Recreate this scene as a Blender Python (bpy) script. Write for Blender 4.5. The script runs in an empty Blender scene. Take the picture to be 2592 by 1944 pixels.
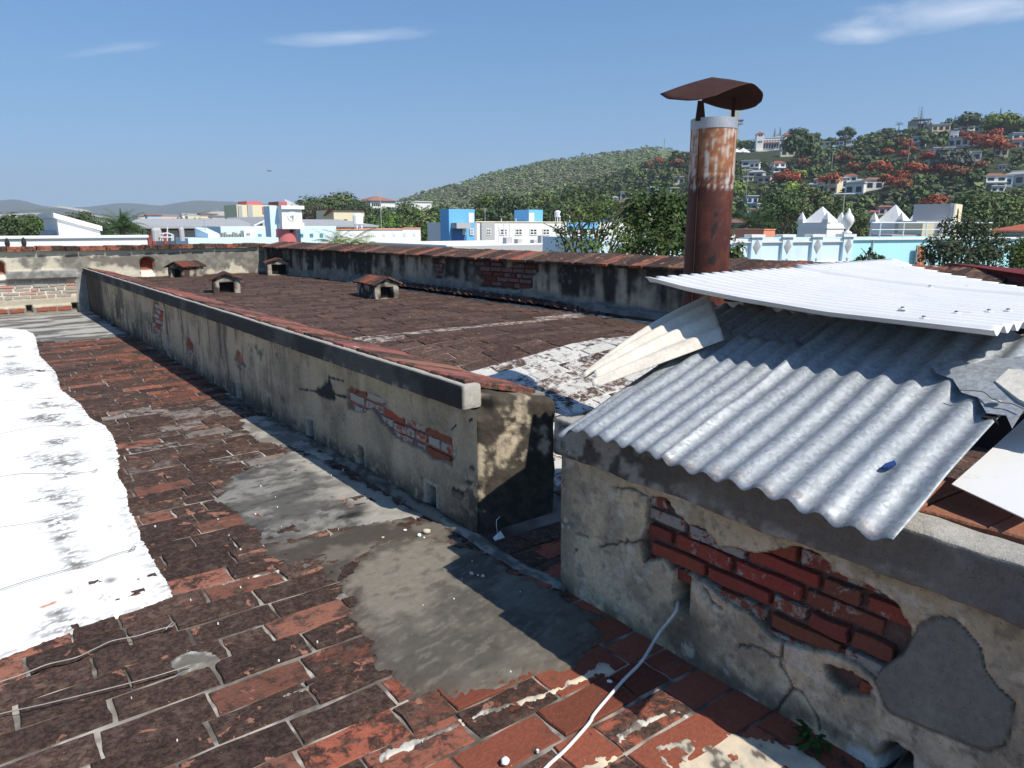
import bpy, math, random
import numpy as np
from mathutils import Vector, Matrix

# ------------------------------------------------------------------ camera, sky, sun, exposure
SC = bpy.context.scene
COL = SC.collection
R = math.radians
cam_d = bpy.data.cameras.new('camera'); cam = bpy.data.objects.new('camera', cam_d); COL.objects.link(cam)
cam.location = (0, 0, 1.5); cam.rotation_euler = (R(90 - 12.26), 0, R(-37.2))
cam_d.sensor_width = 36; cam_d.lens = 36 * 1850 / 2592; cam_d.clip_start = .05; cam_d.clip_end = 20000
SC.camera = cam

SUN_AZ, SUN_EL = 165.5, 50.0          # degrees clockwise from +Y, degrees above the horizon
sv = Vector((math.sin(R(SUN_AZ)) * math.cos(R(SUN_EL)), math.cos(R(SUN_AZ)) * math.cos(R(SUN_EL)), math.sin(R(SUN_EL))))
sun_d = bpy.data.lights.new('sun', 'SUN'); sun_d.energy = 5.0; sun_d.angle = R(.53); sun_d.color = (1, .94, .84)
sun = bpy.data.objects.new('sun', sun_d); COL.objects.link(sun); sun.location = (0, -20, 40)
sun.rotation_euler = sv.to_track_quat('Z', 'Y').to_euler()

world = bpy.data.worlds.new('World'); SC.world = world; world.use_nodes = True
SKY_STRENGTH = .11; SKY_LIFT = (.85, .11)
def build_world():
    nt = world.node_tree; N = nt.nodes; L = nt.links; N.clear()
    sky = N.new('ShaderNodeTexSky'); sky.sky_type = 'NISHITA'; sky.sun_disc = False
    sky.sun_elevation = R(SUN_EL); sky.sun_rotation = R(SUN_AZ); sky.altitude = 20; sky.air_density = 1.3; sky.dust_density = .5; sky.ozone_density = 6.5
    tc = N.new('ShaderNodeTexCoord'); vm = N.new('ShaderNodeVectorMath'); vm.operation = 'MULTIPLY_ADD'; L.new(tc.outputs['Generated'], vm.inputs[0]); vm.inputs[1].default_value = (1, 1, SKY_LIFT[0]); vm.inputs[2].default_value = (0, 0, SKY_LIFT[1])
    nm = N.new('ShaderNodeVectorMath'); nm.operation = 'NORMALIZE'; L.new(vm.outputs[0], nm.inputs[0]); L.new(nm.outputs[0], sky.inputs[0])
    sep = N.new('ShaderNodeSeparateXYZ'); L.new(tc.outputs['Generated'], sep.inputs[0])
    def m(op, a, b=None, c=None, clamp=False):
        n = N.new('ShaderNodeMath'); n.operation = op; n.use_clamp = clamp
        for i, v in enumerate((a, b, c)):
            if v is None: continue
            if isinstance(v, (int, float)): n.inputs[i].default_value = v
            else: L.new(v, n.inputs[i])
        return n.outputs[0]
    az = m('ARCTAN2', sep.outputs[0], sep.outputs[1]); el = m('ARCSINE', sep.outputs[2])
    cmb = N.new('ShaderNodeCombineXYZ'); L.new(m('MULTIPLY', az, 9), cmb.inputs[0]); L.new(m('MULTIPLY', el, 34), cmb.inputs[1])
    nz = N.new('ShaderNodeTexNoise'); nz.inputs['Scale'].default_value = 1.0; nz.inputs['Detail'].default_value = 9; nz.inputs['Roughness'].default_value = .62
    nz.inputs['Distortion'].default_value = .4; L.new(cmb.outputs[0], nz.inputs['Vector'])
    tot = None
    # thin clouds: bearing, elevation (degrees), half width, half height, slope, strength
    for a0, e0, wa, we, sl, st in CLOUDS:
        da = m('SUBTRACT', az, R(a0)); de = m('SUBTRACT', m('SUBTRACT', el, R(e0)), m('MULTIPLY', da, sl))
        q = m('ADD', m('POWER', m('ABSOLUTE', m('DIVIDE', da, R(wa))), 2), m('POWER', m('ABSOLUTE', m('DIVIDE', de, R(we))), 2))
        mask = m('SUBTRACT', 1, m('POWER', q, .5), clamp=True)
        f = m('MULTIPLY', m('SUBTRACT', m('ADD', m('MULTIPLY', mask, .75), m('MULTIPLY', nz.outputs['Fac'], 1.1)), .78, clamp=True), st * 2.2)
        f = m('MULTIPLY', f, m('MULTIPLY', mask, 3, clamp=True), clamp=True)
        tot = f if tot is None else m('MAXIMUM', tot, f)
    mix = N.new('ShaderNodeMixRGB'); L.new(tot, mix.inputs[0]); L.new(sky.outputs[0], mix.inputs[1]); mix.inputs[2].default_value = (9.0, 9.2, 9.6, 1)
    bg = N.new('ShaderNodeBackground'); bg.inputs[1].default_value = SKY_STRENGTH; hs = N.new('ShaderNodeHueSaturation'); hs.inputs['Saturation'].default_value = 1.19; hs.inputs['Value'].default_value = 1.0; L.new(sky.outputs[0], hs.inputs['Color']); L.new(hs.outputs[0], mix.inputs[1]); L.new(mix.outputs[0], bg.inputs[0])
    out = N.new('ShaderNodeOutputWorld'); L.new(bg.outputs[0], out.inputs[0])
CLOUDS = [(67.0, 12.9, 10.5, 1.7, -.02, .42), (61.5, 12.2, 5, .9, .0, .32), (26.0, 12.9, 8.5, .8, .10, .24), (10.0, 11.0, 5, .6, .23, .2)]
build_world()

vs = SC.view_settings; vs.view_transform = 'Standard'; vs.look = 'None'; vs.exposure = .30; vs.gamma = 1; vs.use_curve_mapping = False
SC.render.engine = 'CYCLES'; SC.cycles.max_bounces = 6; SC.cycles.diffuse_bounces = 3; SC.cycles.glossy_bounces = 2; SC.cycles.transparent_max_bounces = 6; SC.cycles.volume_bounces = 0; SC.cycles.use_denoising = True

random.seed(7); rng = np.random.default_rng(11)

# ------------------------------------------------------------------ helpers: noise, meshes, tags
def _h(ix, iy, s):
    n = (ix.astype(np.int64) * 374761393 + iy.astype(np.int64) * 668265263 + s * 1274126177) & 0x7fffffff
    n = ((n ^ (n >> 13)) * 1103515245) & 0x7fffffff
    n = ((n ^ (n >> 16)) * 12345677) & 0x7fffffff
    return (n & 0xffff) / 65535.0
def vnoise(x, y, s=0):
    x = np.asarray(x, float); y = np.asarray(y, float)
    ix, iy = np.floor(x), np.floor(y); fx, fy = x - ix, y - iy
    fx = fx * fx * (3 - 2 * fx); fy = fy * fy * (3 - 2 * fy)
    a, b, c, d = _h(ix, iy, s), _h(ix + 1, iy, s), _h(ix, iy + 1, s), _h(ix + 1, iy + 1, s)
    return (a * (1 - fx) + b * fx) * (1 - fy) + (c * (1 - fx) + d * fx) * fy
def fbm(x, y, sc=1.0, octv=5, s=0, g=.55):
    t = 0; a = 1.0; w = 0
    for i in range(octv):
        t = t + a * vnoise(np.asarray(x) * sc + 17.3 * i, np.asarray(y) * sc - 9.1 * i, s + i); w += a; a *= g; sc *= 2.03
    return t / w
def sstep(a, b, x):
    t = np.clip((np.asarray(x, float) - a) / (b - a), 0, 1); return t * t * (3 - 2 * t)
def lerp(a, b, t):
    t = np.asarray(t)[..., None]; return np.asarray(a) * (1 - t) + np.asarray(b) * t
def sdpoly(px, py, poly):
    """signed distance to a polygon, negative inside"""
    px = np.asarray(px, float); py = np.asarray(py, float)
    d = np.full(px.shape, 1e9); ins = np.zeros(px.shape, bool); n = len(poly)
    for i in range(n):
        ax, ay = poly[i]; bx, by = poly[(i + 1) % n]
        ex, ey = bx - ax, by - ay; L = ex * ex + ey * ey + 1e-12
        t = np.clip(((px - ax) * ex + (py - ay) * ey) / L, 0, 1)
        d = np.minimum(d, np.hypot(px - ax - t * ex, py - ay - t * ey))
        c = ((ay > py) != (by > py)) & (px < ex * (py - ay) / (ey + (1e-12 if ey >= 0 else -1e-12)) + ax)
        ins ^= c
    return np.where(ins, -d, d)
def sdline(px, py, pts):
    px = np.asarray(px, float); py = np.asarray(py, float); d = np.full(px.shape, 1e9)
    for (ax, ay), (bx, by) in zip(pts[:-1], pts[1:]):
        ex, ey = bx - ax, by - ay; L = ex * ex + ey * ey + 1e-12
        t = np.clip(((px - ax) * ex + (py - ay) * ey) / L, 0, 1)
        d = np.minimum(d, np.hypot(px - ax - t * ex, py - ay - t * ey))
    return d

def tag(o, label=None, cat=None, group=None, kind=None):
    if label: o['label'] = label
    if cat: o['category'] = cat
    if group: o['group'] = group
    if kind: o['kind'] = kind
    return o
def thing(name, loc, label, cat, group=None, rz=0.0):
    o = bpy.data.objects.new(name, None); COL.objects.link(o); o.location = loc; o.rotation_euler = (0, 0, rz)
    o.empty_display_size = .1
    return tag(o, label, cat, group, 'thing')
def root_loc(o):
    v = Vector((0, 0, 0))
    while o is not None: v += o.location; o = o.parent
    return v
def link(name, me, mat=None, parent=None, loc=(0, 0, 0), smooth=False):
    if mat is not None and not me.materials: me.materials.append(mat)
    o = bpy.data.objects.new(name, me); COL.objects.link(o); o.parent = parent; o.location = loc
    return o
def raw_mesh(name, V, F, C=None, mat=None, smooth=False):
    """V (n,3) array, F (m,k) array of quads or triangles, C (n,4) colours"""
    V = np.asarray(V, np.float32); F = np.asarray(F, np.int32); k = F.shape[1]
    me = bpy.data.meshes.new(name); me.vertices.add(len(V)); me.vertices.foreach_set('co', V.ravel())
    me.loops.add(F.size); me.loops.foreach_set('vertex_index', F.ravel())
    me.polygons.add(len(F)); me.polygons.foreach_set('loop_start', np.arange(0, F.size, k, dtype=np.int32)); me.polygons.foreach_set('loop_total', np.full(len(F), k, np.int32))
    if smooth: me.polygons.foreach_set('use_smooth', np.ones(len(F), bool))
    if C is not None:
        C = np.asarray(C, np.float32)
        if C.shape[1] == 3: C = np.c_[C, np.ones(len(C), np.float32)]
        at_ = me.color_attributes.new('Col', 'FLOAT_COLOR', 'POINT'); at_.data.foreach_set('color', C.ravel())
    me.update(calc_edges=True)
    if mat: me.materials.append(mat)
    return me
def grid_faces(nu, nv):
    i = np.arange(nu - 1)[:, None] * nv + np.arange(nv - 1)[None, :]; i = i.ravel()
    return np.c_[i, i + nv, i + nv + 1, i + 1]
class MB:
    """collects shapes (world coordinates); build() makes them ONE mesh object"""
    def __init__(s): s.v = []; s.f = []
    def add(s, vs_, fs):
        b = len(s.v); s.v += [tuple(map(float, p)) for p in vs_]; s.f += [tuple(b + i for i in f) for f in fs]; return s
    def box(s, x0, x1, y0, y1, z0, z1, fr=None):
        P = [(x, y, z) for z in (z0, z1) for x, y in ((x0, y0), (x1, y0), (x1, y1), (x0, y1))]
        if fr: P = [fr(*p) for p in P]
        return s.add(P, [(3, 2, 1, 0), (4, 5, 6, 7), (0, 1, 5, 4), (1, 2, 6, 5), (2, 3, 7, 6), (3, 0, 4, 7)])
    def prism(s, poly, z0, z1, fr=None):
        """polygon (x,y) counter-clockwise, extruded z0..z1"""
        n = len(poly); P = [(x, y, z0) for x, y in poly] + [(x, y, z1) for x, y in poly]
        if fr: P = [fr(*p) for p in P]
        return s.add(P, [tuple(range(n - 1, -1, -1)), tuple(range(n, 2 * n))] + [(i, (i + 1) % n, n + (i + 1) % n, n + i) for i in range(n)])
    def tube(s, pts, r, n=8, cap=True):
        pts = [Vector(p) for p in pts]; rs = r if isinstance(r, (list, tuple)) else [r] * len(pts); rings = []; b = len(s.v)
        for i, p in enumerate(pts):
            t = (pts[min(i + 1, len(pts) - 1)] - pts[max(i - 1, 0)]).normalized()
            a = t.cross(Vector((0, 0, 1))) if abs(t.z) < .95 else t.cross(Vector((1, 0, 0))); a.normalize(); c = t.cross(a)
            s.v += [tuple(p + (a * math.cos(2 * math.pi * k / n) + c * math.sin(2 * math.pi * k / n)) * rs[i]) for k in range(n)]
        for i in range(len(pts) - 1):
            for k in range(n): s.f.append((b + i * n + k, b + i * n + (k + 1) % n, b + (i + 1) * n + (k + 1) % n, b + (i + 1) * n + k))
        if cap: s.f.append(tuple(b + k for k in range(n))[::-1]); s.f.append(tuple(b + (len(pts) - 1) * n + k for k in range(n)))
        return s
    def lathe(s, prof, cx, cy, n=16):
        """profile (r,z) from bottom to top"""
        b = len(s.v)
        for r, z in prof: s.v += [(cx + r * math.cos(2 * math.pi * k / n), cy + r * math.sin(2 * math.pi * k / n), z) for k in range(n)]
        for i in range(len(prof) - 1):
            for k in range(n): s.f.append((b + i * n + k, b + i * n + (k + 1) % n, b + (i + 1) * n + (k + 1) % n, b + (i + 1) * n + k))
        s.f.append(tuple(b + k for k in range(n))[::-1]); s.f.append(tuple(b + (len(prof) - 1) * n + k for k in range(n)))
        return s
    def build(s, name, mat, parent=None, smooth=False, local=False, bevel=0):
        off = Vector((0, 0, 0)) if local or parent is None else root_loc(parent)
        me = bpy.data.meshes.new(name); me.from_pydata([(x - off.x, y - off.y, z - off.z) for x, y, z in s.v], [], s.f); me.update()
        if smooth: me.polygons.foreach_set('use_smooth', np.ones(len(me.polygons), bool))
        o = link(name, me, mat, parent)
        if bevel:
            md = o.modifiers.new('bevel', 'BEVEL'); md.width = bevel; md.segments = 2; md.limit_method = 'ANGLE'; md.angle_limit = R(40)
        return o
def copy_tree(o, parent=None):
    c = o.copy(); COL.objects.link(c); c.parent = parent
    for ch in list(o.children): copy_tree(ch, c)
    return c
def relief(name, us, vs_, P, N, fn, mat, parent=None, smooth=True):
    """a surface sheet P(u,v) displaced along N by a depth field; fn(U,V) -> depth, rgb"""
    U, V = np.meshgrid(us, vs_, indexing='ij'); d, rgb = fn(U, V)
    X, Y, Z = P(U, V); off = root_loc(parent) if parent is not None else (0, 0, 0)
    co = np.stack([X + N[0] * d - off[0], Y + N[1] * d - off[1], Z + N[2] * d - off[2]], -1).reshape(-1, 3)
    me = raw_mesh(name, co, grid_faces(len(us), len(vs_)), rgb.reshape(-1, rgb.shape[-1]), mat, smooth)
    return link(name, me, None, parent)

# ------------------------------------------------------------------ materials
class NT:
    def __init__(s, name):
        s.m = bpy.data.materials.new(name); s.m.use_nodes = True; s.t = s.m.node_tree; s.N = s.t.nodes; s.L = s.t.links
        s.b = s.N['Principled BSDF']; s.b.inputs['Specular IOR Level'].default_value = .25
        s.pos = s.N.new('ShaderNodeNewGeometry').outputs['Position']
    def set(s, k, v):
        i = s.b.inputs[k]
        if hasattr(v, 'links') or hasattr(v, 'is_linked'): s.L.new(v, i)
        else: i.default_value = v
        return s
    def _in(s, sock, v):
        if isinstance(v, (int, float)): sock.default_value = v
        elif isinstance(v, tuple): sock.default_value = v if len(v) == 4 or len(sock.default_value) == 3 else (*v, 1)
        else: s.L.new(v, sock)
    def math(s, op, a, b=0.0, clamp=False):
        n = s.N.new('ShaderNodeMath'); n.operation = op; n.use_clamp = clamp; s._in(n.inputs[0], a); s._in(n.inputs[1], b); return n.outputs[0]
    def noise(s, scale, detail=4, rough=.6, vec=None, dist=0.0, out='Fac', stretch=None):
        n = s.N.new('ShaderNodeTexNoise'); n.inputs['Scale'].default_value = scale; n.inputs['Detail'].default_value = detail; n.inputs['Roughness'].default_value = rough; n.inputs['Distortion'].default_value = dist
        v = vec if vec is not None else s.pos
        if stretch:
            mp = s.N.new('ShaderNodeMapping'); mp.inputs['Scale'].default_value = stretch; s.L.new(v, mp.inputs[0]); v = mp.outputs[0]
        s.L.new(v, n.inputs['Vector']); return n.outputs[out]
    def voro(s, scale, feature='F1', out='Distance', vec=None, rand=1.0):
        n = s.N.new('ShaderNodeTexVoronoi'); n.feature = feature; n.inputs['Scale'].default_value = scale; n.inputs['Randomness'].default_value = rand; s.L.new(vec if vec is not None else s.pos, n.inputs['Vector']); return n.outputs[out]
    def ramp(s, f, lo, hi, a=0.0, b=1.0):
        n = s.N.new('ShaderNodeMapRange'); n.clamp = True; n.interpolation_type = 'SMOOTHSTEP'
        s._in(n.inputs[0], f); s._in(n.inputs[1], lo); s._in(n.inputs[2], hi); s._in(n.inputs[3], a); s._in(n.inputs[4], b); return n.outputs[0]
    def mix(s, f, a, b, mode='MIX'):
        n = s.N.new('ShaderNodeMixRGB'); n.blend_type = mode; s._in(n.inputs[0], f); s._in(n.inputs[1], a); s._in(n.inputs[2], b); return n.outputs[0]
    def gain(s, c, f):
        n = s.N.new('ShaderNodeVectorMath'); n.operation = 'SCALE'; s.L.new(c, n.inputs[0]) if not isinstance(c, tuple) else setattr(n.inputs[0], 'default_value', c[:3]); s._in(n.inputs['Scale'], f); return n.outputs[0]
    def attr(s, name='Col'):
        n = s.N.new('ShaderNodeAttribute'); n.attribute_name = name; return n
    def bump(s, h, strength=.3, dist=.01):
        n = s.N.new('ShaderNodeBump'); n.inputs['Strength'].default_value = strength; n.inputs['Distance'].default_value = dist; s.L.new(h, n.inputs['Height']); s.L.new(n.outputs[0], s.b.inputs['Normal']); return s

def m_surface(name, fine=60, amt=.5, bump=.35, bdist=.006, rough=.9, speck=0.0):
    """weathered masonry: colour from the mesh, finer grain from noise"""
    t = NT(name); c = t.attr().outputs['Color']
    n1 = t.noise(fine, 5, .7); n2 = t.noise(fine * 5, 3, .6)
    g = t.math('ADD', t.math('MULTIPLY', n1, amt * 1.3), t.math('MULTIPLY', n2, amt * .7)); g = t.math('ADD', g, 1 - amt)
    c = t.gain(c, g)
    if speck:
        sp = t.ramp(t.voro(fine * 1.6), .05, .16); c = t.mix(t.math('MULTIPLY', t.math('SUBTRACT', 1.0, sp), speck), c, (.03, .027, .022))
    t.set('Base Color', c).set('Roughness', rough); t.bump(t.math('ADD', n1, t.math('MULTIPLY', n2, .5)), bump, bdist); return t.m
def m_plain(name, col, rough=.7, var=.25, scale=3.0, metal=0.0, fine=0, bump=0.0):
    t = NT(name); n = t.noise(scale, 5, .65); g = t.math('ADD', t.math('MULTIPLY', n, var * 2), 1 - var)
    if fine: g = t.math('MULTIPLY', g, t.math('ADD', t.math('MULTIPLY', t.noise(fine, 3, .6), .5), .75))
    t.set('Base Color', t.gain(t.mix(0.0, (*col, 1), (*col, 1)), g)).set('Roughness', rough).set('Metallic', metal)
    if bump: t.bump(t.noise(fine or scale * 8, 4, .6), bump, .01)
    return t.m
def m_paintwall(name, col, dirt=.35, scale=.25):
    """painted wall with rain streaks and a few grey stains"""
    t = NT(name); st = t.noise(scale * 4, 5, .7, stretch=(1, 1, .12)); bl = t.noise(scale, 4, .6)
    f = t.math('MULTIPLY', t.ramp(t.math('MULTIPLY', st, t.math('ADD', bl, .45)), .5, .8), dirt)
    t.set('Base Color', t.mix(f, (*col, 1), (.32, .31, .29, 1))).set('Roughness', .8); return t.m
def m_brick(name, attr=False, flake=(8.5, .615, .65), warm=1.0):
    """old roof brick: base colour and lichen cover (alpha) per brick, grown over with dark lichen, flaked orange in spots"""
    t = NT(name)
    if attr:
        a = t.attr(); base, al = a.outputs['Color'], a.outputs['Alpha']; rnd = t.math('FRACT', t.math('MULTIPLY', al, 911.7))
    else:
        oi = t.N.new('ShaderNodeObjectInfo'); base, al, rnd = oi.outputs['Color'], oi.outputs['Alpha'], oi.outputs['Random']
    va = t.N.new('ShaderNodeVectorMath'); va.operation = 'ADD'; t.L.new(t.pos, va.inputs[0]); t.L.new(t.math('MULTIPLY', rnd, 31.0), va.inputs[1]); P = va.outputs[0]
    n1 = t.noise(13, 5, .74, vec=P, dist=.35); n2 = t.noise(70, 3, .7); n3 = n2
    base = t.gain(base, t.math('ADD', t.math('MULTIPLY', n2, .8), .6))
    f = t.ramp(t.math('ADD', t.math('ADD', n1, t.math('MULTIPLY', t.math('SUBTRACT', n2, .5), .35)), t.math('SUBTRACT', al, .5)), .40, .56)
    dark = t.mix(t.ramp(n2, .35, .7), (.022 * warm, .014 * warm, .011 * warm, 1), (.072 * warm, .040 * warm, .030 * warm, 1))
    dark = t.mix(t.ramp(t.noise(24, 4, .65, vec=P), .46, .72, 0.0, .65), dark, (.115, .078, .058, 1)); dark = t.gain(dark, t.ramp(rnd, 0.0, 1.0, .80, 1.45))
    c = t.mix(f, base, dark)
    fl = t.math('MULTIPLY', t.ramp(t.noise(flake[0], 5, .62, vec=P, dist=.6), flake[1], flake[2]), t.ramp(al, .3, .5))
    c = t.mix(fl, c, t.gain((.25, .118, .078), t.math('ADD', t.math('MULTIPLY', n2, .8), .6)))
    sp = t.ramp(t.voro(55), .06, .1, 1.0, 0.0); c = t.mix(t.math('MULTIPLY', sp, t.ramp(t.noise(9, 2), .55, .62, 0.0, .55)), c, (.45, .42, .38, 1))
    t.set('Base Color', c).set('Roughness', .92); t.bump(t.math('ADD', n2, t.math('MULTIPLY', n3, .6)), .5, .006); return t.m
def m_wallbrick(name):
    """exposed wall brick with lime plaster left on part of its face"""
    t = NT(name); oi = t.N.new('ShaderNodeObjectInfo'); base, al = oi.outputs['Color'], oi.outputs['Alpha']
    n1 = t.noise(24, 6, .7, dist=.4); n2 = t.noise(110, 4, .65)
    base = t.gain(base, t.math('ADD', t.math('MULTIPLY', n2, .9), .55))
    f = t.ramp(t.math('ADD', n1, t.math('SUBTRACT', al, .5)), .47, .57)
    c = t.mix(f, base, t.gain(t.mix(n2, (.25, .22, .185, 1), (.40, .365, .31, 1)), 1.0))
    t.set('Base Color', c).set('Roughness', .93); t.bump(t.math('ADD', t.math('MULTIPLY', n1, .7), n2), .5, .006); return t.m
def m_leaf(name, transl=.0):
    t = NT(name); c = t.attr().outputs['Color']; t.set('Base Color', c).set('Roughness', .62)
    t.b.inputs['Specular IOR Level'].default_value = .2
    if transl:
        tr = t.N.new('ShaderNodeBsdfTranslucent'); t.L.new(c, tr.inputs[0]); mx = t.N.new('ShaderNodeMixShader'); mx.inputs[0].default_value = transl
        t.L.new(t.b.outputs[0], mx.inputs[1]); t.L.new(tr.outputs[0], mx.inputs[2]); t.L.new(mx.outputs[0], t.N['Material Output'].inputs[0])
    return t.m

# ------------------------------------------------------------------ roof terrace (the floor we stand on) and the raised roof beyond the parapet
XW = 1.88                               # face of the low wall that divides the roof
M_MORTAR = m_surface('mortar', 55, .55, .5, .006, .95)
M_CEMENT = m_surface('cement', 38, .38, .4, .005, .9, speck=.35)
M_PAINT = m_surface('white_coating', 25, .10, .25, .004, .75)
M_BRICK = m_brick('roof_brick'); M_BRICKS = m_brick('roof_bricks_far', True, (9, .64, .68), 1.25); M_BRICK_U = m_brick('upper_roof_brick', False, (9, .64, .68), 1.25)
def roof_z(x, y):
    x = np.asarray(x, float); y = np.asarray(y, float); w = 4.85 - 3.3 * np.clip((x - 2.2) / 3.4, 0, 1); t = np.clip((y - 2.15) / w, 0, 1); return (.43 + .012 * np.minimum(y, 11)) * t * t * (3 - 2 * t)

WHITE = [(-0.041,2.915),(0.107,2.964),(0.351,2.991),(0.563,3.020),(0.564,3.308),(0.573,3.722),(0.597,4.082),(0.593,4.159),(0.645,4.530),(0.651,4.833),(0.727,5.233),(0.778,5.769),(0.783,6.150),(0.727,6.454),(0.735,7.051),(0.667,7.792),(0.730,8.844),(0.694,10.053),(0.850,12.765),(0.471,13.374)]
WHITE = WHITE[:-1] + [(WHITE[-1][0] - .3, WHITE[-1][1] + .05), (-3.0, 13.2), (-3.0, 2.75), (-.6, 2.80)]
CEMENT_A = [(1.157,2.757),(1.290,2.854),(1.452,2.987),(1.576,2.967),(1.701,2.924),(1.764,2.784),(1.789,2.525),(1.824,2.306),(1.833,2.080),(1.842,1.871),(1.741,1.728),(1.583,1.691),(1.504,1.658),(1.389,1.720),(1.311,1.706),(1.229,1.734),(1.121,1.786),(1.051,1.833),(1.018,1.952),(0.985,2.027),(1.039,2.215),(1.051,2.374),(1.080,2.517),(1.140,2.562)]
CEMENT_B = [(1.015,4.047),(1.187,4.372),(1.462,4.572),(1.680,4.672),(1.753,4.444),(1.776,3.899),(1.810,3.466),(1.807,3.136),(1.655,3.135),(1.444,3.264),(1.274,3.289),(1.095,3.264),(1.024,3.346),(1.030,3.647)]
CEMENT_C = [(1.644,5.758),(1.843,5.792),(1.843,4.948),(1.839,4.326),(1.768,4.350),(1.709,4.751),(1.624,4.897),(1.571,5.154)]
CEMENT_D = [(0.414,14.352),(1.893,14.738),(1.838,11.963),(1.860,11.209),(1.231,11.151),(0.840,11.279),(0.720,12.658),(0.372,13.341)]
def inpoly(x, y, P): return float(sdpoly(np.array([x]), np.array([y]), P)[0])

floor_us = np.concatenate([np.arange(-3, 0, .12), np.arange(0, 1.9, .03), [1.9]])
floor_vs = np.concatenate([np.arange(-1.5, 1, .1), np.arange(1, 6, .03), np.arange(6, 15.06, .06)])
def f_floor(U, V):
    n = fbm(U, V, 3, 5, 3); g = fbm(U, V, 22, 4, 8)
    rgb = lerp((.42, .385, .33), (.20, .18, .15), sstep(.45, .65, n)); rgb = lerp(rgb, (.06, .048, .040), sstep(.42, .56, fbm(U, V, 9, 5, 4) * .6 + g * .4) * .85)
    far = sstep(9.5, 12.5, V + 1.2 * (n - .5)); rgb = lerp(rgb, lerp((.26, .25, .22), (.10, .095, .085), sstep(.4, .6, fbm(U * .35, V, 5, 4, 5))), far * .9)
    return (g - .5) * .006, rgb
roof_floor = relief('roof_floor', floor_us, floor_vs, lambda U, V: (U, V, 0 * U), (0, 0, 1), f_floor, M_MORTAR)
tag(roof_floor, kind='structure')
ur_us = np.arange(1.9, 6.2, .06); ur_vs = np.concatenate([np.arange(-1.5, 2, .1), np.arange(2, 15.1, .06)])
def f_upper(U, V):
    n = fbm(U, V, 2.2, 5, 13); g = fbm(U * .5, V, 16, 4, 18)
    rgb = lerp((.24, .21, .18), (.075, .055, .045), sstep(.35, .55, n)); rgb = lerp(rgb, (.04, .03, .026), sstep(.5, .7, g) * .7)
    w = sstep(.1, -.1, V - 4.75 + .15 * (n - .5)) * sstep(2.9, 3.6, V + .5 * (n - .5))
    rgb = lerp(rgb, (.56, .54, .50), w * sstep(.36, .52, g))
    return (g - .5) * .008, rgb
upper_roof = relief('upper_roof', ur_us, ur_vs, lambda U, V: (U, V, roof_z(U, V)), (0, 0, 1), f_upper, M_MORTAR)
tag(upper_roof, kind='structure')

def brick_variant(L, W, T, seed, jag=.0045):
    r = random.Random(seed); n = 12; top = []; lo = []
    per = [(-1, -1), (-.4, -1), (.3, -1), (1, -1), (1, -.3), (1, .35), (1, 1), (.35, 1), (-.3, 1), (-1, 1), (-1, .3), (-1, -.35)]
    for i, (a, b) in enumerate(per):
        cx = .996 if abs(a) == 1 and abs(b) == 1 else 1
        x = a * L / 2 * cx + r.uniform(-jag, jag); y = b * W / 2 * cx + r.uniform(-jag, jag)
        lo.append((x, y, -T)); top.append((x * (1 - .022 * 1) if abs(a) == 1 else x, y * .95, r.uniform(-.0015, .002)))
    V = lo + [(x, y, -.005) for x, y, z in lo] + top; F = []
    for k in (0, 1): F += [(k * n + i, k * n + (i + 1) % n, (k + 1) * n + (i + 1) % n, (k + 1) * n + i) for i in range(n)]
    F.append(tuple(range(2 * n, 3 * n)))
    return V, F
BR_V = [brick_variant(.308, .137, .03, i) for i in range(8)] + [brick_variant(.15, .137, .03, 40 + i) for i in range(4)]
def vmesh(V, F, name, mat):
    me = bpy.data.meshes.new(name); me.from_pydata(V, [], F); me.update(); me.materials.append(mat); return me
BR_M = [vmesh(V, F, 'brick', M_BRICK) for V, F in BR_V]; BR_U = [vmesh(V, F, 'brick', M_BRICK_U) for V, F in BR_V]
CAMP = Vector((0, 0, 1.5)); CF = Vector((math.sin(R(37.2)), math.cos(R(37.2))))
def in_view(x, y, m=.78): 
    f = x * CF.x + y * CF.y; l = x * CF.y - y * CF.x; return f > .3 and abs(l) < f * m
def lay_rows(x0, x1, y0, y1, seed, skew=0.0):
    r = random.Random(seed); out = []; y = y0; j = 0
    while y < y1:
        x = x0 - r.uniform(0, .33)
        while x < x1:
            half = r.random() < .13; L = .15 if half else .308; g = r.uniform(.006, .012)
            if x + L > x0 and x + .06 < x1: out.append((x + L / 2, y + skew * (x - x0) + r.uniform(-.004, .004), half, r.uniform(-.012, .012)))
            x += L + g
        y += .137 + r.choice([.008, .010, .011, .013, .018]); j += 1
    return out
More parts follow.
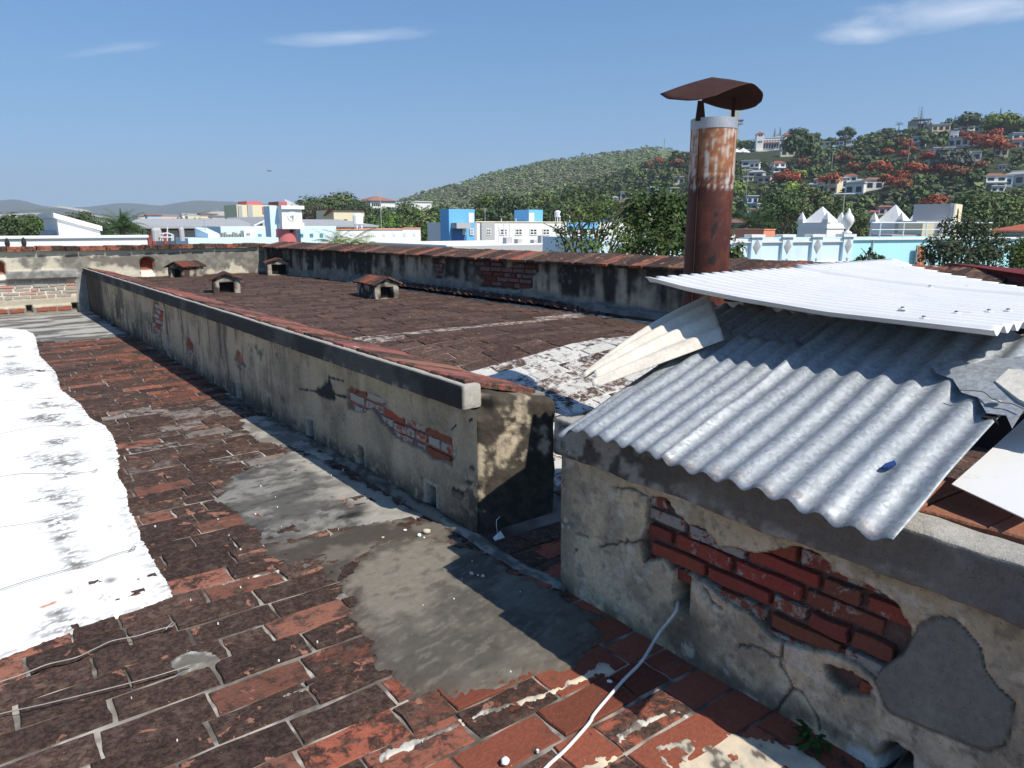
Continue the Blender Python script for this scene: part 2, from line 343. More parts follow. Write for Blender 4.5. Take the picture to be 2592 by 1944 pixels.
def put_bricks(parent, rows, zf, tone, limit, seed, BM=BR_M):
    r = random.Random(seed); cand = []
    for x, y, half, rot in rows:
        tn = tone(x, y, r)
        if tn is None: continue
        d = math.hypot(x, y); vis = in_view(x, y); cand.append(((1 if vis else 0), (.15 if half else .3) / d, x, y, half, rot, tn))
    cand.sort(key=lambda c: (-c[0], -c[1])); SV = []; SF = []; SC_ = []; b = 0
    for i, (vis, s, x, y, half, rot, tn) in enumerate(cand):
        k = r.randrange(8, 12) if half else r.randrange(8); zt = zf(x, y) + r.uniform(.003, .011)
        sl = float(zf(x, y + .1) - zf(x, y - .1)) / .2; sx = float(zf(x + .1, y) - zf(x - .1, y)) / .2
        if i < limit and vis:
            o = bpy.data.objects.new('brick', BM[k]); COL.objects.link(o); o.parent = parent; o.location = (x, y, zt)
            o.rotation_euler = (math.atan(sl) + r.uniform(-.012, .012), r.uniform(-.012, .012) - math.atan(sx), rot); o.color = tn
        else:
            V = np.array(BR_V[k][0]); c, s_ = math.cos(rot), math.sin(rot)
            SV.append(np.c_[V[:, 0] * c - V[:, 1] * s_ + x, V[:, 0] * s_ + V[:, 1] * c + y, V[:, 2] + zt + V[:, 1] * sl + V[:, 0] * sx])
            SF += [tuple(b + q for q in f) for f in BR_V[k][1]]; SC_.append(np.tile(tn, (len(V), 1))); b += len(V)
    if SV:
        V = np.concatenate(SV); C4 = np.concatenate(SC_).astype(np.float32); me = bpy.data.meshes.new('bricks'); me.from_pydata(V.tolist(), [], SF); me.update()
        at_ = me.color_attributes.new('Col', 'FLOAT_COLOR', 'POINT'); at_.data.foreach_set('color', C4.ravel()); me.materials.append(M_BRICKS)
        tag(link('bricks', me, None, parent), kind='stuff')

def tone_floor(x, y, r):
    if inpoly(x, y, WHITE) < -.22 or inpoly(x, y, CEMENT_A) < -.2 or (x < -.6 and y > 2.7): return None
    v = r.uniform(.6, 1.35)
    if y > 11.3 + r.uniform(-.3, .3): return None if r.random() < .8 else (.16 * v, .12 * v, .10 * v, .7)
    near = (x - .85) * .9 - (y - 2.0) * .9 + r.uniform(-.35, .35)
    if near > .25: return (.225 * v, .068 * v, .040 * v, r.uniform(.25, .58))
    if near > -.1: return (.21 * v, .075 * v, .048 * v, r.uniform(.45, .75))
    if y > 6.6 and x > 1.0 + r.uniform(-.3, .4): return (.22 * v, .078 * v, .048 * v, r.uniform(.40, .68))
    if 3.9 < y < 6.6 and x > .95 + r.uniform(-.25, .35): return (.19 * v, .165 * v, .145 * v, r.uniform(.42, .62)) if r.random() < .7 else (.2 * v, .09 * v, .06 * v, .6)
    return (.20 * v, .083 * v, .055 * v, r.choice([.45, .6, .68, .74, .8, .86, .9]))
put_bricks(roof_floor, lay_rows(-1.6, 1.87, .3, 14.6, 3), lambda x, y: 0.0, tone_floor, 300, 5)
def tone_upper(x, y, r):
    v = r.uniform(.8, 1.2); n = float(fbm(np.array([x]), np.array([y]), 1.1, 3, 31)[0])
    if x < 2.42 and 2.1 < y < 2.75: return (.28 * v, .08 * v, .045 * v, r.uniform(.4, .7))
    if y < 4.75 + .15 * (n - .5): return (.50 * (.6 + .4 * v), .485 * (.6 + .4 * v), .45 * (.6 + .4 * v), r.uniform(.36, .54)) if y > 2.9 else (.22 * v, .08 * v, .05 * v, .75)
    if abs(y - 5.95 - .05 * (x - 3)) < .1: return (.35 * v, .31 * v, .27 * v, .5)
    if y > 9.5 and n > .48 - .03 * (y - 9.5): return (.15 * v, .13 * v, .11 * v, r.uniform(.65, .85))
    return (.165 * v, .072 * v, .050 * v, r.uniform(.56, .88))
rows = [q for q in lay_rows(1.92, 6.0, .5, 14.9, 9) if not (q[0] < 2.5 and (q[1] > 2.72 or q[1] < 2.15)) and q[0] < 5.0 + (15 - q[1]) * .085]
put_bricks(upper_roof, rows, lambda x, y: float(roof_z(x, y)), tone_upper, 300, 6, BR_U)

def overlay(name, poly, h, rgbf, mat, parent, res=.012, amp=.03, sc=14, wob=.002, stretch=1.0, seed=0, soft=.02, zf=None, base=-.014, ylim=None):
    xs = [p[0] for p in poly]; ys = [p[1] for p in poly]; m = amp * 1.5 + .03
    rx, ry = (res if isinstance(res, tuple) else (res, res))
    us = np.arange(min(xs) - m, max(xs) + m, rx); vv = np.arange(min(ys) - m, max(ys) + m, ry)
    U, V = np.meshgrid(us, vv, indexing='ij')
    sd = sdpoly(U, V, poly) + amp * 2 * (fbm(U * stretch, V, sc, 5, seed + 50) - .5) + amp * .9 * (fbm(U, V, sc * 5, 3, seed + 55) - .5)
    k = sstep(soft, -soft, sd); z = base + (h - base) * k + wob * 2 * (fbm(U, V, 30, 4, seed + 70) - .5) * (k > .02)
    if zf is not None: z = z + zf(U, V)
    rgb = rgbf(U, V, sd)
    F = grid_faces(len(us), len(vv)); keep = (sd.ravel()[F] < soft * 1.5).any(1); F = F[keep]
    used = np.unique(F); mp = np.full(U.size, -1); mp[used] = np.arange(len(used))
    off = root_loc(parent)
    co = np.stack([U.ravel() - off.x, V.ravel() - off.y, z.ravel() - off.z], 1)[used]
    me = raw_mesh(name, co, mp[F], rgb.reshape(-1, 3)[used], mat, True); return link(name, me, None, parent)

STAINS = [(0.460,11.861),(0.500,10.950),(0.414,10.131),(0.390,9.596),(0.398,9.108),(0.433,8.234),(0.499,7.191),(0.615,7.009),(0.441,6.677),(0.562,6.363),(0.439,5.898),(0.411,5.396),(0.471,5.425),(0.369,5.078),(0.309,4.640),(0.340,4.482)] + [(0.256,4.233),(0.270,3.974),(0.267,3.774),(0.273,3.605),(0.478,3.961),(0.373,3.339),(0.233,3.323),(0.158,3.155),(0.161,3.035),(0.325,3.186)]
STAIN_R = [.10, .07, .06, .07, .17, .08, .09, .06, .12, .10, .09, .15, .12, .07, .10, .07, .07, .08, .07, .05, .04, .03, .05, .05, .06, .03]
def c_white(U, V, sd):
    n = fbm(U * .5, V * 1.3, 9, 5, 21); g = fbm(U * .6, V * 1.1, 48, 4, 22, .7); f = 0 * U
    for (x, y), r_ in zip(STAINS, STAIN_R):
        d = np.hypot((U - x) / (r_ * 1.15), (V - y) / (r_ * (1.0 + .13 * y))); f = np.maximum(f, sstep(1.5, .1, d + 2.6 * (n - .5)))
    row = np.abs(((V / .1475 + .08 * fbm(U, V, 3, 2, 9)) % 1) - .5); rgb = lerp((.80, .795, .775), (.66, .65, .62), sstep(.45, .72, n) * .6); rgb = lerp(rgb, (.56, .55, .52), sstep(.06, .0, row) * .4 * sstep(.4, .6, fbm(U, V, 5, 3, 6)))
    rgb = lerp(rgb, lerp((.30, .28, .24), (.07, .065, .05), sstep(.4, .6, g)), f * sstep(.48, .56, g + .08 * f) * .85)
    rgb = lerp(rgb, (.17, .16, .14), sstep(.50, .58, g) * sstep(-.12, -.0, sd) * .6)
    rs = sdline(U, V, [(0.115,3.249),(0.158,3.261)]); rgb = lerp(rgb, (.45, .16, .05), sstep(.014, .003, rs))
    return rgb
W_NEAR = [(max(x, -.5), y) for x, y in WHITE]; W_FAR = [(-.49, 2.82), (-.49, 13.2), (-3.0, 13.2), (-3.0, 2.75)]
overlay('white_coating', W_NEAR, .0125, c_white, M_PAINT, roof_floor, (.009, .012), .012, 22, .0015, .6, 2, soft=.006)
overlay('white_coating', W_FAR, .0145, c_white, M_PAINT, roof_floor, .06, .01, 5, .001, 1, 2)
def c_cemA(U, V, sd):
    n = fbm(U, V, 4, 5, 31); g = fbm(U * .6, V, 30, 4, 33)
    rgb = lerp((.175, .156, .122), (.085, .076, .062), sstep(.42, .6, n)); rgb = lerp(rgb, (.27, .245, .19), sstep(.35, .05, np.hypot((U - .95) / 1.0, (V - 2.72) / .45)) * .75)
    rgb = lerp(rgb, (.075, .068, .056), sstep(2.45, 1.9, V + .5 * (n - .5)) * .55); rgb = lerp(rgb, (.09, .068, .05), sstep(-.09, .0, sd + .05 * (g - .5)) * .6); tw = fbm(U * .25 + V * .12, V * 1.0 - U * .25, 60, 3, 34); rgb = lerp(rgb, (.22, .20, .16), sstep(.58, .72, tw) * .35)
    return lerp(rgb, (.05, .044, .036), sstep(.6, .78, g) * .5)
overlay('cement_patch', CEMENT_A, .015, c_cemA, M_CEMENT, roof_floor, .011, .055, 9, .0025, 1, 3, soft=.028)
def c_cemB(U, V, sd):
    n = fbm(U, V, 7, 5, 35); g = fbm(U * .5, V, 26, 5, 36)
    rgb = lerp((.20, .19, .17), (.09, .086, .078), sstep(.38, .6, n)); rgb = lerp(rgb, (.055, .052, .05), sstep(.55, .66, g) * .75)
    (bx, by), (b2x, b2y) = [(1.529,3.381),(1.577,3.588)]
    bl = np.minimum(np.hypot((U - bx) / .16, (V - by) / .07), np.hypot((U - b2x) / .10, (V - b2y) / .16)); rgb = lerp(rgb, (.018, .017, .017), sstep(1.0, .3, bl + 1.3 * (g - .5)))
    return lerp(rgb, (.34, .32, .275), sstep(.12, -.05, np.abs(U - 1.72) - .08 + .3 * (n - .5)) * .8)
overlay('cement_patch', CEMENT_B, .011, c_cemB, M_CEMENT, roof_floor, .012, .06, 10, .005, .6, 4)
overlay('cement_patch', CEMENT_C, .014, lambda U, V, sd: lerp((.33, .305, .26), (.17, .155, .13), sstep(.4, .62, fbm(U, V, 9, 5, 37))), M_CEMENT, roof_floor, .014, .06, 8, .003, .7, 5)
overlay('cement_patch', CEMENT_D, .016, lambda U, V, sd: lerp((.36, .35, .315), (.11, .105, .095), sstep(.42, .60, fbm(U * .35, V, 6, 5, 38))), M_CEMENT, roof_floor, (.02, .05), .05, 5, .003, .5, 6)
BAND = [(0.967,3.306),(1.139,3.252),(1.467,3.247),(1.799,3.123),(1.827,2.882),(1.785,2.713),(1.703,2.904),(1.567,2.951),(1.444,2.971),(1.283,2.859),(1.149,2.772),(1.110,2.894),(1.041,2.994),(0.991,3.105)]
overlay('cement_patch', BAND, .012, lambda U, V, sd: lerp((.13, .112, .09), (.062, .052, .042), sstep(.38, .6, fbm(U, V, 8, 5, 39))), M_CEMENT, roof_floor, .013, .06, 9, .004, .6, 7)
M_CREAM = m_surface('old_paint', 45, .25, .35, .004, .8)
def c_cream(U, V, sd):
    g = fbm(U, V, 24, 5, 41); rgb = lerp((.58, .49, .36), (.45, .40, .32), sstep(.4, .6, g)); return lerp(rgb, (.05, .042, .035), sstep(.62, .68, g) * .85)
for i, P in enumerate(([(1.451,1.239),(1.520,1.223),(1.625,1.185),(1.699,1.135),(1.753,1.057),(1.798,0.976),(1.807,0.912),(1.773,0.872),(1.630,0.939),(1.484,1.050),(1.386,1.155)], [(1.139,1.322),(1.250,1.335),(1.341,1.311),(1.354,1.278),(1.291,1.260),(1.205,1.241),(1.126,1.242)], [(1.261,1.651),(1.339,1.638),(1.485,1.635),(1.645,1.637),(1.658,1.606),(1.631,1.562),(1.603,1.577),(1.494,1.592),(1.345,1.599),(1.259,1.619)])):
    overlay('paint_patch', P, .0105, c_cream, M_CREAM, roof_floor, .01, .03, 16, .003, 1, 10 + i)
# pale mortar beads standing proud between the rows
MLINES = [[(0.790,1.673),(0.866,1.674),(1.022,1.668),(1.162,1.660),(1.256,1.644)], [(0.515,3.048),(0.743,3.027),(0.971,2.999),(1.102,2.987)], [(0.658,2.126),(0.692,2.123),(0.839,2.119)], [(1.401,1.325),(1.492,1.330),(1.640,1.309),(1.648,1.262)]]
for i, P in enumerate(MLINES):
    w = (.016, .008, .007, .012)[i]; poly = [(x, y + w) for x, y in P] + [(x, y - w) for x, y in P[::-1]]
    overlay('mortar_bead', poly, .0105, lambda U, V, sd: lerp((.50, .47, .41), (.15, .13, .11), sstep(.42, .58, fbm(U, V, 25, 4, 44))), M_MORTAR, roof_floor, .007, .02, 26, .004, 1, 20 + i, soft=.010)

# ------------------------------------------------------------------ parapets and dividing walls
M_PLASTER = m_surface('old_plaster', 42, .72, .7, .007, .95, speck=.75)
M_PLASTER_FAR = m_surface('old_plaster_far', 22, .4, .4, .01, .93, speck=.3)
M_WBRICK = m_wallbrick('wall_brick')
WB_V = [brick_variant(.232, .047, .06, 80 + i, .004) for i in range(6)] + [brick_variant(.112, .047, .06, 90 + i, .004) for i in range(4)]
WB_M = [vmesh(V, F, 'brick', M_WBRICK) for V, F in WB_V]
def col_of(x): return tuple(float(c) for c in x)
def rough_box(name, mn, mx, mat, colf, parent, res=.02, rnd=.02, amp=.006, sc=14, seed=0, taper=None):
    """a box with rounded, uneven edges and a colour field"""
    mn = np.array(mn, float); mx = np.array(mx, float); VS = []; FS = []; b = 0
    for ax in range(3):
        u, v = [(1, 2), (2, 0), (0, 1)][ax]
        nu = max(2, int((mx[u] - mn[u]) / res) + 2); nv = max(2, int((mx[v] - mn[v]) / res) + 2)
        nu = min(nu, 500); nv = min(nv, 200)
        U, V = np.meshgrid(np.linspace(mn[u], mx[u], nu), np.linspace(mn[v], mx[v], nv), indexing='ij')
        for sd_, val in ((0, mn[ax]), (1, mx[ax])):
            P = np.zeros((nu * nv, 3)); P[:, u] = U.ravel(); P[:, v] = V.ravel(); P[:, ax] = val
            F = grid_faces(nu, nv) + b; FS.append(F if sd_ else F[:, ::-1]); VS.append(P); b += len(P)
    P = np.concatenate(VS); F = np.concatenate(FS); r = min(rnd, .49 * (mx - mn).min())
    c = np.clip(P, mn + r, mx - r); n = P - c; n /= np.linalg.norm(n, axis=1)[:, None] + 1e-9
    P2 = c + n * r + n * (amp * 2 * (fbm(P[:, 0] + P[:, 2] * .7, P[:, 1] + P[:, 2] * .9, sc, 5, seed) - .5))[:, None]
    if taper is not None: P2 = taper(P2)
    rgb = colf(P2[:, 0], P2[:, 1], P2[:, 2], n); off = root_loc(parent) if parent is not None else Vector((0, 0, 0))
    return link(name, raw_mesh(name, P2 - np.array(off), F, rgb, mat, True), None, parent)
ROT_NX = Matrix(((0, 0, -1), (1, 0, 0), (0, -1, 0))).to_euler()       # brick face towards -X
ROT_NY = Matrix(((1, 0, 0), (0, 0, -1), (0, 1, 0))).to_euler()        # brick face towards -Y
def courses(poly, z0, z1, pitch, seed, margin=.0, lens=(.232, .112)):
    r = random.Random(seed); us = [p[0] for p in poly]; out = []; z = z0
    while z < z1:
        u = min(us) - r.uniform(.05, .25)
        while u < max(us) + .1:
            hd = r.random() < .3; L = lens[1] if hd else lens[0]
            if inpoly(u + L / 2, z, poly) < margin: out.append((u + L / 2, z + r.uniform(-.003, .003), hd))
            u += L + r.uniform(.012, .02)
        z += pitch
    return out
def wall_bricks(parent, lst, place, rot, tone, seed, sc=1.0):
    r = random.Random(seed); off = root_loc(parent)
    for u, z, hd in lst:
        o = bpy.data.objects.new('brick', WB_M[r.randrange(6, 10) if hd else r.randrange(6)]); COL.objects.link(o); o.parent = parent
        p = place(u, z, r); o.location = (p[0] - off.x, p[1] - off.y, p[2] - off.z); o.rotation_euler = rot; o.scale = (sc * r.uniform(.94, 1.02), r.uniform(.88, 1.04), 1); o.color = tone(u, z, r)

# ---- dividing wall, far part -------------------------------------------------
mid = thing('parapet_wall', (XW, 8.8, 0), 'long low plastered wall with dark capping and red tiled top running into the distance', 'wall')
EXP_M = [[(4.182,0.492),(4.128,0.515),(4.078,0.506),(3.978,0.515),(3.920,0.517),(3.736,0.526),(3.650,0.504),(3.739,0.491),(3.653,0.466),(3.544,0.455),(3.414,0.454),(3.329,0.457),(3.254,0.454),(3.166,0.454),(3.040,0.464),(2.974,0.453),(2.942,0.428),(2.950,0.381),(2.978,0.321),(3.080,0.321),(3.180,0.299),(3.260,0.326),(3.336,0.331),(3.430,0.324),(3.569,0.324),(3.661,0.363),(3.748,0.382),(3.807,0.426),(3.852,0.438),(4.011,0.384),(4.196,0.369)],
         [(9.545,0.602),(9.316,0.612),(9.313,0.537),(9.104,0.523),(9.167,0.459),(9.274,0.297),(9.520,0.243),(9.815,0.192),(9.799,0.309),(9.680,0.478)], [(8.152,0.340),(8.037,0.339),(7.912,0.295),(7.893,0.230),(8.065,0.180),(8.183,0.175),(8.215,0.248)],
         [(6.402,0.438),(6.326,0.429),(6.197,0.331),(6.276,0.319),(6.530,0.331),(6.495,0.387)], [(6.516,0.307),(6.442,0.280),(6.324,0.280),(6.356,0.306)], [(12.067,0.332),(11.972,0.257),(12.242,0.050),(12.197,0.215)]]
SLOT_M = [[(3.234,0.145),(3.145,-0.019)], [(4.068,0.154),(3.994,0.018)], [(4.892,0.147),(4.789,0.011)], [(5.696,0.160),(5.643,0.000)], [(6.487,0.139),(6.441,0.016)], [(9.088,0.235),(8.982,0.156)], [(12.928,0.213),(12.812,0.101)]]
TAR = [[(4.996,0.350),(4.821,0.374),(4.644,0.391)], [(4.461,0.525),(4.239,0.539)], [(4.644,0.391),(4.405,0.425),(4.208,0.438)]]
TARB = [(4.517,0.448),(4.407,0.415),(4.644,0.391),(4.444,0.476)]
def slotmask(U, V, slots, pad=.0):
    m = np.full(U.shape, 1e9)
    for (y0, z0), (y1, z1) in slots:
        ya, yb = min(y0, y1), max(y0, y1); zb, zt = min(z0, z1) - .012, max(z0, z1)
        ym = .5 * (ya + yb); hw = max(.028, (yb - ya) / 2); zb = min(zb, .02)
        m = np.minimum(m, np.maximum(np.abs(U - ym) - hw, np.maximum(zb - V, V - zt)))
    return m
def f_mid(U, V):
    n = fbm(U, V, 3.2, 5, 61); g = fbm(U, V, 26, 4, 62); st = fbm(U * 5, V * .8, 3, 5, 63); blot = fbm(U, V, 1.9, 4, 64)
    rgb = lerp((.385, .305, .205), (.245, .195, .135), sstep(.4, .65, n)); rgb = lerp(rgb, (.46, .37, .255), sstep(.5, .7, fbm(U * 3, V, 1.6, 4, 65)) * .7)
    yl = sstep(.50, .60, V + .09 * (n - .5)) * sstep(.62, .45, st); rgb = lerp(rgb, (.42, .33, .19), yl * .42)
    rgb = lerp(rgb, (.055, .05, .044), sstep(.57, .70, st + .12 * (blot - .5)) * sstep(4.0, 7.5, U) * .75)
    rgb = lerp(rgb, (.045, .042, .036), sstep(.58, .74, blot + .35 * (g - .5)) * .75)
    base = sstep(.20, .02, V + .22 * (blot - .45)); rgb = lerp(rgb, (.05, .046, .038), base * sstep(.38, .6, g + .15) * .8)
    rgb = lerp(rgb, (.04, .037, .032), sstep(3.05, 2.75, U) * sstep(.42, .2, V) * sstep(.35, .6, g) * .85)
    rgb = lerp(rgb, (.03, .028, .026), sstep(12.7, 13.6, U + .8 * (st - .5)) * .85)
    d = .010 * (n - .5) + .004 * (g - .5)
    ed = 0 * U + 1e9
    for P in EXP_M: ed = np.minimum(ed, sdpoly(U, V, P))
    ed = ed + .03 * (g - .5); k = sstep(.006, -.006, ed); d = d - .032 * k; rgb = lerp(rgb, lerp((.34, .18, .135), (.24, .10, .07), g), k)
    rgb = lerp(rgb, (.09, .07, .055), sstep(.012, 0, np.abs(ed)) * .5)
    sm = slotmask(U, V, SLOT_M) + .012 * (g - .5); ks = sstep(.006, -.006, sm); d = d - .13 * ks; rgb = lerp(rgb, (.14, .125, .105), ks)
    rgb = lerp(rgb, (.45, .42, .36), sstep(.045, .01, sm) * (1 - ks) * sstep(.45, .6, n + .1) * .6)
    td = np.minimum(np.minimum(sdline(U, V, TAR[0]), sdline(U, V, TAR[1])), sdline(U, V, TAR[2])); tb = sdpoly(U, V, [TARB[2], TARB[1], TARB[0], TARB[3]]) - .03
    rgb = lerp(rgb, (.022, .022, .024), np.maximum(sstep(.012, .004, td + .02 * (g - .5)), sstep(.015, -.01, tb + .05 * (g - .5))))
    cr = fbm(U, V, 9, 3, 66); rgb = lerp(rgb, (.06, .05, .042), sstep(.012, .003, np.abs(cr - .5)) * sstep(.5, .62, n) * .7)
    return d, rgb
ys_ = [2.752]
while ys_[-1] < 14.93: ys_.append(ys_[-1] + .0075 * max(1, ys_[-1] / 4.2))
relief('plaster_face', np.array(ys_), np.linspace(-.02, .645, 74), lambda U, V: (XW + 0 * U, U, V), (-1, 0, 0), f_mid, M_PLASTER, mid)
MB().box(XW + .15, 2.36, 2.83, 14.95, -.05, .655).build('core', m_plain('inner_plaster', (.22, .2, .175), .95, .3, 6), mid)
tone_red = lambda u, z, r: (.27 * r.uniform(.8, 1.2), .068, .04, r.choice([.18, .24, .3, .55, .64, .72]))
lst = []
for i, P in enumerate(EXP_M[:3]): lst += courses(P, .13 if i else .325, .56, .0605, 5 + i, .04)
wall_bricks(mid, lst, lambda u, z, r: (XW + .016 + r.uniform(-.004, .006), u, z), ROT_NX, tone_red, 8)
def c_end(x, y, z, n):
    k = fbm(x, z, 7, 5, 71); g = fbm(x, z, 30, 4, 72); rgb = lerp((.42, .35, .25), (.22, .18, .13), sstep(.38, .62, g))
    lich = sstep(.40, .54, k + .3 * (g - .5) + .28 * sstep(.42, .08, z) + .12 * sstep(2.12, 2.34, x)); return lerp(rgb, (.025, .022, .018), lich * .9)
def t_end(P):
    P = P.copy(); m = sstep(3.15, 2.75, P[:, 1]) * sstep(.45, .68, P[:, 2]); P[:, 2] -= m * .035 + sstep(.5, .7, P[:, 2]) * (.015 + .10 * np.clip((P[:, 0] - 1.9) / .48, 0, 1)); k = sstep(.59, .64, P[:, 2]) * sstep(1.99, 1.955, P[:, 0]); P[:, 1] = np.maximum(P[:, 1], 2.752 + .085 * k); P[:, 2] = np.where(k > .3, np.minimum(P[:, 2], .755), P[:, 2]); return P
rough_box('end_pier', (XW + .004, 2.752, -.03), (2.38, 3.0, .778), M_PLASTER, c_end, mid, .012, .035, .012, 9, 3, t_end)
def c_cap(x, y, z, n):
    g = fbm(y, z, 24, 4, 75); k = fbm(y, z, 3, 4, 76); rgb = lerp((.034, .033, .031), (.075, .072, .066), sstep(.5, .75, k))
    rgb = lerp(rgb, (.30, .29, .26), sstep(.60, .72, g) * sstep(.675, .645, z) * sstep(.45, .6, k))
    rgb = lerp(rgb, (.36, .345, .305), sstep(.745, .757, z) * sstep(1.839, 1.856, x)); end = sstep(2.86, 2.83, y); return lerp(rgb, (.40, .38, .33), end * sstep(1.842, 1.85, x))
rough_box('capping', (XW - .042, 2.815, .642), (XW + .075, 14.95, .762), M_PLASTER, c_cap, mid, .024, .012, .004, 8, 4)
M_TILE = m_brick('coping_tile')
TL_V = [brick_variant(.40, .158, .028, 120 + i, .004) for i in range(5)]; TL_M = [vmesh(V, F, 'tile', M_TILE) for V, F in TL_V]
def tile_row(parent, n, place, tone, seed, meshes=TL_M, name='coping_tile'):
    r = random.Random(seed); off = root_loc(parent)
    for i in range(n):
        p, e, s = place(i, r); o = bpy.data.objects.new(name, meshes[r.randrange(len(meshes))]); COL.objects.link(o); o.parent = parent
        o.location = (p[0] - off.x, p[1] - off.y, p[2] - off.z); o.rotation_euler = e; o.scale = s; o.color = tone(i, r)
tone_tile = lambda i, r: (.225 * r.uniform(.7, 1.2), .088 * r.uniform(.8, 1.2), .068, r.choice([.28, .38, .45, .52, .6]))
tile_row(mid, 72, lambda i, r: ((2.102 + r.uniform(-.006, .004), 2.93 + i * .1675, .7262 + r.uniform(-.004, .005)), (0, R(13) + r.uniform(-.012, .012), r.uniform(-.015, .015)), (1.125, 1, 1)), tone_tile, 12)
def fillet(name, pts, w, h, mat, rgb, parent, seed, zf=None):
    """rough mortar fillet along a line: pts (x,y) list"""
    P = np.array(pts, float); seg = np.r_[0, np.cumsum(np.hypot(*np.diff(P, axis=0).T))]; s = np.arange(0, seg[-1], .014)
    x = np.interp(s, seg, P[:, 0]); y = np.interp(s, seg, P[:, 1]); tx = np.gradient(x); ty = np.gradient(y); L = np.hypot(tx, ty); nx, ny = -ty / L, tx / L
    a = np.linspace(0, 1, 9); S, A = np.meshgrid(s, a, indexing='ij')
    ww = w * (.6 + .8 * fbm(S, 0 * S, 5, 3, seed)); hh = h * (.4 + 1.1 * fbm(S, 0 * S, 6, 3, seed + 3)); t = A * 2 - 1
    X = x[:, None] + nx[:, None] * t * ww; Y = y[:, None] + ny[:, None] * t * ww; Z = -.012 + (hh + .012) * (1 - t * t) ** .8 + .008 * (fbm(S, A, 30, 3, seed + 5) - .5)
    if zf is not None: Z = Z + zf(X, Y)
    C = lerp(rgb[0], rgb[1], sstep(.4, .62, fbm(S, A * .3, 14, 4, seed + 8))); off = root_loc(parent)
    me = raw_mesh(name, np.stack([X - off.x, Y - off.y, Z - off.z], -1).reshape(-1, 3), grid_faces(len(s), 9), C.reshape(-1, 3), mat, True); return link(name, me, None, parent)
fillet('mortar_fillet', [(XW - .02, 3.0), (XW - .015, 3.32), (XW - .01, 4.05), (XW - .01, 5.4)], .055, .035, M_CEMENT, ((.17, .15, .12), (.07, .06, .05)), mid, 5)
fillet('mortar_fillet', [(XW + .02, 2.1), (XW - .03, 2.4), (XW - .01, 2.72), (XW - .02, 3.02)], .05, .03, M_CEMENT, ((.25, .235, .2), (.10, .09, .075)), mid, 6)

# ---- dividing wall, near part (carries the tin shed) ---------------------------
near = thing('masonry_wall', (XW, .5, 0), 'near plastered wall with crumbling render, bare red bricks and a smooth grey cement repair', 'wall')
EXP_N = [[(1.674,0.539),(1.628,0.561),(1.587,0.566),(1.545,0.526),(1.486,0.505),(1.421,0.512),(1.365,0.469),(1.281,0.493),(1.224,0.499),(1.093,0.563),(1.023,0.571),(0.995,0.558),(0.985,0.528),(0.876,0.532),(0.790,0.511),(0.750,0.465),(0.755,0.404),(0.794,0.332),(0.825,0.281),(0.870,0.298),(0.962,0.293),(1.088,0.260),(1.125,0.256),(1.165,0.260),(1.241,0.302),(1.290,0.288),(1.344,0.304),(1.418,0.329),(1.475,0.326),(1.553,0.320),(1.585,0.346),(1.677,0.301),(1.697,0.368),(1.673,0.433)], [(0.970,0.239),(0.899,0.259),(0.834,0.252),(0.837,0.223),(0.905,0.192),(0.953,0.204)]]
REPAIR = [(0.731,0.490),(0.687,0.532),(0.652,0.542),(0.619,0.521),(0.586,0.495),(0.570,0.449),(0.537,0.413),(0.501,0.391),(0.502,0.325),(0.510,0.271),(0.539,0.234),(0.613,0.219),(0.693,0.208),(0.779,0.197),(0.807,0.229),(0.824,0.275),(0.816,0.310),(0.765,0.387),(0.748,0.440)]
CRACKS = [[(1.256,0.169),(1.183,0.199),(1.112,0.187),(1.093,0.155),(1.068,0.119),(1.023,0.118),(0.991,0.087),(0.964,0.028)], [(1.823,0.541),(1.756,0.552),(1.690,0.547)], [(2.147,0.299),(2.065,0.308)], [(1.908,0.269),(1.837,0.309),(1.703,0.371)], [(1.416,0.305),(1.386,0.269),(1.340,0.257)], [(1.068,0.119),(1.118,-0.003)], [(2.051,0.274),(1.972,0.288)], [(1.103,0.267),(1.104,0.191)]]
SLOT_N = [[(1.533,0.316),(1.476,0.192)]]
HOLE_N = [(0.784,0.104),(0.748,0.127),(0.706,0.120),(0.704,0.052),(0.782,-0.001),(0.791,0.050)]
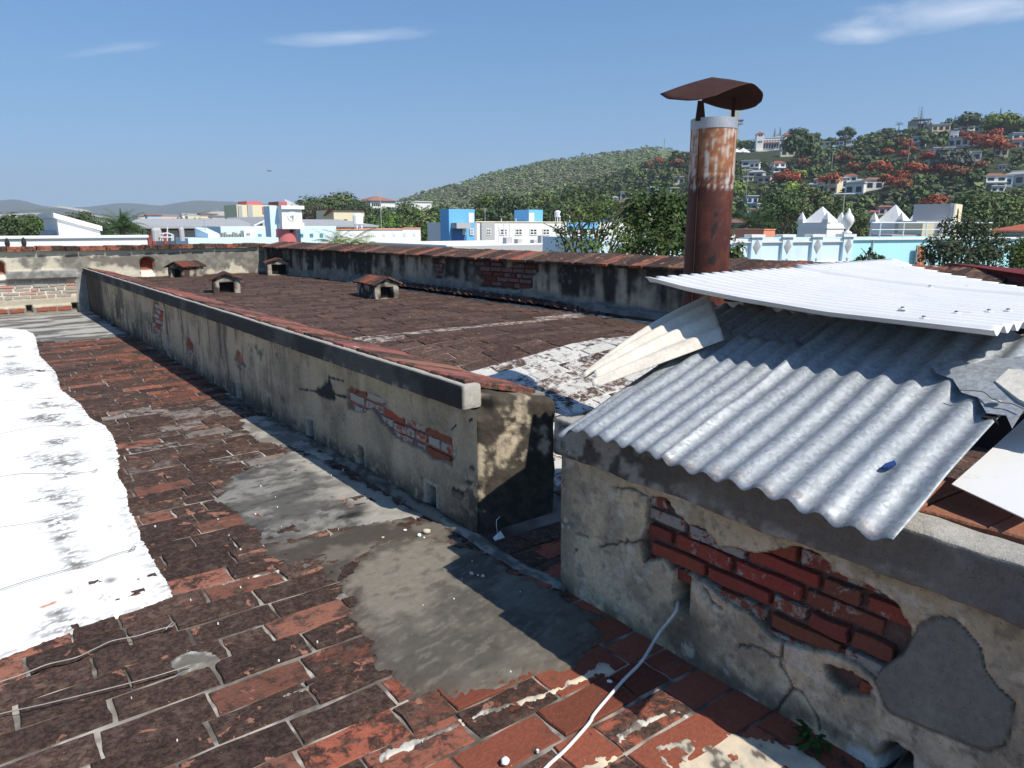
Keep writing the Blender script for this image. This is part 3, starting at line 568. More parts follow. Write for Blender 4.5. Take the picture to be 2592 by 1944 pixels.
def f_near(U, V):
    n = fbm(U, V, 4, 5, 81); g = fbm(U, V, 34, 4, 82); k = fbm(U, V, 9, 5, 83); h = fbm(U, V, 90, 3, 84)
    rgb = lerp((.66, .51, .325), (.51, .395, .255), sstep(.38, .62, n)); rgb = lerp(rgb, (.66, .53, .355), sstep(.5, .68, k) * .6)
    yl = sstep(.46, .59, V + .10 * (n - .5)) * sstep(2.2, 1.0, U + .6 * (n - .5)); rgb = lerp(rgb, (.40, .31, .175), yl * .6)
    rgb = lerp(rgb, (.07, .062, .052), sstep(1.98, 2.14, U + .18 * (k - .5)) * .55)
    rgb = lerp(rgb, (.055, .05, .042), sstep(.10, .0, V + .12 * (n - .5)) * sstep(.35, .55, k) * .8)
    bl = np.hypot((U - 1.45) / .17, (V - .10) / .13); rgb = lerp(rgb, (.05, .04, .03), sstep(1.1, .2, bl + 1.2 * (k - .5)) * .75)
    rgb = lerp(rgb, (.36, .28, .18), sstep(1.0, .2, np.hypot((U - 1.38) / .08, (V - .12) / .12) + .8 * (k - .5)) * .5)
    rgb = lerp(rgb, (.17, .145, .115), sstep(.48, .68, fbm(U, V, 13, 5, 87)) * .42); rgb = lerp(rgb, (.10, .088, .072), sstep(.60, .72, fbm(U, V, 34, 4, 88)) * .45); rgb = lerp(rgb, (.66, .58, .47), sstep(.60, .72, fbm(U, V, 20, 4, 89)) * .5)
    d = .014 * (n - .5) + .006 * (k - .5) + .003 * (h - .5)
    ed = np.minimum(sdpoly(U, V, EXP_N[0]), sdpoly(U, V, EXP_N[1])) + .028 * (k - .5) + .008 * (h - .5)
    m = sstep(.004, -.004, ed); d = d - .042 * m; rgb = lerp(rgb, lerp((.20, .125, .095), (.10, .06, .046), g), m); rgb = lerp(rgb, (.05, .04, .032), sstep(.010, 0, np.abs(ed)) * .55)
    halo = sstep(.09, .01, ed) * (1 - m); d = d - .008 * halo * sstep(.5, .6, k)
    ra = sdpoly(U, V, REPAIR) + .014 * (k - .5); rm = sstep(.004, -.004, ra); d = d * (1 - rm) + rm * (.004 + .0012 * (h - .5)); rgb = lerp(rgb, lerp((.27, .25, .195), (.215, .198, .155), sstep(.4, .6, n)), rm)
    cd = 0 * U + 9
    for P in CRACKS: cd = np.minimum(cd, sdline(U + .03 * (k - .5), V + .03 * (g - .5), P))
    cm = np.maximum(sstep(.006, .0015, cd), sstep(.005, .001, np.abs(ra)) * sstep(.46, .54, n) * .7); d = d - .014 * cm; rgb = lerp(rgb, (.035, .03, .026), cm * .85)
    sm = slotmask(U, V - .19, [((a[0], a[1] - .19), (b[0], b[1] - .19)) for a, b in SLOT_N]) ; sm = np.maximum(np.abs(U - SLOT_N[0][0][0] * .5 - SLOT_N[0][1][0] * .5) - .032, np.maximum(.185 - V, V - .315)) + .012 * (k - .5)
    sk = sstep(.005, -.005, sm); d = d - .14 * sk; rgb = lerp(rgb, (.10, .085, .07), sk)
    hm = sdpoly(U, V, HOLE_N) + .02 * (k - .5); hk = sstep(.006, -.006, hm); d = d - .16 * hk; rgb = lerp(rgb, (.06, .05, .04), hk)
    wy, wz = [(0.834,0.011)][0]; rgb = lerp(rgb, (.58, .55, .50), sstep(1, .5, np.hypot((U - wy) / .06, (V - wz) / .045) + 1.2 * (k - .5)))
    return d, rgb
us_n = np.concatenate([np.arange(-1.2, .45, .02), np.arange(.45, 2.14, .0065), [2.14]])
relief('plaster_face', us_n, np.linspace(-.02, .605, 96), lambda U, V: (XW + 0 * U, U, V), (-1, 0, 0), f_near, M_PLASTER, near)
def c_dull(x, y, z, n):
    k = fbm(y + x, z, 6, 5, 91); return lerp((.24, .22, .19), (.07, .062, .052), sstep(.4, .6, k))
rough_box('core', (XW + .17, -1.2, -.03), (2.36, 2.132, .70), M_PLASTER, c_dull, near, .04, .03, .01, 8, 6)
rough_box('wall_end', (XW + .002, 2.02, -.03), (XW + .2, 2.138, .6), M_PLASTER, c_dull, near, .015, .02, .004, 8, 7)
def c_ncap(x, y, z, n):
    g = fbm(y, z, 20, 5, 92); k = fbm(y, z * .5, 3.5, 4, 93); rgb = lerp((.17, .15, .122), (.27, .24, .195), sstep(.4, .6, k))
    worn = sstep(1.25, 1.75, y + .4 * (k - .5)); rgb = lerp(rgb, lerp((.06, .054, .046), (.30, .28, .24), sstep(.42, .58, g)), worn * .85)
    rgb = lerp(rgb, (.34, .32, .28), sstep(.50, .62, g) * sstep(.655, .61, z) * sstep(.5, .9, y)); return lerp(rgb, (.36, .345, .31), sstep(.735, .75, z) * .8)
rough_box('capping', (XW - .04, -1.2, .598), (XW + .10, 2.15, .752), M_PLASTER, c_ncap, near, .014, .014, .012, 7, 8)
NBR = [(1.635, .493, 0), (1.50, .458, 1), (1.56, .432, 0), (1.53, .368, 1), (1.425, .395, 1), (1.285, .418, 0), (1.24, .468, 1), (1.14, .488, 1), (1.02, .484, 1), (1.10, .548, 1), (1.115, .405, 1), (.975, .40, 0), (1.29, .36, 0), (1.11, .342, 1), (.84, .400, 0), (.87, .455, 0), (1.0, .33, 0), (1.15, .29, 0), (.80, .34, 1), (.90, .285, 0), (1.05, .265, 1), (.92, .225, 0)]
lst = courses(EXP_N[0], .235, .56, .0615, 22, .05) + courses(EXP_N[1], .16, .3, .0615, 23, .03)
tone_near = lambda u, z, r: (.25 * r.uniform(.7, 1.25), .068 * r.uniform(.8, 1.1), .040, r.choice([.2, .24, .28, .32, .36, .42, .5, .58]))
wall_bricks(near, lst, lambda u, z, r: (XW + .019 + r.uniform(-.006, .008), u, z), ROT_NX, tone_near, 9)
tile_row(near, 20, lambda i, r: ((2.165, -1.1 + i * .166, .753 + r.uniform(-.004, .004)), (0, R(1.5), r.uniform(-.02, .02)), (.9, 1, 1)), lambda i, r: (.27 * r.uniform(.85, 1.1), .10, .06, r.uniform(.15, .3)), 14)

# ---- far wall across the end of the roof -----------------------------------------
YB = 15.0
back = thing('parapet_wall', (1.0, YB, 0), 'sunlit stained far wall with red coping bricks and a bricked panel at left', 'wall')
NICHE = [(2.905, .12), (.62, .10)]
def f_back(U, V):
    n = fbm(U, V, 1.6, 5, 101); g = fbm(U, V, 11, 5, 102); st = fbm(U * 3.5, V * .8, 2, 5, 103)
    rgb = lerp((.50, .45, .34), (.57, .52, .42), sstep(.4, .6, g)); dark = sstep(.44, .55, n * .75 + g * .3 + .16 * sstep(.62, .85, V) * sstep(1.02, .93, V) - .10 * sstep(.72, .58, V))
    rgb = lerp(rgb, lerp((.20, .19, .16), (.12, .112, .095), sstep(.4, .6, g)), dark * .92); rgb = lerp(rgb, (.62, .53, .36), sstep(.985, 1.04, V + .04 * (g - .5)) * .85)
    rgb = lerp(rgb, (.07, .062, .05), sstep(.62, .53, V + .1 * (g - .5)) * sstep(1.97, 2.1, U) * sstep(.4, .55, g) * .8)
    d = .014 * (n - .5) + .012 * (g - .5)
    beam = sstep(.590, .598, V) * sstep(.745, .737, V) * sstep(1.80, 1.74, U); rgb = lerp(rgb, lerp((.27, .265, .245), (.17, .165, .15), sstep(.4, .62, g)), beam); d = d + .02 * beam
    pil = sstep(1.725, 1.74, U) * sstep(2.03, 1.99, U) * sstep(.70, .66, V); rgb = lerp(rgb, lerp((.30, .295, .275), (.22, .215, .20), sstep(.4, .6, g)), pil); d = d + .015 * pil
    pan = sstep(1.738, 1.730, U) * sstep(.596, .59, V) * sstep(.12, .14, V); d = d - .075 * pan
    pr_ = lerp((.60, .50, .38), (.66, .60, .50), sstep(.4, .6, g)); pr_ = lerp(pr_, (.40, .36, .28), sstep(.30, .22, V + .06 * (n - .5))); pr_ = lerp(pr_, (.30, .15, .05), sstep(.55, .585, V) * .6); rgb = lerp(rgb, pr_, pan)
    low = sstep(.13, .11, V + .03 * (g - .5)) * sstep(1.74, 1.70, U); rgb = lerp(rgb, (.24, .21, .17), low)
    for x0 in (.985, 1.665, .15):
        s = np.maximum(np.abs(U - x0) - .042, np.abs(V - .085) - .055); k = sstep(.008, -.008, s); d = d - .16 * k; rgb = lerp(rgb, (.06, .055, .05), k)
    for x0, hw in NICHE:
        arch = np.where(V > .83, np.hypot((U - x0) / hw, (V - .83) / .09) - 1, np.abs(U - x0) / hw - 1 + 0 * V) * hw; arch = np.maximum(arch, .52 - V)
        k = sstep(.01, -.01, arch + .02 * (g - .5)); dd = -.16 * sstep(.55, .72, V); d = d + dd * k
        rgb = lerp(rgb, (.22, .06, .035), k * sstep(.66, .72, V + .05 * (g - .5))); rgb = lerp(rgb, (.68, .62, .52), k * sstep(.70, .66, V) * .9)
    return d, rgb
relief('plaster_face', np.concatenate([np.arange(-3, .3, .06), np.arange(.3, 5.13, .018)]), np.linspace(-.02, 1.07, 64), lambda U, V: (U, YB + 0 * U, V), (0, -1, 0), f_back, M_PLASTER_FAR, back)
MB().box(-3, 5.4, YB + .17, YB + .42, -.2, 1.05).build('core', bpy.data.materials['inner_plaster'], back)
RB_V = [brick_variant(.205, .36, .075, 140 + i, .008) for i in range(6)]; RB_M = [vmesh(V, F, 'coping_brick', M_TILE) for V, F in RB_V]
tile_row(back, 39, lambda i, r: ((-2.9 + i * .21, YB + .10 + r.uniform(-.012, .012), 1.142 + r.uniform(-.008, .008)), (r.uniform(-.02, .02), r.uniform(-.02, .02), r.uniform(-.03, .03)), (1, 1, 1)), lambda i, r: (.34 * r.uniform(.7, 1.2), .105, .065, r.choice([.3, .45, .55, .7, .8])), 15, RB_M, 'coping_brick')
lst = courses([(-.3, .25), (1.70, .25), (1.70, .56), (-.3, .56)], .29, .555, .064, 31, .0)
wall_bricks(back, lst, lambda u, z, r: (u, YB + .066 + r.uniform(-.006, .006), z), ROT_NY, lambda u, z, r: (.50, .22 * r.uniform(.7, 1.2), .13, r.choice([.55, .66, .75, .85])), 16)
for x, L in ((.55, .22), (.80, .2), (1.17, .17), (1.32, .1), (1.50, .20)):
    o = bpy.data.objects.new('brick', WB_M[0 if L > .15 else 7]); COL.objects.link(o); o.parent = back; o.location = (x - 1.0, -.012, .075); o.rotation_euler = ROT_NY; o.scale = (L / .232 if L > .15 else 1, 1.45, 1); o.color = (.27, .085, .05, .4)

# ---- shaded side parapet on the right ----------------------------------------------
A2 = Vector((6.42, -1.5)); B2 = Vector((5.07, 15.1)); D2 = (B2 - A2); LEN2 = D2.length; D2.normalize(); N2 = Vector((-D2.y, D2.x))
side = thing('parapet_wall', (A2.x + D2.x * 8, A2.y + D2.y * 8, .5), 'shaded black-stained side parapet topped with sloping red coping tiles', 'wall')
def SP(s, z, out=0.0): return (A2.x + D2.x * s + N2.x * out, A2.y + D2.y * s + N2.y * out, z)
y2s = lambda y: (y - A2.y) / D2.y
EXP_S = [[(y2s(a), b) for a, b in q] for q in ([(8.398,1.042),(7.677,1.073),(7.639,0.939),(7.374,1.040),(7.016,1.065),(7.015,0.947),(7.138,0.876),(7.119,0.746),(7.449,0.701),(8.169,0.688),(8.063,0.778),(8.251,0.851),(8.271,0.957),(8.400,0.975)], [(9.214,0.972),(8.945,0.958),(8.965,0.757),(9.125,0.748),(9.181,0.872)])]
def f_side(U, V):
    n = fbm(U, V, 1.7, 5, 111); g = fbm(U, V, 10, 5, 112); st = fbm(U * 3.2, V * .45, 2.2, 5, 113)
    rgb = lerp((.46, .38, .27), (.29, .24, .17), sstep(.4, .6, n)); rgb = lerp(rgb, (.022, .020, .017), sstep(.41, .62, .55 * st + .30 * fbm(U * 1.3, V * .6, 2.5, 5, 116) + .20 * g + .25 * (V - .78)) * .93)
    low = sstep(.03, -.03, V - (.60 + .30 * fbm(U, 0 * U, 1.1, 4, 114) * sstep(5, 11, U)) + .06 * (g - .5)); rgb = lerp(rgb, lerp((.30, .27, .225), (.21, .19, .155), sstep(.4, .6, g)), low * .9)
    rgb = lerp(rgb, (.24, .225, .20), sstep(.60, .7, g) * sstep(.5, .62, n) * .5); d = .02 * (n - .5) + .014 * (g - .5)
    ed = np.minimum(sdpoly(U, V, EXP_S[0]), sdpoly(U, V, EXP_S[1])) + .05 * (g - .5); m = sstep(.01, -.01, ed); d = d - .03 * m; return d, lerp(rgb, (.075, .055, .045), m)
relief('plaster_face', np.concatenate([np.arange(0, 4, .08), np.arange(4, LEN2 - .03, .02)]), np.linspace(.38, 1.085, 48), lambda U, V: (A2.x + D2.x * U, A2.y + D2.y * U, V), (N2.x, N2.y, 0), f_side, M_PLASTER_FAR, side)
p0, p1, p2, p3 = SP(0, 0, -.06), SP(LEN2, 0, -.06), SP(LEN2, 0, -.36), SP(0, 0, -.36)
MB().prism([p0[:2], p3[:2], p2[:2], p1[:2]][::-1], -.3, 1.06).build('core', bpy.data.materials['inner_plaster'], side)
ang2 = math.atan2(N2.y, N2.x)
ST_V = [brick_variant(.46, .155, .03, 160 + i, .005) for i in range(5)]; ST_M = [vmesh(V, F, 'coping_tile', M_TILE) for V, F in ST_V]
tile_row(side, 101, lambda i, r: (SP(.1 + i * .1635, 1.128 + r.uniform(-.004, .006), -.14 + r.uniform(-.012, .012)), Matrix.Rotation(ang2 + r.uniform(-.02, .02), 4, 'Z').to_3x3().to_4x4().__matmul__(Matrix.Rotation(R(12) + r.uniform(-.015, .015), 4, 'Y')).to_euler(), (1, 1, 1)), lambda i, r: (.24 * r.uniform(.6, 1.2), .09, .056, r.choice([.35, .45, .55, .6, .65, .7])), 17, ST_M)
rot_s = (Matrix.Rotation(ang2 - math.pi, 4, 'Z') @ ROT_NX.to_matrix().to_4x4()).to_euler()
lst = courses(EXP_S[0], .62, 1.06, .063, 41, .0, (.205, .10)) + courses(EXP_S[1], .62, 1.06, .063, 42, .0, (.205, .10))
wall_bricks(side, lst, lambda u, z, r: SP(u, z, -.016 + r.uniform(-.005, .005)), rot_s, lambda u, z, r: (.20 * r.uniform(.8, 1.2), .105, .085, .42) if r.random() < .8 else (.17, .05, .035, .2), 18, .88)
TE_V = [brick_variant(.185, .11, .09, 180 + i, .012) for i in range(4)]; TE_M = [vmesh(V, F, 'edging_brick', M_BRICK) for V, F in TE_V]
tile_row(side, 29, lambda i, r: ((lambda s: SP(s, float(roof_z(0, SP(s, 0)[1])) + .075, .055))(7.1 + i * .158), (Matrix.Rotation(ang2 - math.pi / 2, 4, 'Z') @ Matrix.Rotation(R(52), 4, 'X') @ Matrix.Rotation(R(14), 4, 'Z')).to_euler(), (r.uniform(.62, .78), 1, 1)), lambda i, r: (.12 * r.uniform(.7, 1.5), .05, .035, r.choice([.5, .75, .9, .9])), 19, TE_M, 'edging_brick')
fillet('mortar_fillet', [SP(s, 0, .045)[:2] for s in np.arange(6.5, 13.5, .5)], .06, .07, M_CEMENT, ((.17, .163, .15), (.11, .105, .095)), side, 15, lambda X, Y: roof_z(X, Y) + .06)
fillet('mortar_fillet', [SP(s, 0, .135)[:2] for s in np.arange(6.5, 13.5, .5)], .028, .018, M_CEMENT, ((.52, .48, .40), (.30, .27, .22)), side, 16, roof_z)

# ------------------------------------------------------------------ roof vents
M_VENT = m_surface('vent_masonry', 30, .45, .5, .008, .95, speck=.4)
VT_V = [brick_variant(.30, .135, .022, 200 + i, .006) for i in range(4)]; VT_M = [vmesh(V, F, 'roof_tile', M_TILE) for V, F in VT_V]
M_VOID = m_plain('near_black', (.02, .017, .015), 1, .2)
def vent(loc, rz, w, l, h, rise, label, seed, red=.2):
    """small gabled masonry vent: walls, lintel, near-black inside, brick roof; gable faces local -Y"""
    v = thing('roof_vent', loc, label, 'vent', 'masonry vents on the raised roof', rz); r = random.Random(seed); t = .085
    def cf(x, y, z, n):
        g = fbm(x + y * 1.3, z, 12, 5, seed); k = fbm(x + y, z, 3.5, 4, seed + 1); rgb = lerp((.36, .32, .255), (.15, .13, .105), sstep(.4, .6, g))
        rgb = lerp(rgb, (.28, .10, .06), sstep(.6, .68, k) * .6); return lerp(rgb, (.03, .027, .023), sstep(.50, .6, k * .5 + g * .5 + .10 * (n[:, 0] < -.5)) * .85)  # left-facing walls get extra dark, their shade put into the colour
    def loc_box(name, mn, mx, s, taper=None):
        o = rough_box(name, mn, mx, M_VENT, cf, None, .03, .018, .014, 10, s, taper); o.parent = v; return o
    loc_box('wall', (-w / 2, 0, -.05), (-w / 2 + t, l, h), seed + 2); loc_box('wall', (w / 2 - t, 0, -.05), (w / 2, l, h), seed + 3)
    loc_box('wall', (-w / 2 + t * .9, l - t, -.05), (w / 2 - t * .9, l, h), seed + 4)
    ow = w - 2 * t
    def gable(P): P = P.copy(); up = P[:, 2] > h - .02; P[up, 2] = h - .02 + (P[up, 2] - h + .02) * np.clip(1.08 - np.abs(P[up, 0]) / (w / 2), .08, 1); return P
    loc_box('lintel', (-w / 2 + .01, .004, h - .035), (w / 2 - .01, t, h + rise), seed + 5, gable); loc_box('sill', (-ow / 2 - .02, -.03, -.05), (ow / 2 + .02, t, .022), seed + 6)
    o = MB().box(-ow / 2, ow / 2, t + .02, l - t, .0, h).build('shaft', M_VOID, v, local=True)  # near-black block stands in for the dark inside of the vent
    a = math.atan2(rise, w / 2); n = max(3, int(round((l + .1) / .14)))
    for sd in (-1, 1):
        for i in range(n):
            o = bpy.data.objects.new('roof_tile', VT_M[r.randrange(4)]); COL.objects.link(o); o.parent = v
            o.location = (sd * (w / 4 + .025), -.04 + (i + .5) * (l + .09) / n, h + rise / 2 + .018 + r.uniform(-.004, .004)); o.rotation_euler = (0, sd * a + r.uniform(-.03, .03), r.uniform(-.04, .04))
            o.scale = ((w / 2 + .055) / .30, (l + .08) / n / .14, 1); o.color = (red * r.uniform(.7, 1.2), red * .31, red * .18, r.choice([.35, .45, .55, .65]))
    return v
vent((4.58, 8.78, float(roof_z(0, 8.9)) - .01), R(-4), .35, .64, .205, .075, 'largest roof vent, its red tiled gable nearest the shaded side wall', 300)
vent((3.04, 10.62, float(roof_z(0, 10.6)) - .01), R(-14), .36, .40, .205, .075, 'roof vent with a square black opening just behind the long low wall', 320, .17)
vent((5.0, 13.95, float(roof_z(0, 14)) - .01), R(-16), .44, .58, .24, .075, 'roof vent in the corner where the sunlit and shaded parapets meet', 340)
vent((3.24, 14.40, float(roof_z(0, 14.4)) - .01), R(-56), .36, .52, .20, .08, 'roof vent turned sideways against the sunlit far wall', 360, .14)

# ------------------------------------------------------------------ rusty chimney pipe
CX0, CY0, CR = 3.665, 2.872, .132
chim = thing('chimney_pipe', (CX0, CY0, .3), 'tall rusty metal chimney pipe with a bent sheet cowl behind the tin shed', 'chimney')
M_RUST = m_surface('rusty_metal', 55, .45, .3, .003, .62); M_RUST.node_tree.nodes['Principled BSDF'].inputs['Specular IOR Level'].default_value = .4
def pipe(name, z0, z1, r, nz, nt=72, prof=None):
    a = np.linspace(0, 2 * np.pi, nt); z = np.linspace(z0, z1, nz); A, Z = np.meshgrid(a, z, indexing='ij')
    rr = r + (prof(A, Z) if prof else 0 * A); return a, z, A, Z, CX0 + rr * np.cos(A), CY0 + rr * np.sin(A)
a, z, A, Z, X, Y = pipe('pipe', .25, 2.10, CR, 150, prof=lambda A, Z: .004 * np.exp(-((Z - 1.775) / .006) ** 2) + .004 * np.exp(-((Z - 1.715) / .006) ** 2) + .004 * np.exp(-((Z - 1.15) / .006) ** 2) + .0015 * (fbm(A * 2, Z, 4, 3, 7) - .5))
s_ = A * CR; n = fbm(s_, Z, 9, 5, 401); stv = fbm(s_ * 5, Z * .45, 18, 5, 402); g = fbm(s_, Z, 40, 4, 403)
rgb = lerp((.060, .014, .009), (.112, .026, .013), sstep(.4, .62, n)); rgb = lerp(rgb, (.18, .05, .02), sstep(.60, .74, g) * .4); rgb = lerp(rgb, (.028, .010, .008), sstep(.52, .68, n * .6 + stv * .4) * .7)
rgb = lerp(rgb, lerp((.30, .11, .042), (.40, .20, .09), sstep(.42, .6, g)), sstep(1.68, 1.88, Z + .12 * (stv - .5)) * .75); wh = sstep(1.62, 1.95, Z + .28 * (stv - .5)); wh = np.maximum(wh, sstep(.018, .0, np.abs(Z - 1.745) - .035) * .7); paint = .7 * sstep(.50, .64, stv * .65 + g * .35 + .10 * (wh - .5)) * sstep(.25, .7, wh)
rgb = lerp(rgb, lerp((.48, .45, .40), (.56, .55, .52), sstep(.4, .6, g)), paint); rgb = lerp(rgb, (.34, .12, .035), sstep(.40, .5, stv) * sstep(.56, .44, stv) * sstep(1.6, 1.9, Z) * .65)
holes = (fbm(s_ * 1.0, Z * .7, 24, 2, 405) > .60) & (np.abs(((A - R(-131)) + np.pi) % (2 * np.pi) - np.pi) < .22) & (Z > 1.28) & (Z < 1.70); rgb[holes] = (.012, .008, .006)
rgb = lerp(rgb, (.42, .42, .42), sstep(2.045, 2.052, Z))
link('pipe', raw_mesh('pipe', np.stack([X - CX0, Y - CY0, Z - .3], -1).reshape(-1, 3), grid_faces(len(a), len(z)), rgb.reshape(-1, 3), M_RUST, True), None, chim)
M_GALV_BAND = m_plain('band_metal', (.40, .41, .42), .5, .3, 14, .5)
def ring(name, z0, z1, r0, r1, mat): 
    m = MB(); n = 48; P = []
    for r, z in ((r0, z0), (r1, z0), (r1, z1), (r0, z1)): P += [(CX0 + r * math.cos(2 * math.pi * k / n), CY0 + r * math.sin(2 * math.pi * k / n), z) for k in range(n)]
    return m.add(P, [(j * n + k, j * n + (k + 1) % n, ((j + 1) % 4) * n + (k + 1) % n, ((j + 1) % 4) * n + k) for j in range(4) for k in range(n)]).build(name, mat, chim, smooth=False)
ring('top_band', 2.045, 2.103, CR - .006, CR + .003, M_GALV_BAND)
aS = R(-176)
M_RUSTP = m_plain('dark_rust', (.038, .014, .010), .8, .45, 9, 0, 60, .3)
m = MB()
for k in range(24):
    pass
m.tube([(CX0 + (CR + .002) * math.cos(aS), CY0 + (CR + .002) * math.sin(aS), zz) for zz in np.linspace(.3, 2.04, 12)], .007, 6); m.build('seam', M_RUSTP, chim, smooth=True)
LS = [(3.510,2.885,2.085),(3.556,2.850,2.085),(3.543,2.859,2.194),(3.518,2.879,2.194)]; RS = [(3.743,2.809,2.069),(3.754,2.800,2.069),(3.798,2.829,2.234),(3.778,2.845,2.234)]
for q in (LS, RS):
    nn = Vector((-.6, -.8, 0)) * .004; m = MB(); P = [Vector(p) for p in q]; m.add([p + nn for p in P] + [p - nn for p in P], [(0, 1, 2, 3), (7, 6, 5, 4), (0, 4, 5, 1), (1, 5, 6, 2), (2, 6, 7, 3), (3, 7, 4, 0)]); m.build('strut', M_RUSTP, chim)
RIDGE = [Vector(p) for p in [(3.737,2.963,2.354),(3.736,2.826,2.321),(3.730,2.693,2.282)]]
RIM1 = [Vector(p) for p in [(3.367,3.031,2.233),(3.349,2.957,2.196),(3.357,2.888,2.184),(3.376,2.836,2.175),(3.405,2.789,2.174),(3.500,2.742,2.200)]]; RIM2 = [Vector(p) for p in [(3.821,3.101,2.244),(3.867,3.015,2.206),(3.886,2.926,2.181),(3.889,2.848,2.170),(3.880,2.755,2.176),(3.861,2.694,2.201),(3.830,2.667,2.236),(3.786,2.676,2.264)]]
def poly_at(P, t):
    s = t * (len(P) - 1); i = min(int(s), len(P) - 2); return P[i].lerp(P[i + 1], s - i)
m = MB(); nU, nV = 18, 10
for rim, sgn in ((RIM1, 1), (RIM2, -1)):
    V = []
    for i in range(nU):
        for j in range(nV):
            u, v = i / (nU - 1), j / (nV - 1); p = poly_at(RIDGE, u).lerp(poly_at(rim, u), v); p.z += .006 * math.sin(math.pi * v); V.append(p)
    f = grid_faces(nU, nV).tolist(); m.add(V, [tuple(q if sgn > 0 else q[::-1]) for q in f])
cowl = m.build('cowl', M_RUSTP, chim, smooth=True); sd = cowl.modifiers.new('thickness', 'SOLIDIFY'); sd.thickness = .004
for p in [(3.646,2.857,2.285),(3.681,2.755,2.279)]: MB().lathe([(.001, p[2] - .004), (.009, p[2] - .002), (.009, p[2] + .003), (.001, p[2] + .005)], p[0], p[1], 10).build('bolt', m_plain('bolt_metal', (.7, .7, .7), .4), chim)

# ------------------------------------------------------------------ corrugated sheets of the shed
def m_galv(name):
    t = NT(name); v = t.N.new('ShaderNodeTexVoronoi'); v.inputs['Scale'].default_value = 85; t.L.new(t.pos, v.inputs['Vector'])
    hs = t.N.new('ShaderNodeSeparateColor'); t.L.new(v.outputs['Color'], hs.inputs[0]); n = t.noise(7, 5, .6); g = t.math('ADD', t.math('MULTIPLY', hs.outputs[0], .38), t.math('ADD', t.math('MULTIPLY', n, .3), .62))
    c = t.gain((.29, .315, .335), g); st = t.ramp(t.noise(3, 5, .7, stretch=(1, 6, 1)), .56, .72, 0.0, .4); c = t.mix(st, c, (.22, .22, .215, 1)); sp = t.N.new('ShaderNodeSeparateXYZ'); t.L.new(t.pos, sp.inputs[0]); ed_ = t.math('MULTIPLY', t.ramp(sp.outputs[0], 1.70, 1.755, 1.0, 0.0), t.ramp(t.noise(30, 4, .7), .44, .58)); c = t.mix(t.math('MULTIPLY', ed_, .35), c, (.17, .07, .03, 1)); c = t.mix(t.ramp(t.noise(16, 3, .7), .73, .77, 0.0, .8), c, (.20, .07, .025, 1)); c = t.mix(t.ramp(t.noise(5, 5, .7, stretch=(.6, 5, 1)), .56, .70, 0.0, .35), c, (.50, .51, .52, 1))
    t.set('Base Color', c).set('Metallic', .30); t.set('Roughness', t.ramp(hs.outputs[1], 0.0, 1.0, .46, .62)); t.b.inputs['Specular IOR Level'].default_value = .4; return t.m
M_GALV = m_galv('galvanised_sheet')
def m_whitesheet(name):
    t = NT(name); n = t.noise(5, 5, .6); f = t.ramp(t.noise(22, 6, .7, stretch=(2, .5, 1)), .60, .74, 0.0, .6); c = t.mix(f, t.gain((.66, .66, .655), t.math('ADD', t.math('MULTIPLY', n, .2), .88)), (.42, .40, .37, 1)); c = t.mix(t.ramp(t.noise(9, 4, .65), .70, .76, 0.0, .7), c, (.30, .17, .10, 1)); t.set('Base Color', c).set('Roughness', .55); return t.m
M_WSHEET = m_whitesheet('white_painted_sheet')
def corrugated(name, label, us, vs_, P, wave_of_u=True, pitch=.076, amp=.009, mat=None, phase=0.0, lift=None, keep=None, group='corrugated sheets of the tin shed', under=None):
    """P(u,v) -> x,y,z base surface in metres; the waves run across u"""
    U, V = np.meshgrid(us, vs_, indexing='ij'); X, Y, Z = P(U, V); Z = Z + amp * np.sin(2 * np.pi * U / pitch + phase)
    if lift is not None: Z = Z + lift(U, V)
    F = grid_faces(len(us), len(vs_))
    if keep is not None: k = keep(U, V).ravel(); F = F[k[F].all(1)]
    co = np.stack([X, Y, Z], -1).reshape(-1, 3); used = np.unique(F); mp = np.full(len(co), -1); mp[used] = np.arange(len(used)); co = co[used]; c0 = co.mean(0)
    o = link(name, raw_mesh(name, co - c0, mp[F], None, mat, True), None, None, tuple(c0)); tag(o, label, 'metal sheet', group, 'thing')
    md = o.modifiers.new('thickness', 'SOLIDIFY'); md.thickness = .0015; md.offset = -1; return o
GX, GZ, GT = 1.72, .776, .36
def PG(dz=0.0, dx=0.0, t=GT, x0=GX): return lambda U, V: (x0 + dx + V, U, GZ + dz + t * (V + x0 - GX))
wav = lambda a, b: np.arange(a, b + .004, .0076)
corrugated('corrugated_sheet', 'short grey corrugated sheet at the left end of the lean-to, overlapped by its neighbour', wav(1.395, 1.985), np.linspace(0, .80, 24), PG(.0), mat=M_GALV, lift=lambda U, V: -.05 * sstep(1.86, 2.0, U) * (1 - .3 * V) + .014 * (fbm(U, V, 4, 3, 3) - .5))
g2 = corrugated('corrugated_sheet', 'largest grey corrugated sheet sloping up from the near wall, blue paint flecks on it', wav(.735, 1.455), np.linspace(-.035, 1.02, 36), PG(.016), pitch=.091, amp=.0102, mat=M_GALV, phase=.6, lift=lambda U, V: .020 * (fbm(U, V, 3.5, 3, 4) - .5) - .012 * sstep(.3, .0, V) * sstep(1.1, .8, U) + .016 * sstep(1.40, 1.455, U) * (.4 + .9 * fbm(V, 0 * V, 5, 2, 8)))
corrugated('corrugated_sheet', 'grey corrugated sheet in deep shade under the white top sheet', wav(.60, 2.16), np.linspace(.62, 1.06, 18), PG(-.012), mat=M_GALV, phase=1.0)
def top_z(x, y): return np.interp(y, [-1, .75, 1.345, 1.686, 1.96, 2.15], [1.19, 1.197, 1.2055, 1.222, 1.245, 1.272]) + .004 * (x - 2.37)
xmax = lambda y: 3.78 + (y - 1.22) * .80
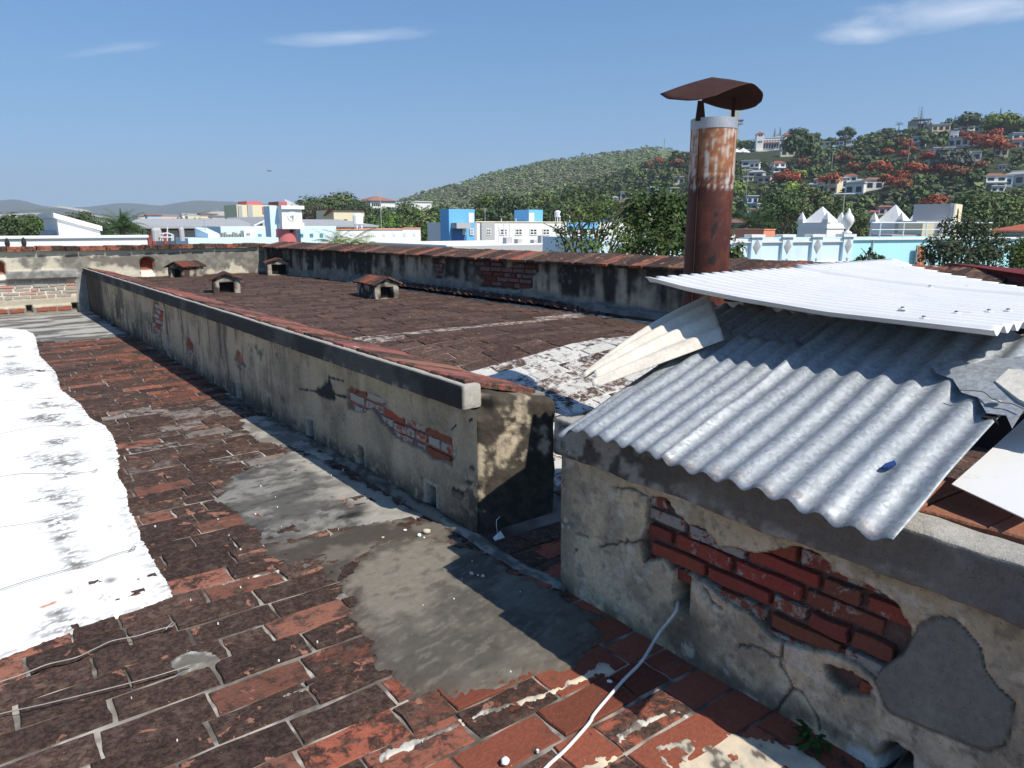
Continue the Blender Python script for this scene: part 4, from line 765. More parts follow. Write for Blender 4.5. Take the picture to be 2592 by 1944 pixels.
corrugated('corrugated_sheet', 'white corrugated top sheet of the shed, its far corner by the chimney', wav(2.37, 3.55), np.linspace(.83, 2.18, 46), lambda U, V: (U, V, top_z(U, V)), mat=M_WSHEET, amp=.0125, lift=lambda U, V: .004 * (fbm(U, V, 3, 3, 5) - .5) - .006 * sstep(2.43, 2.37, U) * sstep(1.9, 1.2, V), keep=lambda U, V: U < xmax(V) + .3)
corrugated('corrugated_sheet', 'white corrugated sheet at the far right of the shed top, lapping its neighbour', wav(3.46, 4.62), np.linspace(.2, 2.17, 40), lambda U, V: (U, V, top_z(U, V) + .014), mat=M_WSHEET, amp=.0125, phase=.3, keep=lambda U, V: U < xmax(V))
# dark timber frame that carries the sheets
M_TIMBER = m_plain('old_timber', (.10, .075, .05), .9, .4, 8, 0, 50, .4); shed = thing('shed_frame', (3.0, 1.5, 0), 'dark timber frame under the corrugated sheets of the shed', 'frame')
for x, y in ((3.0, 1.25), (2.95, 2.02), (3.75, 1.5), (3.9, 2.02), (4.3, 2.02)): zt_ = float(top_z(x, y)) - .09; MB().box(x - .04, x + .04, y - .04, y + .04, float(roof_z(x, y)) - .05, zt_).build('post', M_TIMBER, shed, bevel=.006)
for y in (1.25, 2.02): MB().box(2.75, 3.7 if y < 2 else 4.38, y - .03, y + .03, float(top_z(2.6, y)) - .09, float(top_z(2.6, y)) - .022).build('rail', M_TIMBER, shed, bevel=.006)
# bent white sheet on the corner
TB = [Vector(p) for p in [[(2.766,2.150,1.177),(2.435,1.801,1.057)][0], [(2.766,2.150,1.177),(2.435,1.801,1.057)][1]]]
q0 = [Vector([(2.707,2.102,1.185)][0]), Vector([(2.407,1.781,1.062)][0]), Vector([(1.881,2.012,0.884)][0]), Vector([(2.007,2.155,0.902)][0])]
U, V = np.meshgrid(np.linspace(0, 1, 60), np.linspace(0, 1, 40), indexing='ij')
co = sum(np.array(p)[None, None, :] * w[..., None] for p, w in zip(q0, ((1 - U) * (1 - V), U * (1 - V), U * V, (1 - U) * V)))
nrm = np.array((q0[1] - q0[0]).cross(q0[3] - q0[0]).normalized()); nrm = nrm if nrm[2] > 0 else -nrm
wd = .5 * ((q0[1] - q0[0]).length + (q0[2] - q0[3]).length); co = co + nrm * ((.010 * np.sin(2 * np.pi * U * 3.6 + .5) + .03 * np.sin(np.pi * V) * (1 - U) + .02 * np.sin(np.pi * U))[..., None])
c0 = co.reshape(-1, 3).mean(0); keep = ~((V > .97 - .05 * fbm(U, V, 9, 3, 9)) & (U > .55)); F = grid_faces(60, 40); F = F[keep.ravel()[F].all(1)]; M_OLDW = m_plain('old_white_sheet', (.60, .55, .47), .65, .35, 9, 0, 70)
o = link('corrugated_sheet', raw_mesh('corrugated_sheet', co.reshape(-1, 3) - c0, F, None, M_OLDW, True), None, None, tuple(c0)); tag(o, 'small bent white corrugated sheet draped over the left corner of the lean-to', 'metal sheet', 'corrugated sheets of the tin shed', 'thing'); md = o.modifiers.new('thickness', 'SOLIDIFY'); md.thickness = .002
# flat white sheet at the right edge, torn grey piece and pale board
def plate(name, label, cat, pts, th, mat, sub=1):
    P = [Vector(p) for p in pts]; c = sum(P, Vector()) / len(P); n = (P[1] - P[0]).cross(P[-1] - P[0]).normalized(); n = n if n.z > 0 else -n
    k = len(P); m = MB(); m.add([p for p in P] + [p - n * th for p in P], [tuple(range(k)), tuple(range(2 * k - 1, k - 1, -1))] + [(i, k + i, k + (i + 1) % k, (i + 1) % k) for i in range(k)])
    t = bpy.data.objects.new(name, None); o = None
    me = bpy.data.meshes.new(name); me.from_pydata([tuple(Vector(v) - c) for v in m.v], [], m.f); me.update(); o = link(name, me, mat, None, tuple(c)); return tag(o, label, cat, None, 'thing')
W = [(2.065,0.768,0.821),(2.256,0.767,0.863),(2.539,0.769,0.926),(2.726,0.770,0.967),(2.172,0.534,0.845),(1.995,0.574,0.806)]
plate('metal_sheet', 'flat white metal sheet at the right edge below the grey corrugated sheet', 'metal sheet', [W[0], W[5], W[4], W[3], W[2], W[1]], .003, M_WSHEET)
TG = [(2.418,0.999,1.066),(2.420,0.974,1.067),(2.454,0.977,1.079),(2.475,0.966,1.087),(2.478,0.941,1.088),(2.464,0.902,1.083),(2.497,0.881,1.095),(2.551,0.798,1.114),(2.273,0.692,1.014),(2.173,0.683,0.978),(2.226,0.718,0.997),(2.224,0.736,0.996),(2.220,0.763,0.995),(2.259,0.793,1.009),(2.290,0.815,1.020),(2.294,0.841,1.022),(2.300,0.862,1.024),(2.332,0.889,1.035),(2.365,0.916,1.047),(2.377,0.948,1.051),(2.384,0.971,1.054)]
plate('torn_sheet', 'torn grey scrap of galvanised sheet lying on the lean-to at the right edge', 'metal sheet', TG, .002, M_GALV)
BW = [(2.378,0.807,1.057),(2.488,0.806,1.090),(2.455,0.750,1.081),(2.278,0.685,1.027),(2.294,0.715,1.032)]
plate('pale_board', 'pale weathered board end on top of the lean-to at the right edge', 'board', BW, .022, m_plain('pale_board', (.50, .48, .43), .85, .3, 12, 0, 60, .3))
M_ZINC = m_plain('washer', (.75, .75, .73), .35, .2, 20, .3)
def roofnail(p, label):
    t = thing('roofing_nail', p, label, 'nail', 'roofing nails'); MB().lathe([(.002, 0), (.014, .001), (.014, .004), (.004, .006)], 0, 0, 14).build('washer', M_ZINC, t, local=True, smooth=False); MB().lathe([(.001, .005), (.006, .006), (.005, .010), (.001, .011)], 0, 0, 10).build('head', m_plain('nail_head', (.25, .24, .22), .4, .2, 20, .6), t, local=True)
p = [(2.264,0.759,1.020)][0]; roofnail(p, 'pale washered roofing nail standing on the torn grey scrap')
for i, q in enumerate([(3.458,1.480),(3.903,1.451),(4.182,1.944),(4.553,1.935)] + [(2.624,1.031),(2.766,0.987),(2.841,0.956),(2.403,1.036),(2.588,1.189)]): 
    roofnail((q[0], q[1], float(top_z(q[0], q[1])) + .012), ['nearest roofing nail in the middle of the white shed top', 'roofing nail right of the middle on the white shed top', 'leftmost roofing nail far back on the white shed top', 'roofing nail at the far right edge of the white shed top', 'first roofing nail from the left along the front edge of the shed top', 'second of the two close nails at the right front of the shed top', 'rightmost roofing nail at the front edge of the shed top', 'lowest roofing nail near the front edge of the shed top', 'roofing nail farthest left near the front edge of the shed top'][i])
M_BLUEFLECK = m_plain('blue_scrap', (.02, .05, .16), .5, .4, 30)
def scrap(name, pts, z, label, mat, cat):
    P = [Vector(p) for p in pts]; c = sum(P, Vector()) / len(P); m = MB(); k = len(P); n = Vector((-.33, 0, .94)); m.add([p + n * .006 for p in P] + [p - n * .002 for p in P], [tuple(range(k)), tuple(range(2 * k - 1, k - 1, -1))] + [(i, k + i, k + (i + 1) % k, (i + 1) % k) for i in range(k)])
    me = bpy.data.meshes.new(name); me.from_pydata([tuple(Vector(v) - c) for v in m.v], [], m.f); me.update(); return tag(link(name, me, mat, None, tuple(c)), label, cat, None, 'thing')
scrap('plastic_scrap', [(1.908,0.884,0.865),(1.925,0.883,0.871),(1.937,0.877,0.875),(1.949,0.870,0.879),(1.939,0.861,0.876),(1.925,0.865,0.871),(1.915,0.869,0.867),(1.908,0.877,0.865)], 0, 'shredded scrap of blue plastic on the large grey sheet', M_BLUEFLECK, 'scrap')
scrap('plastic_scrap', [(2.214,0.771,0.978),(2.232,0.766,0.984),(2.236,0.748,0.986),(2.228,0.736,0.983),(2.213,0.735,0.978),(2.195,0.720,0.971),(2.210,0.743,0.976),(2.213,0.758,0.978)], 0, 'black scrap of plastic in the shadow on the large grey sheet', M_VOID, 'scrap')
# wire wandering over the sheets
def wire(name, pts, r, mat, label, cat='wire', group=None, knot=None):
    P = [Vector(p) for p in pts]; Q = []
    for i in range(len(P) - 1):
        a, b, c, d = P[max(i - 1, 0)], P[i], P[i + 1], P[min(i + 2, len(P) - 1)]
        for k in range(6):
            t = k / 6; Q.append(.5 * ((2 * b) + (c - a) * t + (2 * a - 5 * b + 4 * c - d) * t * t + (3 * b - a - 3 * c + d) * t ** 3))
    Q.append(P[-1]); c0 = Q[0].copy(); m = MB(); m.tube([q - c0 for q in Q], r, 6)
    if knot:
        m.tube([Q[-1] - c0 + Vector(v) for v in ((-.02, -.008, .002), (-.006, -.012, .006), (.006, 0, .008), (-.002, .01, .006), (-.015, .006, .002), (-.03, -.014, .001))], r, 5)
    me = bpy.data.meshes.new(name); me.from_pydata(m.v, [], m.f); me.update(); me.polygons.foreach_set('use_smooth', np.ones(len(me.polygons), bool)); return tag(link(name, me, mat, None, tuple(c0)), label, cat, group, 'thing')
M_WIRE = m_plain('wire_grey', (.30, .27, .24), .6, .3, 40, .3)
wire('wire', [(2.281,0.859,1.034),(2.289,0.826,1.037),(2.289,0.799,1.037),(2.266,0.772,1.029),(2.253,0.742,1.024),(2.255,0.718,1.025),(2.240,0.682,1.019)], .0022, M_WIRE, 'thin grey wire running across the torn grey scrap')
# white cable from the wall slot
cab = [(1.577,0.177)][0]
pts = [(1.96, cab[0], cab[1])] + [(1.84, *q) for q in [(1.491,0.193)]] + [(*q, h) for q, h in zip([(1.858,1.577),(1.723,1.527),(1.588,1.490),(1.417,1.438),(1.366,1.413),(1.242,1.374),(1.159,1.355),(1.085,1.333),(1.008,1.312)], (.06, .035, .03, .02, .02, .018, .018, .018, .018))]
wire('cable', pts, .0058, m_plain('white_cable', (.62, .62, .60), .5, .2, 60), 'white cable hanging out of the wall slot and crossing the roof floor', 'cable')
# thin wires stretched over the white coating and the bricks
WL = ['thin wire lying across the far end of the white coating', 'second thin wire from the far end of the white coating', 'thin wire crossing the grey stains in the middle of the white coating', 'thin wire with a twisted end on the near half of the white coating', 'wire ending in a knot near the lower corner of the white coating', 'thick tie wire lying on the dark bricks below the white coating', 'lower of the two tie wires on the dark bricks, ending at a pale cement blob']
for i, (P, r) in enumerate((([(0.096,7.522),(0.187,7.518),(0.388,7.451),(0.605,7.381)], .0016), ([(0.049,6.265),(0.127,6.297),(0.351,6.367),(0.484,6.317),(0.640,6.249)], .0016), ([(0.016,5.179),(0.072,5.183),(0.179,5.167),(0.352,5.036),(0.465,4.973),(0.555,4.957)], .002), ([(-0.026,4.262),(0.027,4.271),(0.161,4.245),(0.305,4.269),(0.381,4.294)], .0016), ([(-0.053,3.498),(-0.010,3.499),(0.105,3.527),(0.225,3.539),(0.351,3.552),(0.420,3.581),(0.516,3.594)], .0022), ([(-0.086,2.727),(-0.047,2.724),(0.020,2.729),(0.090,2.744),(0.170,2.732),(0.237,2.755),(0.291,2.772),(0.367,2.754),(0.421,2.754),(0.492,2.749)], .0024), ([(-0.077,2.530),(-0.032,2.524),(0.046,2.504),(0.153,2.483),(0.242,2.467),(0.359,2.449),(0.479,2.443)], .0020))):
    wire('wire', [(x, y, .02 + (.012 if i > 4 else .004)) for x, y in P], r, M_WIRE, WL[i], 'wire', None, knot=i in (2, 4, 5))
# cement blob, pebbles, paint flecks
BL = [(0.428,2.570),(0.512,2.607),(0.578,2.543),(0.600,2.427),(0.556,2.424),(0.510,2.412),(0.451,2.424),(0.427,2.476)]
overlay('cement_blob', BL, .016, lambda U, V, sd: lerp((.46, .44, .39), (.13, .12, .10), sstep(.36, .58, fbm(U, V, 14, 5, 77))), M_CEMENT, roof_floor, .008, .06, 12, .006, 1, 40, soft=.045)
def pebble(p, r, label, mat, seed, fl=.6):
    rr = random.Random(seed); import bmesh; bm = bmesh.new(); bmesh.ops.create_icosphere(bm, subdivisions=2, radius=1)
    for v in bm.verts: k = 1 + rr.uniform(-.16, .16); v.co = Vector((v.co.x * r * k, v.co.y * r * .75 * k, v.co.z * r * fl * k + r * fl * .6))
    me = bpy.data.meshes.new('pebble'); bm.to_mesh(me); bm.free(); me.polygons.foreach_set('use_smooth', np.ones(len(me.polygons), bool)); o = link('pebble', me, mat, None, p); o.rotation_euler = (0, 0, rr.uniform(0, 6)); return tag(o, label, 'pebble', None, 'thing')
M_PEB = m_plain('pale_stone', (.48, .43, .35), .9, .4, 40); M_WPEB = m_plain('white_chip', (.75, .74, .72), .8, .2, 40)
for i, (q, r, lab, mt) in enumerate(zip([(1.704,2.943),(1.655,2.931),(1.631,3.030),(1.663,2.898),(1.635,2.445),(1.661,2.396),(1.503,3.019)] + [(1.068,1.440),(1.568,1.529)], (.022, .014, .010, .006, .012, .011, .008, .016, .009), ('largest tan pebble on the floor beside the end of the long low wall', 'white flat pebble touching the tan pebble', 'small white pebble left of the tan pebble', 'tiny white chip between pebble and shadow edge', 'pale crumb of mortar at the edge of the grey cement patch shadow', 'second pale crumb beside the shadow edge', 'grey crumb on the rough cement left of the pebbles', 'white lump on the red bricks at the bottom of the picture', 'white chip on the red bricks left of the cable'), (M_PEB, M_WPEB, M_WPEB, M_WPEB, M_PEB, M_PEB, M_PEB, M_WPEB, M_WPEB))): pebble((q[0], q[1], .014), r, lab, mt, 60 + i)
m = MB(); rr = random.Random(5)
for i in range(34):
    x, y = rr.uniform(.1, 1.8), rr.uniform(1.3, 4.2)
    if inpoly(x, y, WHITE) < .05: continue
    s = rr.choice([.002, .003, .003, .005]); n = 6; a0 = rr.uniform(0, 6); P = [(x + s * rr.uniform(.6, 1.2) * math.cos(a0 + k), y + s * rr.uniform(.6, 1.2) * math.sin(a0 + k)) for k in np.linspace(0, 6.28, n, endpoint=False)]; m.prism(P, .010, .0175)
tag(m.build('paint_flecks', M_WPEB, roof_floor), kind='stuff')
# litter in the gap and a weed at the wall foot
q = [(1.947,2.673)][0]; t = thing('plastic_litter', (q[0], q[1], .015), 'crumpled white plastic litter with a stalk in the gap between the walls', 'litter'); m = MB(); m.add([(-.03, -.015, 0), (.03, -.01, 0), (.035, .02, .004), (-.02, .02, .002), (0, 0, .028), (.02, .012, .03)], [(0, 1, 4), (1, 2, 5), (2, 3, 5), (3, 0, 4), (4, 1, 5), (3, 4, 5)]); m.build('film', M_WPEB, t, local=True)
MB().tube([(-.005, 0, .02), (-.004, .012, .06), (.004, .022, .085), (.03, .03, .095)], .0016, 5).build('stalk', M_WPEB, t, local=True)
M_LEAF = m_leaf('leaf', .25)
def weed(p, n, size, label, seed):
    rr = random.Random(seed); t = thing('weed', p, label, 'plant'); V = []; F = []; C_ = []
    for i in range(n):
        a = rr.uniform(0, 6.28); r0 = rr.uniform(0, size * .5); h = rr.uniform(.2, 1) * size * .7; c = Vector((min(r0 * math.cos(a) - size * .15, .0), r0 * math.sin(a), h)); d = Vector((-abs(math.cos(a)), math.sin(a), rr.uniform(-.3, .6))).normalized(); s = d.cross(Vector((0, 0, 1))).normalized(); L = rr.uniform(.25, .5) * size; b = len(V)
        V += [c, c + d * L * .5 + s * L * .28, c + d * L + Vector((0, 0, -L * .15)), c + d * L * .5 - s * L * .28]; F.append((b, b + 1, b + 2, b + 3)); g = rr.uniform(.6, 1.3); C_ += [(.05 * g, .10 * g, .025 * g, 1)] * 4
    link('leaves', raw_mesh('leaves', [tuple(v) for v in V], F, C_, M_LEAF), None, t); MB().tube([(0, 0, 0), (-.01, 0, size * .3), (-.02, .01, size * .6)], .002, 5).build('stem', m_plain('stem', (.1, .09, .04), .8), t, local=True)
q = [(1.843,0.954)][0]; weed((q[0], q[1], .0), 46, .085, 'small green weed rooted at the foot of the near wall', 3)
red = [(6.724,2.753),(6.187,2.016),(5.774,1.429)]; red2 = [(6.944,2.961),(5.881,1.909),(5.284,1.121)]
m = MB(); m.add([(*red2[0], 1.13), (*red2[2], 1.13), (*red[2], 1.19), (*red[0], 1.19), (*red2[0], 1.05), (*red2[2], 1.05), (*red[2], 1.05), (*red[0], 1.05)], [(0, 1, 2, 3), (7, 6, 5, 4), (0, 4, 5, 1), (1, 5, 6, 2), (2, 6, 7, 3), (3, 7, 4, 0)])
cc = Vector((red[1][0], red[1][1], .8)); tr = thing('tin_roof', cc, 'dark red painted tin roof edge behind the white shed top at right', 'roof'); m.build('sheet', m_plain('red_tin', (.17, .028, .024), .6, .35, 6), tr)
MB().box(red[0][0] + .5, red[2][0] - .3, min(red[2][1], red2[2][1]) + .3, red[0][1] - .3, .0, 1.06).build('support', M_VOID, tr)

# ------------------------------------------------------------------ the town beyond the roof
ZG = -9.0
gr_us = np.linspace(-9000, 9000, 60)
M_GROUND = m_plain('town_ground', (.16, .16, .12), .95, .4, .02)
tag(link('ground', raw_mesh('ground', [(-9000, -3000, ZG), (9000, -3000, ZG), (9000, 9000, ZG), (-9000, 9000, ZG)], [(0, 1, 2, 3)], None, M_GROUND)), kind='structure')
# our own building below the roof
tag(MB().box(-3.2, 6.7, -1.6, 15.42, ZG, -.30).build('building_below', m_paintwall('own_wall', (.55, .5, .42))), 'plastered body of the building below the brick roof', 'building', None, 'thing')
PW = {}
def paint(k, col, dirt=.3):
    if k not in PW: PW[k] = m_paintwall('paint_' + k, col, dirt)
    return PW[k]
WHITE_P = paint('white', (.74, .73, .70)); BLUE_P = paint('blue', (.15, .42, .68), .1); PALEBLUE = paint('pale_blue', (.60, .73, .80)); CYAN = paint('cyan', (.42, .74, .78), .25); CREAM = paint('cream', (.74, .65, .44)); GREY_P = paint('grey', (.42, .42, .42)); PINK = paint('pink_red', (.52, .15, .15), .2); ORANGE = paint('orange', (.66, .26, .15), .2)
M_GLASS = m_plain('dark_window', (.035, .045, .05), .15, .3, 2); M_TEAL = m_plain('teal_window', (.10, .30, .33), .4, .3, 3); M_ROOFGREY = m_plain('grey_roofing', (.34, .345, .345), .6, .15, .6); M_ROOFRED = m_plain('red_roofing', (.30, .085, .055), .8, .3, .8); M_DARK = m_plain('dark_opening', (.03, .028, .026), .9, .2); M_STEEL = m_plain('white_steel', (.62, .63, .63), .5, .1); M_REDPOST = m_plain('red_post', (.30, .06, .05), .7, .2)
def bld(name, x, y, z, label, cat='building', group=None): return thing(name, (x, y, z), label, cat, group)
def window(par, x0, x1, z0, z1, y, frame=WHITE_P, glass=M_GLASS, bars=(1, 1), t=.08, proud=.05):
    """window on a wall that faces -Y: frame with a recessed pane and glazing bars"""
    f = MB(); f.box(x0, x1, y - proud, y + .02, z0, z0 + t).box(x0, x1, y - proud, y + .02, z1 - t, z1).box(x0, x0 + t, y - proud, y + .02, z0 + t, z1 - t).box(x1 - t, x1, y - proud, y + .02, z0 + t, z1 - t)
    for i in range(bars[0]): xm = x0 + (x1 - x0) * (i + 1) / (bars[0] + 1); f.box(xm - t * .45, xm + t * .45, y - proud * .9, y + .02, z0 + t, z1 - t)
    for i in range(bars[1]): zm = z0 + (z1 - z0) * (i + 1) / (bars[1] + 1); f.box(x0 + t, x1 - t, y - proud * .85, y + .02, zm - t * .45, zm + t * .45)
    w = f.build('window', frame, par); MB().box(x0 + t * .5, x1 - t * .5, y - .012, y + .03, z0 + t * .5, z1 - t * .5).build('pane', glass, w); return w
def opening(par, x0, x1, z0, z1, y, mat=M_DARK, name='opening'): return MB().box(x0, x1, y - .015, y + .03, z0, z1).build(name, mat, par)
def xz(l, i=0): return l[i]

# long white parapets at far left
(xa, z1), (xb, z2) = [(-0.189,0.937),(7.462,0.797)]
b = bld('flat_roofed_building', xa, 38, ZG, 'long low white building behind the far wall at left, two dark wall lamps'); MB().box(xa, xb, 38, 46, ZG, z1).build('wall', WHITE_P, b); MB().box(xa, xb + .05, 37.9, 38.4, z1, z1 + .12).build('parapet', WHITE_P, b)
for (x, z) in [(2.008,0.775),(2.595,0.793)]: lb = MB().lathe([(.02, z - .3), (.06, z - .2), (.10, z - .02), (.06, z + .14), (.02, z + .2)], x, 37.7, 10).build('wall_lamp', M_DARK, b)
P = [(4.780,1.883),(6.722,1.196),(6.745,0.728),(4.782,0.737)]
b = bld('wedge_building', P[0][0], 46, ZG, 'white building end with a sloping roofline left of the palm'); m = MB(); poly = [(P[0][0], P[0][1]), (P[1][0], P[1][1]), (P[1][0], ZG), (P[0][0], ZG)]
m.add([(x, 46, z) for x, z in poly] + [(x, 53, z) for x, z in poly], [(3, 2, 1, 0), (4, 5, 6, 7), (0, 1, 5, 4), (1, 2, 6, 5), (2, 3, 7, 6), (3, 0, 4, 7)]); m.build('wall', WHITE_P, b)
dx = P[1][0] - P[0][0]; dz = P[1][1] - P[0][1]; m = MB(); m.add([(P[0][0] - .15, yy, P[0][1] + k) for yy in (45.85, 53.1) for k in (.0, .25)] + [(P[1][0] + .1, yy, P[1][1] + k) for yy in (45.85, 53.1) for k in (.0, .25)], [(0, 4, 5, 1), (2, 3, 7, 6), (1, 5, 7, 3), (0, 2, 6, 4), (0, 1, 3, 2), (4, 6, 7, 5)]); m.build('roof_edge', WHITE_P, b)
(x0, z0), = [(4.431,1.200)]; MB().box(x0, P[0][0] + .02, 47, 52, ZG, z0).build('shade_side', GREY_P, b)  # grey box stands in for the white building's shaded left side

# market hall with grey roofs
YM = 95.0
hall = bld('market_hall', [(22.309,1.401)][0][0], YM, ZG, 'market hall with a long grey metal roof and a white trussed gable')
(xl, ze), (xr, _), (_, zr), (xg, zg_) = [(17.908,1.370),(31.117,1.414),(23.216,2.103),(33.400,2.612)]
m = MB(); m.add([(xl, YM - .6, ze), (xr + .4, YM - .6, ze), (xr + .4, YM + 7, zr + .2), (xl, YM + 7, zr + .2), (xl, YM - .6, ze - .25), (xr + .4, YM - .6, ze - .25), (xr + .4, YM + 7, zr - .1), (xl, YM + 7, zr - .1)], [(0, 1, 2, 3), (7, 6, 5, 4), (0, 4, 5, 1), (1, 5, 6, 2), (2, 6, 7, 3), (3, 7, 4, 0)]); m.build('roof', M_ROOFGREY, hall)
(g0, gz0), (g1, gz1), (g2, gz2) = [(30.648,1.396),(33.095,2.582),(34.643,1.863)]
zp = gz1; xmg = g1; xg0 = g0; xg2 = 2 * g1 - g0
for a, bq in ((xg0, xmg), (xg2, xmg)):
    s = 1 if a < bq else -1; m = MB(); m.add([(a, 93.6, gz0), (bq, 93.6, zp), (bq, 112, zp), (a, 112, gz0), (a, 93.6, gz0 - .2), (bq, 93.6, zp - .2), (bq, 112, zp - .2), (a, 112, gz0 - .2)], [(0, 1, 2, 3), (7, 6, 5, 4), (0, 4, 5, 1), (1, 5, 6, 2), (2, 6, 7, 3), (3, 7, 4, 0)]); m.build('roof', M_ROOFGREY, hall)
tr = MB()
for p, q in (((xg0, gz0 - .1), (xg2, gz0 - .1)), ((xg0, gz0), (xmg, zp - .1)), ((xmg, zp - .1), (xg2, gz0)), ((xmg, gz0), (xmg, zp - .1)), ((xg0 * .5 + xmg * .5, gz0), (xg0 * .5 + xmg * .5, .5 * (gz0 + zp))), ((xg2 * .5 + xmg * .5, gz0), (xg2 * .5 + xmg * .5, .5 * (gz0 + zp))), ((xg0 * .5 + xmg * .5, .5 * (gz0 + zp)), (xmg, gz0)), ((xg2 * .5 + xmg * .5, .5 * (gz0 + zp)), (xmg, gz0))): tr.tube([(p[0], 93.5, p[1]), (q[0], 93.5, q[1])], .13, 6)
tr.build('truss', M_STEEL, hall)
(x0, z1), (x1, z0) = [(18.775,0.920),(27.014,-0.614)]; MB().box(x0, x1, 97, 97.4, ZG, z1).build('wall', WHITE_P, hall)
for p in [(18.938,1.318),(19.420,1.317),(20.641,1.316),(22.343,1.314),(24.517,1.311),(26.178,1.309),(26.711,1.308)]: MB().box(p[0] - .18, p[0] + .18, YM, YM + .4, ZG, ze).build('post', M_REDPOST if p[0] > 0 else M_REDPOST, hall)
(x0, _), (x1, _) = [(19.362,1.217),(28.769,1.199)]; MB().box(x0, x1, 101, 101.3, ze - 2.4, ze - .3).build('shadow_wall', M_DARK, hall)
YM2 = 96.0
(xl, ze2), (xr, _), (_, zr2) = [(38.066,1.458),(48.887,1.521),(43.188,2.214)]; hall2 = bld('market_hall', xl, YM2, ZG, 'grey roofed hall to the right of the clock tower, open on red posts')
m = MB(); m.add([(xl, YM2 - .5, ze2), (xr, YM2 - .5, ze2), (xr - 2.4, YM2 + 7, zr2 + .1), (xl, YM2 + 7, zr2 + .1), (xl, YM2 - .5, ze2 - .25), (xr, YM2 - .5, ze2 - .25), (xr - 2.4, YM2 + 7, zr2 - .2), (xl, YM2 + 7, zr2 - .2)], [(0, 1, 2, 3), (7, 6, 5, 4), (0, 4, 5, 1), (1, 5, 6, 2), (2, 6, 7, 3), (3, 7, 4, 0)]); m.build('roof', M_ROOFGREY, hall2)
for p in [(42.801,1.415),(43.839,1.414),(45.480,1.414),(47.152,1.413),(48.551,1.412)]: MB().box(p[0] - .15, p[0] + .15, YM2, YM2 + .3, ZG, ze2).build('post', M_REDPOST, hall2)
(x0, z1), (x1, z0) = [(45.347,1.276),(51.886,0.827)]; MB().box(x0, x1, 103, 103.3, ZG, z1).build('shadow_wall', M_DARK, hall2)

# pale blue street front in front of the hall
(x0, zt), (x1, _) = [(15.110,0.496),(22.312,0.471)]; b = bld('terrace_front', x0, 62, ZG, 'pale blue terrace front with a grey plank shed and tiled window'); MB().box(x0, x1, 62, 66, ZG, zt).build('wall', PALEBLUE, b)
(a0, t0), (a1, _) = [(18.852,1.391),(22.708,1.387)]; MB().box(a0, a1, 66.2, 72, ZG, t0).build('upper_wall', PALEBLUE, b)
q = [(21.995,0.745),(22.320,0.469)]; window(b, q[0][0], q[1][0], q[1][1], q[0][1], 66.2, M_TEAL, M_GLASS, (1, 1), .12)
q = [(16.680,1.298),(16.931,0.087),(17.634,1.296),(17.805,0.816)]; MB().add([(q[0][0], 66, q[0][1]), (q[2][0], 66, q[2][1]), (q[3][0], 63, q[3][1]), (q[1][0], 63, q[3][1])] + [(q[0][0], 66, ZG), (q[2][0], 66, ZG), (q[3][0], 63, ZG), (q[1][0], 63, ZG)], [(0, 3, 2, 1), (3, 7, 6, 2), (0, 4, 7, 3), (2, 6, 5, 1), (1, 5, 4, 0)]).build('stair_head', PALEBLUE, b)
(p0, s0), (p1, s1) = [(17.684,0.817),(20.380,0.420)]; m_pl = m_plain('grey_planks', (.24, .23, .21), .9, .4, 3); sh = MB().box(p0, p1, 65.3, 65.9, s1, s0 - .1).build('plank_shed', m_pl, b)
n = 12
for i in range(n): MB().box(p0 + (p1 - p0) * i / n + .03, p0 + (p1 - p0) * (i + 1) / n - .02, 65.16, 65.29, s1, s0 + .12 * math.sin(i * 1.7)).build('plank', m_pl, sh)
q = [(20.429,1.051),(21.089,0.476),(20.605,0.861),(20.956,0.592)]; MB().box(q[0][0], q[1][0], 65, 66, q[1][1] - 1, q[0][1]).build('block', WHITE_P, b); window(b, q[2][0], q[3][0], q[3][1], q[2][1], 65, GREY_P, M_GLASS, (1, 0), .07)
# tanks and pipe frames on the roof
fr = bld('tank_frame', [(12.949,0.453)][0][0], 60, [(12.938,0.332)][0][1], 'grey water tanks and pipe frames on the low roof left of the plank shed', 'tank')
for i, (x, z, w, zt_) in enumerate([(*[(12.346,0.350)][0], .5, [(12.516,1.330)][0][1]), (*[(12.577,0.348)][0], .45, [(12.670,1.330)][0][1]), (*[(14.203,0.327)][0], .4, [(14.298,1.382)][0][1])]): MB().lathe([(w * .5, z), (w * .5, zt_ - .2), (w * .3, zt_)], x, 60, 10).build('tank', GREY_P, fr)
m = MB(); L_ = [(x, 59.5, z) for x, z in [(12.579,0.410),(12.626,0.898),(13.091,0.922),(13.494,0.783),(13.456,0.372)]]; m.tube(L_, .05, 6); L_ = [(x, 59.5, z) for x, z in [(12.728,0.354),(12.774,0.843),(13.093,0.950),(13.394,0.838),(13.349,0.346)]]; m.tube(L_, .05, 6); L_ = [(x, 59.5, z) for x, z in [(13.134,1.384),(13.038,0.350)]]; m.tube(L_, .05, 6); L_ = [(x, 59.5, z) for x, z in [(12.600,0.627),(13.479,0.619)]]; m.tube(L_, .05, 6); m.build('pipework', M_STEEL, fr)

